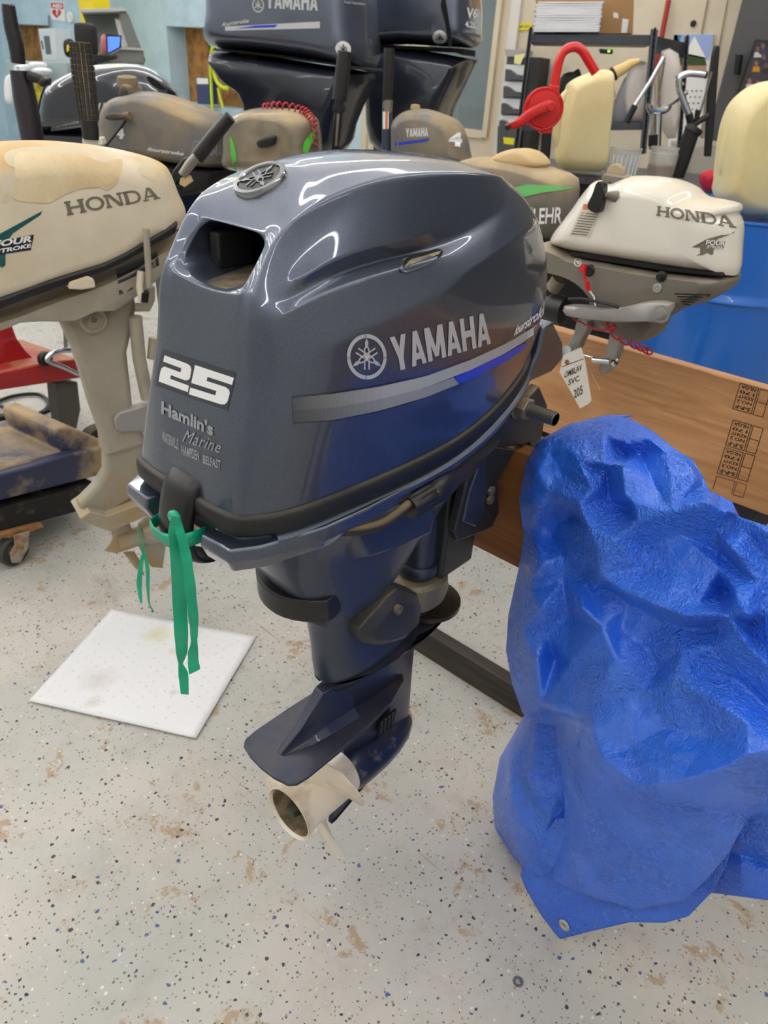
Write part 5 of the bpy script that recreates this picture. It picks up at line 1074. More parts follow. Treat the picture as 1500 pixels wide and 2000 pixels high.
# glazed door
m_door = mat('cream_painted_door', (204, 190, 166), .45)
g = G(); Yd = WY+.05
gx1 = wx(968, 20); gx0 = wx(838, 20); gz0 = wz(945, 256); W_ = .05
def bx(x0, x1, z0, z1, y0=Yd-.02, y1=Yd+.03): g.box(((x0+x1)/2, (y0+y1)/2, (z0+z1)/2), (abs(x1-x0), y1-y0, z1-z0))
bx(gx1, dx1, 0, 2.9); bx(dx0, gx0, 0, 2.9); bx(gx0, gx1, 0, gz0); bx(gx0, gx1, 2.5, 2.9)
do = g.build('door_1', m_door, smooth=False); do['kind'] = 'structure'
for x0, x1, z0, z1 in ((gx1, gx1+.05, gz0-.05, 2.55), (gx0, gx1, gz0-.06, gz0)):
    g = G(); g.box(((x0+x1)/2, Yd-.035, (z0+z1)/2), (x1-x0, .03, z1-z0)); g.build('glazing_bead', m_door, do, smooth=False)
g = G(); g.box(((gx0+gx1)/2, Yd, (gz0+2.5)/2), (gx1-gx0, .006, 2.5-gz0)); g.build('pane', mat('door_glass', (190, 206, 210), .05, trans=.0, alpha=.22, spec=.6), do, smooth=False)
slab('trim_2', dx1, WY-.03, 0, dx1+.09, WY, 2.9, mat('pale_door_casing', (206, 202, 196), .5))
slab('ceiling_far', -9, WY+.3, 3.3, 1, 8.7, 3.4, m_ceil)
offm = mat('dark_blue_office_cabinet', (34, 48, 72), .6)
g = G(); g.box((-5.3, 8.2, .55), (1.3, .5, 1.1)); tag(g.build('cabinet', offm, bevel=.01), 'dark blue cabinet seen through the glass of the cream door', 'cabinet')
g = G(); g.box((-5.05, 8.57, 1.75), (.5, .04, .55)); tag(g.build('framed_board', mat('slate_frame', (70, 84, 96), .6), bevel=.01), 'slate framed board on the wall behind the glazed door', 'board')
g = G(); g.box((-4.9, 8.1, 1.2), (.35, .25, .2)); tag(g.build('white_machine', M['white'], bevel=.02), 'small white machine on the dark cabinet behind the glass door', 'machine')
# ------------------------------------------------------------------ left back corner
def flat(pl, quad, d, name, m, parent=None, off=0, **kw): return plate(pl, quad, d, name, m, parent, off, **kw)
P1 = PL(0, 0, a=0, P=Vector((0, WY-.012, 0)))
s = flat(P1, [(98,3),(125,5),(127,42),(100,38)], .008, 'wall_sign', M['white'], bevel=0); tag(s, 'white wall sign reading AED above a red heart with a lightning bolt', 'sign'); bs = world_bvh([s]); redp = mat('sign_red', (196, 26, 38), .5)
quad_sticker([(100,16),(124.5,18),(123.5,6.5),(99.3,5)], redp, s, bs, 'red_band', .002, 1, 1)
label_text('AED', [(102,14.5),(122.5,16.3),(122,8.6),(101.5,7)], M['white'], s, bs, name='lettering', bold=.05, off=.004, nx=1, ny=1)
HT = [(.5,0),(.05,.5),(0,.75),(.1,.95),(.28,1),(.44,.9),(.5,.75),(.56,.9),(.72,1),(.9,.95),(1,.75),(.95,.5)]
sticker(poly_bm([HT[:7]+[(.5,.75)][:0], HT[6:]+[HT[0]]]), 'heart', redp, s, bs, homog([(102,35),(120,36),(120,19),(102,18)]), .003, 1, 1)
sticker(poly_bm([[(.55,1),(.2,.45),(.45,.45),(.35,0),(.8,.6),(.55,.6),(.75,1)]]), 'bolt_mark', M['white'], s, bs, homog([(108,33),(116,33),(116,20),(108,20)]), .005, 1, 1)
ck = disc(P1, 138, 34, .035, .03, 'wall_clock', M['white'], None, seg=28, prof=[(0,-.005),(.062,-.005),(.062,.02),(.055,.025),(.053,.018),(0,.018)]); tag(ck, 'small round white clock on the blue wall right of the AED sign', 'clock')
g = G(); c_ = P1.p(138, 34, .022); g.tube([c_, c_+Vector((0, 0, .04))], .003, 5); g.tube([c_, c_+Vector((.02, 0, -.015))], .003, 5); k_ = g.build('clock_hand', M['black_m'], ck)
PC = PL(90, 90, a=0, P=P1.p(90, 90, .22))
CB = thing('aed_cabinet', PC.p(95, 120), 'white metal wall cabinet with a narrow window under the AED sign', 'wall cabinet')
wm = mat('white_cabinet_enamel', (222, 226, 232), .35)
flat(PC, [(74,56),(105,55),(112,121),(84,120)], .23, 'body', wm, CB, bevel=.004); plate(PC, [(76,58),(102,57),(109,118),(86,117)], .012, 'door', wm, CB, off=.012, bevel=.004)
flat(PC, [(85,70),(96,70),(100,106),(90,106)], .003, 'window_glass', mat('cabinet_window', (96, 102, 96), .2), CB, off=.017, bevel=0); rod(PC, [(81,80),(84,96)], .008, 'door_handle', M['black'], CB, off=.02)
g = G(); a, b = ony(95, 95, WY-.03), ony(103, 60, WY-.03); 
rod(P1, [(95,30),(97,60)], .012, 'conduit', mat('conduit_grey', (110, 124, 128), .5), None, off=.02); tag(bpy.data.objects['conduit'], 'thin grey conduit on the blue wall below the AED sign', 'conduit')
rod(P1, [(105,123),(112,165)], .014, 'pipe', mat('pipe_blue', (120, 150, 160), .5), None, off=.02); tag(bpy.data.objects['pipe'], 'thin blue pipe on the wall below the white cabinet', 'pipe')
slab('column', wx(155, 20, 5.4), 5.4, 0, wx(185, 20, 5.4), 5.6, CEIL, mat('yellow_painted_steel', (232, 206, 20), .5), None); tag(bpy.data.objects['column'], 'yellow painted steel column rising behind the computer desk', 'column')
# stand-up desk with hood
PD = PL(230, 80, 5.2, 60)
DK = thing('desk_unit', PD.p(230, 190), 'grey computer stand with a hood, a small blue screen and papers', 'desk')
dg = mat('desk_grey', (112, 116, 112), .6); ltd = mat('desk_edge', (178, 180, 176), .5)
plate(PD, [(154,18),(240,15),(248,22),(160,24)], .5, 'hood_top', ltd, DK, off=.1); plate(PD, [(240,15),(252,30),(285,118),(280,124),(262,120),(240,60),(232,24)], .03, 'hood_side', dg, DK, off=.08)
plate(PD, [(160,24),(236,20),(246,60),(262,120),(200,118),(176,70)], .02, 'hood_back', dg, DK, off=-.25); plate(PD, [(210,104),(236,93),(280,97),(283,124),(212,124)], .22, 'shelf_box', dg, DK, off=.1, bevel=.006); plate(PD, [(209,106),(235,91),(281,95),(281,99),(236,97),(212,110)], .24, 'shelf_edge', ltd, DK, off=.12)
plate(PD, [(165,122),(200,114),(282,122),(282,300),(170,300)], .4, 'pedestal', ltd, DK, off=.02, bevel=.01)
plate(PD, [(160,112),(280,118),(283,124),(160,118)], .4, 'worktop', ltd, DK, off=.05)
tb = thing('tablet_screen', PD.p(222, 106, .14), 'small blue lit screen standing on the grey computer stand', 'screen'); plate(PD, [(208,67),(238,69),(236,93),(209,106)], .02, 'bezel', M['black'], tb, off=.14); plate(PD, [(210,71),(235,72),(233,92),(211,103)], .003, 'display', mat('blue_screen', (70, 110, 210), .4, emit=1.0), tb, off=.144, bevel=0)
p_ = plate(PD, [(224,36),(244,42),(252,90),(238,92)], .002, 'paper_sheet', M['white'], None, off=.02, bevel=0); tag(p_, 'white sheets of paper hanging inside the hood of the grey stand', 'paper'); p_ = plate(PD, [(232,34),(240,34),(240,40),(232,40)], .002, 'sticky_note', mat('yellow_note', (220, 200, 40), .7), None, off=.025, bevel=0); tag(p_, 'small yellow sticky note at the top of the hanging papers', 'note')
p_ = puffo(PD, [(198,70),(206,68),(208,100),(200,108),(196,90)], .05, 'spray_bottle', mat('red_white_can', (206, 120, 120), .4), None, off=.1, k=3); tag(p_, 'red and white bottle left of the blue screen', 'bottle')
PCH = PL(165, 80, 4.9, 42); CHR = thing('office_chair', PCH.p(165, 160), 'black high-backed office chair in front of the grey stand', 'chair')
puffo(PCH, [(147,50),(152,44),(176,46),(187,56),(190,110),(186,116),(155,114),(150,90)], .05, 'backrest', M['black_m'], CHR, inner=.8, k=3); puffo(PCH, [(127,80),(140,77),(146,100),(140,112),(130,108)], .06, 'armrest', M['black_m'], CHR, k=3); puffo(PCH, [(150,112),(215,106),(222,114),(190,122),(150,122)], .12, 'seat', M['black_m'], CHR, inner=.8, k=3); rod(PCH, [(180,120),(182,240)], .03, 'pedestal', M['black_m'], CHR)
p_ = plate(PCH, [(130,88),(136,86),(136,98),(130,102)], .03, 'yellow_case', mat('yellow_case', (226, 196, 30), .5), None, off=.08); tag(p_, 'small yellow object beside the black chair', 'case')
# bench with rags, yellow rope
PBn = PL(60, 150, 4.9, 20)
plate(PBn, [(10,118),(128,121),(132,170),(10,168)], .5, 'workbench', mat('pale_bench', (150, 166, 168), .6), None, bevel=.006); tag(bpy.data.objects['workbench'], 'pale workbench along the blue wall at the far left', 'bench')
for k in range(9):
    random.seed(k); x = 44+7*(k % 6)+random.random()*4; y = 128+6*(k//5)+random.random()*6
    p_ = puffo(PBn, [(x+7*cos(a)*(1+.35*random.random()), y+6*sin(a)*(1+.35*random.random())) for a in [2*pi*q/8 for q in range(8)]], .07, 'crumpled_rag', mat('white_cotton', (226, 230, 234), .9), None, off=.1, k=3); tag(p_, 'crumpled white rag on the pale workbench', 'rag', 'white rags heaped on the bench')
g = G()
for k in range(9): g.tube(cr([PBn.p(x, y, .008) for x, y in ((70+k*2.2,160),(70+k*2.2,195),(72+k*2.6,215+3*(k%3)),(74+k*2,245),(80+k*1.0,262))], 4), .012, 7)
p_ = g.build('rope_hank', mat('yellow_rope', (206, 190, 50), .7, mott=((150, 138, 40), 30, .4, .6)), None); tag(p_, 'hank of yellow rope hanging from the pale workbench', 'rope')
p_ = puffo(PBn, [(14,150),(22,146),(28,170),(26,200),(14,200),(12,175)], .03, 'white_cloth', mat('white_rag', (222, 226, 228), .9), None, off=.2, k=3); tag(p_, 'white cloth hanging at the left end of the workbench', 'cloth')
# hose reel beside the second boarded window
PR_ = PL(432, 130, a=10, P=P1.p(440, 130, .25)); RL = thing('hose_reel', PR_.p(440, 130), 'black hose reel with bright yellow-green air hose hanging down', 'hose reel')
g = G(); g.lathe([(0,-.06),(.16,-.06),(.16,-.05),(.12,-.045),(.12,.045),(.16,.05),(.16,.06),(0,.06)], PR_.p(447, 125), PR_.n, 32); g.build('drum', M['black'], RL); plate(PR_, [(407,78),(428,80),(428,98),(409,96)], .5, 'bracket', M['black_m'], RL)
yg = mat('yellow_green_hose', (196, 214, 40), .4)
g = G(); g.tube(cr([PR_.p(x, y, .04) for x, y in ((415,92),(411,120),(412,160),(415,222))], 4), .016, 10); g.tube(cr([PR_.p(x, y, .05) for x, y in ((424,104),(418,130),(422,156),(434,170),(446,172))], 5), .02, 10); g.tube(cr([PR_.p(x, y, .03) for x, y in ((426,172),(430,190),(436,212))], 4), .015, 10); g.build('hose', yg, RL)
BC = thing('cardboard_box', P1.p(397, 200, .1), 'small dark blue and white carton on the sill of the boarded window', 'carton'); plate(P1, [(383,150),(407,152),(409,204),(386,203)], .12, 'carton_body', mat('navy_carton', (54, 66, 104), .6), BC, off=.12); plate(P1, [(384,152),(406,153),(407,164),(385,164)], .002, 'carton_label', M['white'], BC, off=.123, bevel=0)
# ------------------------------------------------------------------ motors in the row behind
dkpaint = mat('dark_navy_gloss', (38, 42, 54), .25, .4, 1); dusty = mat('dust_covered_grey_paint', (92, 96, 104), .55, .2, .2, mott=((140, 128, 106), 3.5, .42, .7), dust=.8, dlo=-.1, dsc=5, dustcol=(178, 152, 110))
bigp = mat('big_cowl_blue_grey', (104, 112, 130), .34, .8, 1, flake=False); panp = mat('big_pan_blue_black', (38, 42, 54), .3, .3, .6)
def leg(pl, px, py, w, parent, m=None, zb=.003):
    c = pl.p(px, py); g = G(); g.loft([[Vector((c.x+dx*w, c.y+dy*w*1.4, z)) for dx, dy in ((-1,-1),(1,-1),(1,1),(-1,1))] for z, w in ((zb, w*.45), (c.z*.5, w*.6), (c.z, w))]); g.build('drive_leg', m or panp, parent, bevel=.01)
def motor_t(name, pl, px, py, label): return thing(name, pl.p(px, py), label, 'outboard motor')
# far-left dark motor
PA = PL(215, 200, 3.15, 25); A_ = motor_t('outboard_motor', PA, 215, 300, 'dark navy gloss outboard motor behind the grid-patterned black grip')
ca = puffo(PA, [(93,250),(96,215),(101,187),(112,167),(140,147),(187,128),(233,123),(277,128),(307,147),(327,170),(338,190),(340,240),(330,262),(200,262),(96,262)], .17, 'cowling', dkpaint, A_, inner=.5, k=6, sm=3)
puffo(PA, [(93,255),(340,262),(330,285),(280,310),(140,305),(100,285)], .15, 'lower_pan', panp, A_, inner=.8, k=3, sm=1); leg(PA, 310, 300, .07, A_)
plate(PA, [(286,150),(300,153),(322,172),(318,176),(298,168)], .004, 'intake', M['void'], A_, off=.165, bevel=0, sm=2); plate(PA, [(192,163),(220,162),(221,168),(200,168)], .004, 'vent_slot', M['void'], A_, off=.158, bevel=0, sm=1)
ba = world_bvh([ca]); sticker(poly_bm(word('YAMAHA', .1)), 'maker_lettering', M['silver'], ca, ba, homog([(186,224),(262,216),(260,196),(186,202)]), .002, 8, 2)
label_text('fourstroke', [(100,252),(155,240),(154,233),(100,245)], M['dimsilver'], ca, ba, name='side_script', shear=.4, nx=4, ny=1, off=.002); quad_sticker([(100,256),(210,240),(210,236),(100,251)], M['dimsilver'], ca, ba, 'stripe', .002, 6, 1); quad_sticker([(192,243),(208,240),(206,235),(192,238)], M['blue'], ca, ba, 'blue_mark', .003, 2, 1)
# dusty motor with the 4, left
PB = PL(330, 250, 2.75, 25); B_ = motor_t('outboard_motor', PB, 330, 330, 'dust-covered grey outboard motor with a white 4 and a fuel cap, left row')
cb = puffo(PB, [(208,292),(210,262),(211,235),(216,212),(226,196),(240,188),(262,184),(285,178),(320,184),(350,194),(385,208),(420,222),(448,236),(458,262),(456,300),(440,328),(360,320),(290,308)], .13, 'cowling', dusty, B_, inner=.66, k=6, sm=3)
puffo(PB, [(208,296),(300,312),(452,332),(446,360),(380,380),(250,345),(212,325)], .11, 'lower_pan', M['black_m'], B_, inner=.85, k=3, sm=1); leg(PB, 350, 340, .05, B_)
plate(PB, [(246,216),(254,212),(258,214),(260,236),(248,240),(244,230)], .01, 'starter_recess', M['void'], cb if 0 else B_, off=.118, bevel=.002)
puffo(PB, [(207,225),(222,220),(240,224),(244,232),(222,236),(208,232)], .014, 'starter_handle', mat('dusty_black_handle', (70, 62, 52), .7), B_, off=.17, k=3); rod(PB, [(240,228),(254,226)], .013, 'starter_neck', mat('neck_brown', (120, 102, 72), .7), B_, off=.15)
rod(PB, [(246,236),(226,262),(205,288)], .0035, 'starter_cord', M['black_m'], B_, off=.15, smooth=4)
puffo(PB, [(240,192),(242,172),(250,160),(264,166),(272,184),(284,180),(280,190),(256,198)], .05, 'filler_neck', mat('dusty_black_neck', (66, 58, 50), .7, dust=.7, dlo=.2), B_, k=3, off=.0); g = G(); g.lathe([(0,0),(.036,0),(.038,.01),(.034,.03),(0,.032)], PB.p(250, 168), Vector((.12,-.1,1)), 20); g.build('fuel_cap', mat('dusty_grey_cap', (132, 116, 92), .8), B_)
bb2 = world_bvh([cb]); label_text('4', [(224,270),(243,272),(244,252),(227,250)], M['whitep'], cb, bb2, name='digit_four', bold=.06, off=.002, nx=2, ny=2); label_text('fourstroke', [(288,294),(360,304),(360,297),(288,287)], M['whitep'], cb, bb2, name='side_script', shear=.4, bold=.02, off=.002, nx=5, ny=1)
sticker(poly_bm(tuning_forks()), 'maker_emblem', M['dimsilver'], cb, bb2, homog([(376,296),(392,296),(392,274),(376,274)]), .002, 2, 2); sticker(poly_bm(word('YAMAHA', .1)), 'maker_lettering', M['dimsilver'], cb, bb2, homog([(396,303),(450,305),(450,283),(396,280)]), .002, 6, 2)
# grey motor with green flashes and a red coil
PC2 = PL(530, 260, 2.55, 25); C_ = motor_t('outboard_motor', PC2, 540, 330, 'dusty grey outboard motor with green side flashes, a starter knob and a red coil')
cc2 = puffo(PC2, [(448,300),(449,262),(454,238),(468,222),(497,212),(530,210),(579,215),(606,226),(617,245),(621,290),(615,330),(530,335),(450,330)], .12, 'cowling', mat('dusty_grey_black_gloss', (100, 94, 84), .3, .2, .8, mott=((150, 136, 112), 4, .4, .62), dust=.95, dlo=.1, dustcol=(182, 160, 122)), C_, inner=.6, k=6, sm=3); leg(PC2, 540, 320, .05, C_)
plate(PC2, [(502,256),(520,252),(542,255),(546,262),(545,284),(530,298),(506,298),(500,280)], .004, 'knob_recess', mat('recess_grey', (84, 78, 70), .5), C_, off=.118, sm=1); puffo(PC2, [(502,276),(515,268),(534,264),(540,268),(537,282),(520,288),(505,288)], .015, 'starter_knob', M['black'], C_, off=.14, k=3)
bc2 = world_bvh([cc2]); grn = mat('leaf_green_print', (92, 190, 70), .5)
for L_ in ([(450,265),(456,275),(462,300),(463,330),(456,330),(451,300)], [(590,296),(592,280),(602,264),(616,252),(615,268),(606,284),(600,300)]): sticker(poly_bm([L_]), 'green_flash', grn, cc2, bc2, lambda u, v: (u, v), .002, 3, 4)
def coil(name, pl, P, r, n, rr, m, label, off=.0):
    path = cr([pl.p(x, y, off) for x, y in P], 40); pp = []; L_ = len(path)
    for i, p in enumerate(path):
        a = 2*pi*n*i/L_; t = (path[min(i+1, L_-1)]-path[max(i-1, 0)]).normalized(); u = t.cross(pl.n).normalized(); pp.append(p+u*r*cos(a)+pl.n*r*sin(a))
    o = G().tube(pp, rr, 6).build(name, m, None); return tag(o, label, 'cord')
coil('coiled_cord', PC2, [(515,210),(545,206),(585,213),(603,224),(614,245),(613,285)], .0105, 17, .0028, mat('red_coil', (186, 46, 54), .4), 'red coiled cord arching over the top of the dusty grey motor with green flashes', .03)
# two very large motors
PV = PL(580, 60, 3.25, 25); V_ = motor_t('outboard_motor', PV, 580, 250, 'very large blue-grey outboard motor with a striped cowl, left of the tall pair')
va = puffo(PV, [(433,96),(430,40),(436,-60),(460,-160),(520,-210),(640,-200),(700,-120),(724,-20),(728,60),(726,134),(640,122),(540,108)], .26, 'cowling', bigp, V_, inner=.72, k=7, sm=3)
vp = puffo(PV, [(433,100),(540,112),(640,127),(724,142),(716,175),(700,205),(682,250),(664,300),(560,320),(500,300),(508,230),(492,178),(460,155),(440,130)], .23, 'lower_pan', panp, V_, inner=.75, k=5, sm=2)
plate(PV, [(432,95),(540,107),(640,121),(725,136),(725,140),(640,126),(540,112),(432,100)], .3, 'pan_seam', M['void'], V_, off=.20); leg(PV, 600, 300, .12, V_)
bva = world_bvh([va]); bvp = world_bvh([vp])
sticker(poly_bm(tuning_forks()), 'maker_emblem', M['silver'], va, bva, homog([(493,24),(516,25),(516,-4),(493,-5)]), .002, 3, 3); sticker(poly_bm(word('YAMAHA', .08)), 'maker_lettering', M['silver'], va, bva, homog([(520,16),(621,21),(621,-14),(520,-18)]), .002, 8, 2)
label_text('fourstroke', [(434,52),(487,44),(486,36),(434,44)], M['silver'], va, bva, name='side_script', shear=.4, bold=.02, nx=6, ny=1, off=.002)
quad_sticker([(440,60),(625,55),(625,42),(440,52)], M['silver'], va, bva, 'silver_stripe', .0015, 10, 2); quad_sticker([(460,56),(537,53),(543,48),(500,50)], M['blue'], va, bva, 'blue_stripe', .003, 4, 1)
wl = quad_sticker([(467,121),(504,128),(504,110),(466,104)], M['white'], vp, bvp, 'warning_label', .0015, 3, 1); quad_sticker([(467,109),(504,116),(504,111),(466,105)], mat('orange_band', (214, 96, 60), .6), vp, bvp, 'label_band', .0025, 3, 1)
label_text('Fuel Injection', [(672,8),(712,12),(712,5),(672,1)], M['silver'], va, bva, name='lettering', nx=3, ny=1, off=.002)
sticker(poly_bm([circ(.5,.5,.5,28)]), 'round_badge', M['white'], va, bva, homog([(655,109),(685,112),(685,81),(655,80)]), .002, 4, 4); sticker(poly_bm(tuning_forks()[40:]), 'badge_forks', M['darkprint'], va, bva, homog([(656,108),(684,110),(684,84),(656,82)]), .0035, 4, 4)
PW = PL(830, 60, 3.7, 25); W2 = motor_t('outboard_motor', PW, 830, 250, 'very large blue-grey outboard motor marked V6, right of the tall pair')
vb = puffo(PW, [(724,84),(722,20),(735,-60),(780,-120),(860,-130),(915,-80),(934,-10),(935,50),(930,90),(880,92),(800,87)], .28, 'cowling', bigp, W2, inner=.72, k=7, sm=3)
vq = puffo(PW, [(724,94),(820,98),(918,114),(922,120),(908,152),(890,190),(874,222),(860,262),(780,300),(735,280),(726,200)], .25, 'lower_pan', panp, W2, inner=.75, k=5, sm=2); leg(PW, 800, 280, .12, W2)
plate(PW, [(724,86),(880,93),(905,95),(905,108),(880,100),(724,93)], .3, 'pan_seam', M['void'], W2, off=.18); plate(PW, [(866,-20),(872,10),(880,60),(882,92),(876,92),(870,50),(860,10)], .01, 'panel_gap', M['void'], W2, off=.283)
bvb = world_bvh([vb]); label_text('V6', [(909,35),(930,36),(932,17),(911,14)], M['whitep'], vb, bvb, name='lettering', bold=.04, off=.003, nx=2, ny=2); label_text('4.2L', [(907,53),(930,56),(930,43),(908,41)], M['whitep'], vb, bvb, name='lettering', bold=.03, off=.003, nx=2, ny=1); label_text('Offshore', [(903,64),(929,66),(929,59),(903,57)], M['dimsilver'], vb, bvb, name='lettering', off=.003, nx=2, ny=1, shear=.2)
sticker(poly_bm([circ(.5,.5,.5,28)]), 'round_badge', M['white'], vb, bvb, homog([(845,86),(873,86),(873,59),(845,59)]), .002, 4, 4); sticker(poly_bm(tuning_forks()[40:]), 'badge_forks', M['darkprint'], vb, bvb, homog([(847,84),(871,84),(871,61),(847,61)]), .0035, 4, 4)
# small dusty motor with the 4, right
PY = PL(840, 260, 2.7, 25); Y_ = motor_t('outboard_motor', PY, 840, 330, 'small dusty outboard motor with a white 4, below the tall V6 motor')
cy = puffo(PY, [(770,300),(769,260),(771,238),(784,222),(804,214),(832,213),(868,224),(896,240),(910,268),(917,300),(915,325),(840,325),(772,322)], .12, 'cowling', dusty, Y_, inner=.62, k=6, sm=3); leg(PY, 840, 320, .05, Y_)
g = G(); g.lathe([(0,0),(.018,0),(.016,.014),(0,.016)], PY.p(811, 213), (0,0,1), 16); g.build('fuel_cap', mat('tan_cap', (176, 152, 112), .9), Y_)
by = world_bvh([cy]); sticker(poly_bm(word('YAMAHA', .1)), 'maker_lettering', M['whitep'], cy, by, homog([(793,268),(836,266),(836,249),(793,251)]), .002, 5, 2); quad_sticker([(772,285),(838,274),(838,270),(772,279)], M['blue'], cy, by, 'stripe', .002, 4, 1); label_text('4', [(875,284),(901,288),(902,260),(878,258)], M['whitep'], cy, by, name='digit_four', bold=.07, off=.003, nx=2, ny=2)
# green-flash motor with block capitals
PE = PL(1040, 400, 2.3, 12); E_ = motor_t('outboard_motor', PE, 1020, 480, 'charcoal outboard motor with a green flash and white capitals, tan dust on top')
ce = puffo(PE, [(890,330),(905,313),(940,306),(985,308),(1040,318),(1085,332),(1124,350),(1124,400),(1112,452),(1042,466),(900,470),(885,400)], .11, 'cowling', mat('dusty_charcoal_gelcoat', (96, 92, 86), .5, dust=1.0, dlo=.0, dustcol=(206, 180, 136), dsc=2, mott=((112, 106, 98), 5, .4, .6)), E_, inner=.72, k=5, sm=2); leg(PE, 1000, 460, .05, E_)
puffo(PE, [(965,312),(975,300),(1000,291),(1030,290),(1055,300),(1072,320),(1050,330),(990,322)], .07, 'top_hump', M['tan'], E_, inner=.5, k=4, sm=3)
be = world_bvh([ce]); g2 = mat('bright_green_print', (112, 196, 112), .5); sticker(poly_bm([[(1006,366),(1030,360),(1070,362),(1121,366),(1100,371),(1060,376),(1024,384)]]), 'green_flash', g2, ce, be, lambda u, v: (u, v), .002, 8, 3)
label_text('LEHR', [(1042,438),(1095,435),(1098,404),(1043,407)], M['white'], ce, be, name='maker_lettering', bold=.02, off=.003, nx=6, ny=2); quad_sticker([(1026,438),(1041,438),(1041,404),(1030,406)], g2, ce, be, 'green_badge', .002, 2, 2)
# tillers and grips standing up between them
def tiller(t, label, pl, grip, shaft, m2, rg, rs, base):
    pts = [pl.p(*q) for q in grip]; g = G(); n = len(pts)
    P, rr = cr(pts, 8, rg); g.tube(P, [r*(1+.04*(i % 2)) for i, r in enumerate(rr)], 18); g.build('tiller_grip', M['black'], t, auto=70, label=label); return G().tube([pl.p(*q) for q in shaft], rs, 16).build('tiller_shaft', m2, t)
PT1 = PL(668, 180, 2.5, 42); tiller(C_, 'black upright tiller grip', PT1, [(673,100),(669,140),(663,196)], [(663,196),(655,285),(652,330)], M['black'], [.022,.024,.026], [.016,.013,.013], (652,330))
rod(PT1, [(661,222),(656,285)], .005, 'steel_rod', M['steel'], C_, off=.016); plate(PT1, [(649,206),(674,206),(673,219),(650,219)], .03, 'collar', M['black_m'], C_, off=.015)
PT2 = PL(757, 180, 2.7, 42); t2 = tiller(Y_, 'slim black tiller grip', PT2, [(760,94),(759,140),(756,198)], [(756,210),(757,250),(756,330)], mat('slate_shaft', (70, 80, 98), .4, .3), [.018,.019,.017], [.018,.021,.022], (756,330))
g = G(); g.lathe([(.0165,-.02),(.019,-.02),(.019,.02),(.0165,.02)], PT2.p(757, 207), (0,0,1), 16, (False,False)); g.build('ferrule', M['steel'], t2); bt2 = world_bvh([t2]); quad_sticker([(748,252),(759,252),(759,218),(748,218)], M['white'], t2, bt2, 'shaft_label', .001, 3, 1); quad_sticker([(753,252),(757,252),(757,218),(753,218)], mat('orange_label', (222, 120, 60), .6), t2, bt2, 'label_stripe', .002, 2, 1)
PT3 = PL(40, 140, 2.3, 42); t3 = thing('outboard_tiller', PT3.p(66, 300), 'tall black outboard tiller with a ribbed grip standing at the far left edge', 'tiller'); tiller(t3, None, PT3, [(16,9),(22,50),(32,90),(36,124)], [(39,138),(50,200),(66,285),(66,420)], mat('plum_black_paint', (34, 28, 40), .3, .2, .6), [.018,.021,.022,.020], [.03,.036,.036,.036], (66,300))
rod(PT3, [(16,7),(17,12)], .018, 'end_cap', mat('grey_end_cap', (150, 150, 148), .5), t3); rod(PT3, [(56,148),(78,154),(98,160)], [.016,.014,.011], 'shift_arm', M['black'], t3, off=.02); puffo(PT3, [(78,158),(88,150),(96,158),(90,170),(80,168)], .02, 'knob', M['black'], t3, off=.03, k=3); rod(PT3, [(88,168),(80,190),(74,220)], .003, 'wire', M['black'], t3, off=.03)
PT4 = PL(400, 290, 2.2, 42); t4 = B_
rod(PT4, [(450,228),(416,268),(385,308)], [.018,.020,.021], 'tiller_grip', M['black'], t4, seg=18); rod(PT4, [(384,306),(370,322),(356,342)], [.014,.015,.013], 'tiller_joint', M['steel'], t4, off=.01); plate(PT4, [(336,335),(356,310),(372,306),(378,318),(356,345),(340,370),(330,360)], .03, 'arm_bracket', M['black'], t4, off=-.0, bevel=.005); plate(PT4, [(352,348),(368,344),(374,356),(360,366),(350,360)], .03, 'dusty_stop', M['tan'], t4, off=.01); rod(PT4, [(345,360),(340,420)], .02, 'post', M['black_m'], t4)
# grid-patterned grip rising behind the cream motor
PG = PL(165, 180, 2.0, 42); g = G(); top, bot = PG.p(156, 82), PG.p(173, 234); g.tube([top, PG.p(163, 140), bot], [.0245,.0265,.0245], 24)
gp = g.build('tiller_grip', mat('brown_grip_base', (150, 138, 112), .8), HL, label='black grip of raised square blocks with dusty grooves'); g = G(); ax = (bot-top).normalized(); u = ax.orthogonal().normalized(); v = ax.cross(u)
for i in range(14):
    for j in range(14):
        a = 2*pi*(j+.5)/14; t = (i+.5)/14; c = top+(bot-top)*t; n_ = u*cos(a)+v*sin(a); tt_ = ax.cross(n_); r = .0245+.002*sin(pi*t)+.0012
        g.box(c+n_*r, (.0045, .0088, .0112), Matrix((n_, tt_, ax)).transposed())
g.build('grip_block', mat('dusty_black_rubber', (50, 46, 42), .8), gp, kind='stuff', smooth=False)
rod(PG, [(173,234),(176,252),(178,272)], [.022,.023,.022], 'grip_collar', M['black'], HL, seg=20); plate(PG, [(160,270),(196,268),(201,284),(160,286)], .04, 'grip_base', cream2, HL, bevel=.004)
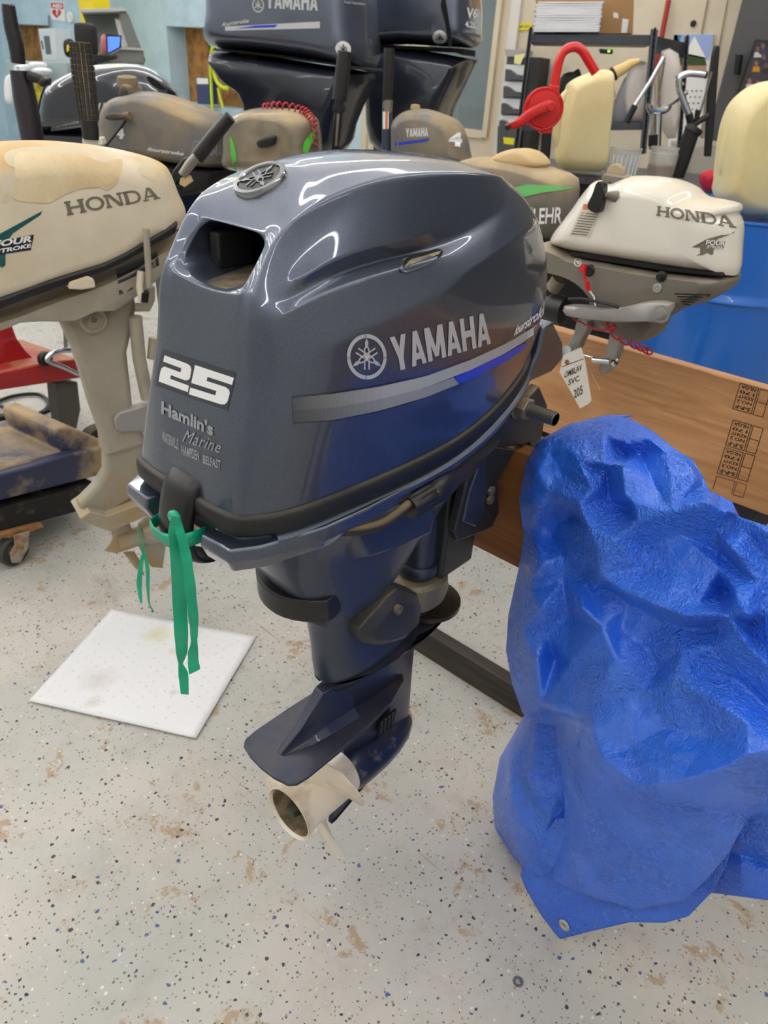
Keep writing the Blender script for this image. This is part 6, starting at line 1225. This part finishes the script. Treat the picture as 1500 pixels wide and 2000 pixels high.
# ------------------------------------------------------------------ right background: shelf, jugs, pump, drum
gm = mat('dark_grey_shelf_steel', (66, 70, 78), .45, .2); gm2 = mat('slotted_grey_steel', (84, 88, 98), .45, .3)
PSH = PL(1155, 75, 4.3, 30); SH = thing('shelf_rack', PSH.p(1155, 300), 'dark grey steel boltless shelving rack behind the red pump', 'shelf')
plate(PSH, [(1035,66),(1275,68),(1275,88),(1035,84)], .5, 'top_shelf', gm, SH, bevel=.004); plate(PSH, [(1020,242),(1262,240),(1262,254),(1020,256)], .5, 'middle_shelf', gm, SH, bevel=.004)
def post(L_, off, nm='post'):
    o = plate(PSH, L_, .04, nm, gm2, SH, off=off, bevel=.002); (x0, y0), (x1, y1) = L_[0], L_[3]
    g = G(); a, b = PSH.p(*L_[0], off+.001), PSH.p(*L_[3], off+.001); a2, b2 = PSH.p(*L_[1], off+.001), PSH.p(*L_[2], off+.001)
    for k in range(22):
        t = (k+.4)/22; c = (a+(b-a)*t)*.5+(a2+(b2-a2)*t)*.5; g.prism([c+PSH.e*dx+Vector((0,0,dz)) for dx, dz in ((-.006,-.02),(.006,-.02),(.006,.02),(-.006,.02))], PSH.n*.001)
    g.build('slot', M['void'], o, kind='stuff', smooth=False)
post([(1272,56),(1286,58),(1262,300),(1250,300)], .02); post([(1033,55),(1041,55),(1010,300),(1003,300)], .02); post([(1338,70),(1347,72),(1330,300),(1322,300)], -.5)
g = G(); a, b = PSH.p(1280,70), PSH.p(1342,84,-.5); g.loft([[a, a-Vector((0,0,.08)), a-Vector((0,0,.08))-PSH.n*.02, a-PSH.n*.02], [b, b-Vector((0,0,.08)), b-Vector((0,0,.08))-PSH.n*.02, b-PSH.n*.02]]); g.build('end_rail', gm, SH)
# stack of folded absorbent sheets, one by one, and the carton behind
for k in range(13):
    random.seed(40+k); y = 62-k*4.6; j = random.uniform(-3, 3); x0 = 1040+k*.5+j; x1 = 1172+k*.6+j*.6
    P = [PSH.p(x, yy, .02) for x, yy in ((x0,y),(x0+4,y-2.0),(x0+1,y-4.0),((x0+x1)/2,y-4.2-1.0*sin(k)),(x1-2,y-4.0),(x1,y-2.0),(x1-5,y))]
    g = G(); g.prism(P, -PSH.n*.30); tag(g.build('absorbent_sheet', mat('white_felt', (226, 228, 232), .9) if k == 0 else bpy.data.materials['white_felt']), 'folded white absorbent sheet in the stack on the top shelf', 'sheet', 'folded white sheets stacked on the top shelf')
CBX = thing('cardboard_box', PSH.p(1200, 66, -.1), 'brown cardboard carton standing on the top shelf beside the white sheets', 'box'); plate(PSH, [(1046,2),(1046,-60),(1240,-60),(1236,66),(1160,66),(1160,20),(1050,20)], .2, 'carton_body', mat('brown_cardboard', (168, 128, 84), .8), CBX, off=-.29)
plate(PSH, [(1198,24),(1207,26),(1208,36),(1198,34)], .003, 'carton_label', M['white'], CBX, off=-.288, bevel=0); plate(PSH, [(1216,36),(1228,38),(1224,64),(1213,64)], .003, 'barcode_label', M['white'], CBX, off=-.288, bevel=0)
p_ = plate(PSH, [(1170,95),(1198,97),(1196,106),(1172,104)], .06, 'charger', M['black'], None, off=-.02, bevel=.005); tag(p_, 'small black charger with a green light under the top shelf', 'charger'); plate(PSH, [(1187,98),(1192,98),(1191,102),(1187,102)], .002, 'indicator', mat('green_led', (120, 220, 60), .4, emit=2), p_, off=-.018, bevel=0)
PX = PL(1200, 200, 4.55, 30)
for L_, t, nm, mm, lb, ct in (([(1212,168),(1222,150),(1230,158),(1226,240),(1195,242),(1200,200)], .05, 'caulk_bottle', mat('grey_bottle', (140, 140, 144), .4), 'grey plastic bottle on the middle shelf', 'bottle'), ([(1230,130),(1262,120),(1280,170),(1275,235),(1228,240),(1215,190)], .08, 'plastic_bag', mat('pale_plastic_bag', (210, 200, 192), .4, bump=(20, .6, .01)), 'pale plastic bag of parts on the middle shelf', 'bag'), ([(1290,100),(1325,105),(1330,180),(1320,270),(1290,250),(1285,160)], .08, 'plastic_bag', bpy.data.materials['pale_plastic_bag'] if 'pale_plastic_bag' in bpy.data.materials else None, 'long pale plastic bag hanging at the right end of the shelf', 'bag'), ([(1120,140),(1132,135),(1136,170),(1100,200),(1090,230),(1082,180),(1100,145)], .06, 'black_holster', M['black_m'], 'black fabric bag on the shelf behind the cream jug', 'bag')):
    tag(puffo(PX, L_, t, nm, mm or bpy.data.materials['pale_plastic_bag'], None, k=4, sm=2), lb, ct)
for k in range(4): tag(plate(PX, [(1192,178+k*16),(1202,178+k*16),(1202,190+k*16),(1192,190+k*16)], .08, 'orange_box', mat('orange_box', (206, 116, 50), .5) if k == 0 else bpy.data.materials['orange_box'], None), 'small orange box stacked on the middle shelf', 'box', 'orange boxes stacked on the middle shelf')
# literature rack on the wall
PO = PL(0, 0, a=0, P=Vector((0, 5.9, 0))); OR = thing('wall_organizer', PO.p(1005, 200), 'dark wall rack of file pockets with white papers beside the door', 'organizer'); dgp = mat('smoke_plastic', (70, 72, 74), .4)
plate(PO, [(990,110),(1056,112),(1030,300),(972,300)], .04, 'backing', dgp, OR, bevel=.004); plate(PO, [(1040,112),(1057,113),(1032,300),(1018,300)], .14, 'side_panel', M['black'], OR, off=.1)
for k in range(4):
    y = 126+k*33; x = 988-k*4; plate(PO, [(x,y),(x+38,y+1),(x+36,y+22),(x+24,y+20),(x+10,y+10),(x-1,y+8)], .01, 'paper', mat('white_paper', (216, 216, 220), .8) if k == 0 else bpy.data.materials['white_paper'], OR, off=.06, bevel=0); plate(PO, [(x-1,y+10),(x+10,y+12),(x+24,y+23),(x+36,y+25),(x+35,y+31),(x-2,y+30)], .03, 'pocket', dgp, OR, off=.09, bevel=.003)
plate(PO, [(985,96),(1028,98),(1026,112),(988,110)], .1, 'tray', ltgrey, OR, off=.08); plate(PO, [(1005,108),(1026,104),(1016,126),(1004,124)], .002, 'note', mat('pale_yellow_note', (222, 216, 150), .8), OR, off=.12, bevel=0)
plate(PO, [(972,246),(1020,248),(1012,300),(970,300)], .1, 'bin', dgp, OR, off=.1); plate(PO, [(983,268),(1005,270),(1003,283),(984,281)], .002, 'yellow_label', mat('yellow_label', (224, 208, 20), .6), OR, off=.103, bevel=0)
p_ = plate(P1, [(1008,46),(1040,45),(1036,59),(1009,59)], .004, 'yellow_sign', bpy.data.materials['yellow_label'], None, bevel=0); tag(p_, 'small yellow sticker with faint writing on the cream wall beside the shelf', 'sticker'); label_text('KEEP OUT', [(1012,55),(1034,54),(1034,49),(1012,50)], greypr, p_, world_bvh([p_]), name='lettering', off=.003, nx=1, ny=1)
# rest of the wall: conduit, panel joints, calendar
rod(P1, [(1306,0),(1293,68),(1264,200)], .018, 'red_conduit', mat('red_pipe', (164, 50, 40), .5), None, off=.03); tag(bpy.data.objects['red_conduit'], 'thin red pipe running up the cream wall behind the shelf', 'pipe')
for L_ in ([(1381,0),(1384,0),(1358,130),(1356,130)], [(1420,0),(1422,0),(1400,120),(1398,120)]): plate(P1, L_, .004, 'panel_joint', mat('joint_brown', (150, 130, 106), .8) if L_[0][0] == 1381 else bpy.data.materials['joint_brown'], None, bevel=0)
for k, o in enumerate([o for o in bpy.data.objects if o.name.startswith('panel_joint')]): o.name = 'trim_%d' % (k+3); o['kind'] = 'structure'
CA = thing('calendar', P1.p(1355, 290), 'wall calendar with a sailing picture above a white month grid', 'calendar'); plate(P1, [(1315,68),(1395,66),(1380,160),(1362,320),(1300,320),(1318,150)], .006, 'sheet', M['white'], CA, off=.01, bevel=0)
for L_, c_, nm in (([(1316,68),(1394,67),(1384,116),(1318,104)], (150, 170, 220), 'picture_sky'), ([(1330,104),(1356,102),(1376,110),(1380,128),(1320,128)], (54, 74, 30), 'picture_trees'), ([(1320,128),(1380,127),(1378,142),(1320,144)], (176, 136, 110), 'picture_shore'), ([(1316,68),(1332,68),(1324,92),(1315,86)], (60, 130, 160), 'picture_sea')): plate(P1, L_, .002, nm, mat(nm, c_, .7), CA, off=.014, bevel=0)
plate(P1, [(1338,104),(1357,70),(1378,112)], .002, 'picture_sail', M['white'], CA, off=.018, bevel=0)
for r in range(5):
    for c in range(5): plate(P1, [(1332+c*9-r*3,176+r*12),(1335+c*9-r*3,176+r*12),(1335+c*9-r*3,179+r*12),(1332+c*9-r*3,179+r*12)], .001, 'date_mark', greypr, CA, off=.014, bevel=0)
p_ = disc(P1, 1354, 46, .02, .003, 'knot_hole', M['black_m'], None, off=.0); tag(p_, 'small round dark hole in the cream wall above the calendar', 'hole')
# framed photograph on the grey wall
PGW = PL(0, 0, a=0, P=Vector((0, 5.72, 0))); TVO = thing('framed_picture', PGW.p(1470, 185), 'black-framed group photograph hanging on the dark grey wall', 'picture'); plate(PGW, [(1474,76),(1580,84),(1560,190),(1438,186)], .05, 'frame', M['black'], TVO, off=.03, bevel=.004); plate(PGW, [(1478,81),(1576,88),(1556,180),(1444,180)], .003, 'photo', mat('dim_photo', (74, 66, 62), .3, mott=((40, 44, 70), 9, .4, .6)), TVO, off=.036, bevel=0)
for k, (x, y, c) in enumerate([(1480,96,(120,84,66)),(1490,90,(126,90,70)),(1477,124,(140,96,76)),(1492,112,(120,86,70)),(1464,158,(150,108,90)),(1480,162,(132,94,76)),(1496,128,(110,80,66))]):
    m_ = mat('face_tone', c, .6); plate(PGW, [(x+4*cos(a), y+5.5*sin(a)) for a in [2*pi*q/10 for q in range(10)]], .002, 'printed_face', m_, TVO, off=.040, bevel=0); mc = mat('clothes_tone', [(196,196,200),(60,60,90),(190,140,40),(40,50,90),(200,200,206),(180,170,200),(44,44,60)][k], .7); plate(PGW, [(x-6,y+6),(x+6,y+6),(x+7,y+16),(x-8,y+16)], .001, 'printed_clothes', mc, TVO, off=.038, bevel=0)
plate(PGW, [(1436,106),(1446,106),(1440,146),(1432,146)], .06, 'wall_bracket', M['black'], TVO, off=.05, bevel=.004)
# black cabinet top carrying the jug and tubs
PK = PL(1180, 345, 2.95, 20); CAB = thing('black_cabinet', PK.p(1180, 480), 'low black cabinet with a dusty grey top behind the small white motor', 'cabinet')
zt = PK.p(1180, 345).z; c_ = PK.p(1230, 345); ex_, ey_ = PK.e, -PK.n
def cabbox(x0, x1, y0, y1, z0, z1, nm, m_, bev=.004):
    g = G(); P = [c_+ex_*a+ey_*b for a, b in ((x0,y0),(x1,y0),(x1,y1),(x0,y1))]; g.loft([[Vector((q.x,q.y,z0)) for q in P], [Vector((q.x,q.y,z1)) for q in P]]); return g.build(nm, m_, CAB, bevel=bev)
cabbox(-.42, .42, -.04, .5, 0, zt-.03, 'body', M['black']); cabbox(-.45, .45, -.06, .52, zt-.03, zt, 'top', mat('dusty_dark_top', (96, 94, 92), .6, mott=((60, 60, 60), 9, .4, .6)))
# oval measuring jugs
jm = mat('cream_polyethylene', (232, 218, 166), .42, mott=((220, 202, 148), 3, .4, .6)); jm.node_tree.nodes['Principled BSDF'].inputs['Subsurface Weight'].default_value = .15
def jug(pl, body, t, hand, label, extra=None):
    J = thing('measuring_jug', pl.p(body[0][0], body[0][1]), label, 'jug'); puffo(pl, body, t, 'body', jm, J, inner=.74, k=6, sm=3)
    pts = [pl.p(x, y, .0) for x, y in hand]; G().tube(cr(pts, 6), [.02]*(6*(len(pts)-1)+1), 12).build('handle', jm, J); return J
PJ = PL(1140, 230, 2.85, 42)
J1 = jug(PJ, [(1088,324),(1090,270),(1096,220),(1106,176),(1114,160),(1140,146),(1170,137),(1190,137),(1196,150),(1194,200),(1184,280),(1178,330),(1140,334)], .09, [(1112,182),(1100,196),(1092,230),(1090,262),(1098,286),(1112,292)], 'tall cream plastic jug with a handle and a capped spout, on the black cabinet')
rod(PJ, [(1197,145),(1200,143)], [.025,.025], 'spout_collar', M['black'], J1, seg=18, off=.0); rod(PJ, [(1200,143),(1222,131),(1232,124),(1248,119)], [.022,.018,.015,.009], 'spout', mat('tan_spout', (226, 196, 128), .5), J1, seg=18)
PJ2 = PL(1450, 300, 2.28, 42)
J2 = jug(PJ2, [(1402,388),(1405,350),(1413,280),(1424,230),(1440,196),(1468,170),(1500,158),(1540,160),(1560,200),(1560,300),(1556,400),(1500,420),(1440,417)], .10, [(1452,215),(1436,232),(1424,270),(1416,310),(1420,345),(1436,358)], 'large cream plastic jug standing on the blue drum at the right edge')
# blue steel drum
dm = mat('blue_drum_paint', (24, 106, 206), .3, 0, .5); dc = onz(1500, 405, PJ2.p(1440, 414).z); rdr = .30
dc = PJ2.p(1475, 414) + (-PJ2.n)*.12; zt2 = PJ2.p(1440, 414).z-.003; dcx = PL(1475, 414, 2.35, 42).p(1262, 600); 
g = G(); base = Vector((dc.x, dc.y, 0)); hh_ = zt2; prof = [(0,.17),(rdr,.17),(rdr+.006,.18),(rdr,.19)]
for k in range(1, 90):
    t = .19+(hh_-.20-.01)*k/90; bump = .013*math.exp(-((t-(hh_-.24))/.010)**2)+.009*math.exp(-((t-(.19+.30))/.012)**2); prof.append((rdr+bump, t))
prof += [(rdr, hh_-.012), (rdr+.007, hh_-.006), (rdr+.006, hh_), (rdr-.004, hh_), (rdr-.008, hh_-.015), (0, hh_-.015)]
g.lathe(prof, base, (0,0,1), 64, (False, False)); DR = g.build('blue_drum', dm, None); tag(DR, 'blue steel drum behind the rear board at the right', 'drum')
g = G(); g.box((base.x, base.y, .085), (.8, .8, .165)); tag(g.build('spill_pallet', M['black_m'], None, bevel=.01), 'black spill pallet under the blue drum', 'pallet')
PRG = PL(1385, 350, 2.42, 42); p_ = puffo(PRG, [(1371,350),(1376,338),(1392,332),(1404,338),(1404,372),(1388,376),(1374,368)], .05, 'red_rag', mat('red_cloth', (190, 20, 44), .8, bump=(40, .6, .01)), None, k=5); tag(p_, 'crumpled red shop rag on the blue drum left of the large jug', 'rag')
# red rotary hand pump
PP = PL(1058, 212, 2.6, 42); RP = thing('hand_pump', PP.p(1062, 260), 'red cast rotary drum pump with a curved crank and a hooped spout pipe', 'pump'); rc = mat('red_cast_paint', (206, 22, 24), .4, 0, .3, bump=(60, .15)); 
g = G(); R_ = .066; g.lathe([(0,-.05),(R_*.9,-.05),(R_,-.042),(R_,-.005),(R_*1.04,-.004),(R_*1.04,.004),(R_*.98,.006),(R_*.9,.004),(R_*.86,.010),(R_*.3,.014),(0,.014)], PP.p(1062, 213), PP.n, 40); g.build('pump_body', rc, RP)
for a in (100, 220, 340, 40, 160, 280): 
    c0_ = PP.p(1062, 213, .004)+(PP.e*cos(radians(a))+Vector((0,0,1))*sin(radians(a)))*R_*.95; g = G(); g.lathe([(0,0),(.006,0),(.006,.006),(0,.007)], c0_, PP.n, 6); g.build('bolt', rc, RP)
rod(PP, [(1083,176),(1086,150),(1092,120),(1102,100),(1120,92),(1136,98),(1150,120),(1163,142)], .0155, 'spout_pipe', mat('bright_red_pipe', (218, 18, 22), .25, 0, .6), RP, seg=18, smooth=6, off=-.02)
rod(PP, [(1076,170),(1093,172)], .0, 'pipe_collar', rc, RP) if False else plate(PP, [(1076,166),(1094,168),(1092,186),(1074,184)], .05, 'pipe_flange', rc, RP, off=.005, bevel=.004)
crk = puffo(PP, [(988,243),(986,249),(1000,253),(1018,248),(1036,236),(1052,224),(1066,220),(1080,216),(1085,206),(1078,196),(1066,196),(1050,204),(1034,212),(1018,224),(1004,236)], .009, 'crank', rc, RP, off=.03, inner=.6, k=3, sm=2)
disc(PP, 1076, 208, .015, .014, 'crank_boss', rc, RP, off=.035); disc(PP, 991, 249, .0095, .012, 'crank_knob', M['black'], RP, off=.038)
plate(PP, [(1056,250),(1080,252),(1078,262),(1056,262)], .05, 'outlet_flange', rc, RP, off=.0, bevel=.004); _q = PP.p(1055, 470, -.02); G().tube([PP.p(1068, 258, -.02), PP.p(1062, 340, -.02), _q, Vector((_q.x, _q.y, .004))], .018, 16).build('suction_pipe', M['black'], RP)
# grease gun, pumps
PQ = PL(1280, 220, 3.0, 42); GG = thing('grease_gun', PQ.p(1270, 330), 'chrome lever grease gun with a black handle grip, upright among the tubs', 'grease gun')
rod(PQ, [(1297,112),(1270,160),(1240,206)], .0085, 'lever', M['chrome'], GG, seg=10); rod(PQ, [(1240,206),(1223,240)], .013, 'lever_grip', M['black'], GG, seg=14); rod(PQ, [(1281,220),(1279,290)], .024, 'barrel', M['chrome'], GG, seg=22); rod(PQ, [(1279,262),(1278,284)], .0245, 'barrel_band', M['black'], GG, seg=22); rod(PQ, [(1278,286),(1274,330)], .012, 'plunger', M['steel'], GG)
puffo(PQ, [(1262,200),(1274,212),(1290,210),(1312,206),(1300,222),(1268,224)], .02, 'head', M['chrome'], GG, k=3); rod(PQ, [(1290,214),(1320,196),(1342,180)], .009, 'coupler', M['steel'], GG, seg=10); rod(PQ, [(1298,120),(1284,205)], .004, 'link', M['steel'], GG, seg=6)
PQ2 = PL(1340, 250, 3.0, 42); HP = thing('transfer_pump', PQ2.p(1330, 345), 'black tube hand pump with a bent chrome outlet and a long black lever', 'pump')
rod(PQ2, [(1353,252),(1335,305),(1314,366)], .031, 'barrel', mat('black_ribbed_barrel', (22, 22, 24), .45), HP, seg=24); rod(PQ2, [(1358,248),(1351,258)], .036, 'barrel_cap', M['black'], HP, seg=24)
rod(PQ2, [(1345,224),(1334,195),(1326,172),(1328,152),(1342,144),(1358,144),(1378,146)], .0125, 'outlet_pipe', M['chrome'], HP, seg=16, smooth=6); rod(PQ2, [(1376,146),(1380,146)], .013, 'pipe_end', M['black'], HP); rod(PQ2, [(1320,148),(1334,166)], .008, 'side_pipe', M['chrome'], HP)
rod(PQ2, [(1345,222),(1350,244)], .015, 'elbow', M['black'], HP); plate(PQ2, [(1398,88),(1407,90),(1396,240),(1390,306),(1377,306),(1382,200),(1392,110)], .02, 'lever', M['black'], HP, bevel=.004); rod(PQ2, [(1352,246),(1366,236),(1384,226)], .012, 'pivot_arm', M['black'], HP, seg=12); rod(PQ2, [(1390,140),(1378,185),(1366,224)], .005, 'link', M['steel'], HP, seg=8); rod(PQ2, [(1363,215),(1360,240)], .01, 'fork', M['black'], HP)
# two clear tubs on the cabinet
for k, (L_, lb) in enumerate((([(1185,286),(1248,289),(1238,344),(1186,344)], 'clear ribbed plastic tub on the black cabinet right of the cream jug'), ([(1265,285),(1318,288),(1312,346),(1262,344)], 'clear plastic tub holding brown oil beside the black tube pump'))):
    pl = PL(1215+k*75, 330, 2.9+.05*k, 42); a, b = pl.p(*L_[0]), pl.p(*L_[1]); r1 = (a-b).length/2; r0 = (pl.p(*L_[2])-pl.p(*L_[3])).length/2; c0 = (pl.p(*L_[2])+pl.p(*L_[3]))/2; h_ = (a.z+b.z)/2-c0.z
    T_ = thing('plastic_tub', c0, lb, 'tub'); g = G(); g.lathe([(0,.0),(r0,0),(r0*.99+.005,h_*.8),(r1*.97,h_*.82),(r1*.97,h_*.93),(r1,h_*.94),(r1,h_),(r1*.96,h_),(r1*.9,h_*.8),(r0*.93,.01),(0,.01)], c0, (0,0,1), 28, (False,False)); g.build('tub_wall', mat('clear_tub', (206, 204, 198), .3, alpha=.38) if k == 0 else bpy.data.materials['clear_tub'], T_)
    if k: g = G(); g.lathe([(0,.008),(r0*.95,.008),(r0*.96,h_*.4),(0,h_*.4)], c0, (0,0,1), 24, (False,False)); g.build('oil', mat('brown_oil', (126, 74, 30), .3), T_)
    else:
        g = G()
        for q in range(20): a_ = 2*pi*q/20; d_ = Vector((cos(a_), sin(a_), 0)); g.tube([c0+d_*(r0+.001)+Vector((0,0,.01)), c0+d_*(r0+.006)+Vector((0,0,h_*.78))], .003, 5)
        g.build('rib', M['white'], T_, kind='stuff')
# ledge at the right behind
p_ = plate(PL(1380, 300, 4.8, 42), [(1350,285),(1420,280),(1420,360),(1345,360)], .4, 'bench_end', mat('pale_bench_end', (176, 170, 160), .6), None, bevel=.01); tag(p_, 'pale bench end behind the black pump lever', 'bench')
# ------------------------------------------------------------------ left: red cart, trolley, cables
PRC = PL(60, 740, 3.0, 100); RC_ = thing('floor_jack', PRC.p(60, 800), 'red steel floor cart with a chrome push loop at the far left', 'cart'); rp = mat('scuffed_red_paint', (170, 18, 26), .4, 0, .3, dust=.6, dlo=.4)
plate(PRC, [(-60,640),(0,633),(23,632),(33,660),(50,684),(76,710),(0,730),(-60,740)], .10, 'upright_panel', rp, RC_, off=-.05, bevel=.006); plate(PRC, [(-60,742),(0,727),(91,708),(156,701),(163,738),(110,746),(0,763),(-60,775)], .38, 'platform', rp, RC_, off=.04, bevel=.008)
rod(PRC, [(150,684),(126,684),(104,690),(92,700),(96,706),(125,718),(158,732),(175,730)], .0105, 'push_loop', M['chrome'], RC_, seg=14, smooth=6, off=.08); rod(PRC, [(127,640),(129,684)], .008, 'post', M['steel'], RC_, off=.05); disc(PRC, 86, 700, .03, .02, 'end_bumper', M['black'], RC_, off=.05)
plate(PRC, [(108,748),(152,746),(158,800),(150,838),(120,838),(112,790)], .06, 'caster_fork', mat('dark_grey_fork', (86, 82, 76), .6), RC_, off=-.0, bevel=.005)
for px, py, r in ((182, 828, .075), (104, 866, .026)):
    g = G(); c0 = PL(px, py, 3.0, 100).p(px, py); g.lathe([(0,-.025),(r*.55,-.025),(r*.6,-.02),(r*.9,-.025),(r,-.012),(r,.012),(r*.9,.025),(r*.6,.02),(r*.5,.012),(r*.2,.012),(r*.2,.025),(0,.025)], Vector((c0.x, c0.y, r+.002)), PRC.n, 32); g.build('wheel', M['rubber'], RC_)
for k, L_ in enumerate(([(-40,800),(20,775),(75,770),(95,790),(70,810),(10,812),(-40,806)], [(-40,830),(30,815),(60,835),(0,850),(-40,846)], [(-30,782),(14,800),(24,830),(50,846),(110,845)], [(-40,815),(50,812),(100,800),(118,775)])):
    o = G().tube(cr([onz(x, y, .012+.006*k) for x, y in L_], 6), .009, 8).build('black_cable', M['black'], None); tag(o, 'loop of black cable lying on the floor under the red cart', 'cable', 'black cables tangled under the red cart')
p_ = onz(104, 832, 0); g = G(); g.lathe([(0,0),(.016,0),(.016,.03),(.011,.04),(.011,.05),(0,.05)], p_, (0,0,1), 14); tag(g.build('plug', mat('cream_plug', (216, 210, 190), .5)), 'small cream plug standing among the black cables', 'plug')
PTR = PL(100, 960, 2.46, 98); TR = thing('dusty_trolley', onz(30, 1118, 0), 'dust-covered navy moulded trolley on a black timber base with rusty casters', 'trolley')
dn = mat('dusty_navy_plastic', (50, 56, 84), .55, mott=((172, 148, 112), 3.5, .44, .56), dust=.9, dlo=.1, dustcol=(176, 152, 116), dsc=4)
dnd = mat('dusty_navy_side', (46, 52, 80), .5, mott=((150, 130, 100), 4, .52, .62))
plate(PTR, [(-60,945),(0,928),(70,909),(132,888),(205,872),(207,926),(130,946),(0,979),(-60,994)], .34, 'side_panel', dnd, TR, bevel=.01, seg=3); plate(PTR, [(-60,932),(0,914),(60,898),(120,882),(108,850),(112,836),(134,831),(200,860),(208,876),(140,892),(0,928),(-60,946)], .30, 'dusty_deck', dn, TR, off=-.03, bevel=.012, seg=3)
plate(PTR, [(-60,1010),(0,993),(100,968),(190,944),(196,960),(150,1000),(70,1022),(0,1041),(-60,1058)], .34, 'timber_base', mat('black_scuffed_timber', (30, 28, 26), .8, mott=((92, 84, 72), 12, .56, .7)), TR, off=.0, bevel=.006)
plate(PTR, [(0,1044),(82,1022),(87,1030),(20,1052),(8,1052)], .10, 'caster_plate', mat('rusty_plate', (170, 118, 70), .8, mott=((120, 96, 70), 20, .4, .6)), TR, off=.02, bevel=.003); g = G(); wc = PTR.p(27, 1087, .0); 
rr_ = .052; g.lathe([(0,-.02),(rr_*.4,-.02),(rr_*.45,-.012),(rr_*.8,-.014),(rr_*.86,-.02),(rr_,-.012),(rr_,.012),(rr_*.86,.02),(rr_*.8,.014),(rr_*.45,.012),(rr_*.3,.02),(0,.02)], Vector((wc.x, wc.y, rr_+.001)), PTR.n, 32); g.build('wheel', mat('worn_grey_tyre', (70, 68, 64), .7), TR)
plate(PTR, [(28,1046),(58,1038),(56,1070),(40,1100),(24,1100),(20,1080),(30,1066)], .006, 'caster_fork', mat('rusty_fork', (170, 160, 140), .6, mott=((150, 104, 66), 30, .45, .6)), TR, off=.03, bevel=.002)
p_ = onz(1456, 1004, .03); g = G(); g.box((p_.x, p_.y, .045), (.16, .12, .09)); tag(g.build('red_block', mat('red_plastic', (190, 24, 34), .5), None, bevel=.006), 'small red block on the floor, seen under the rear board at the right', 'block')
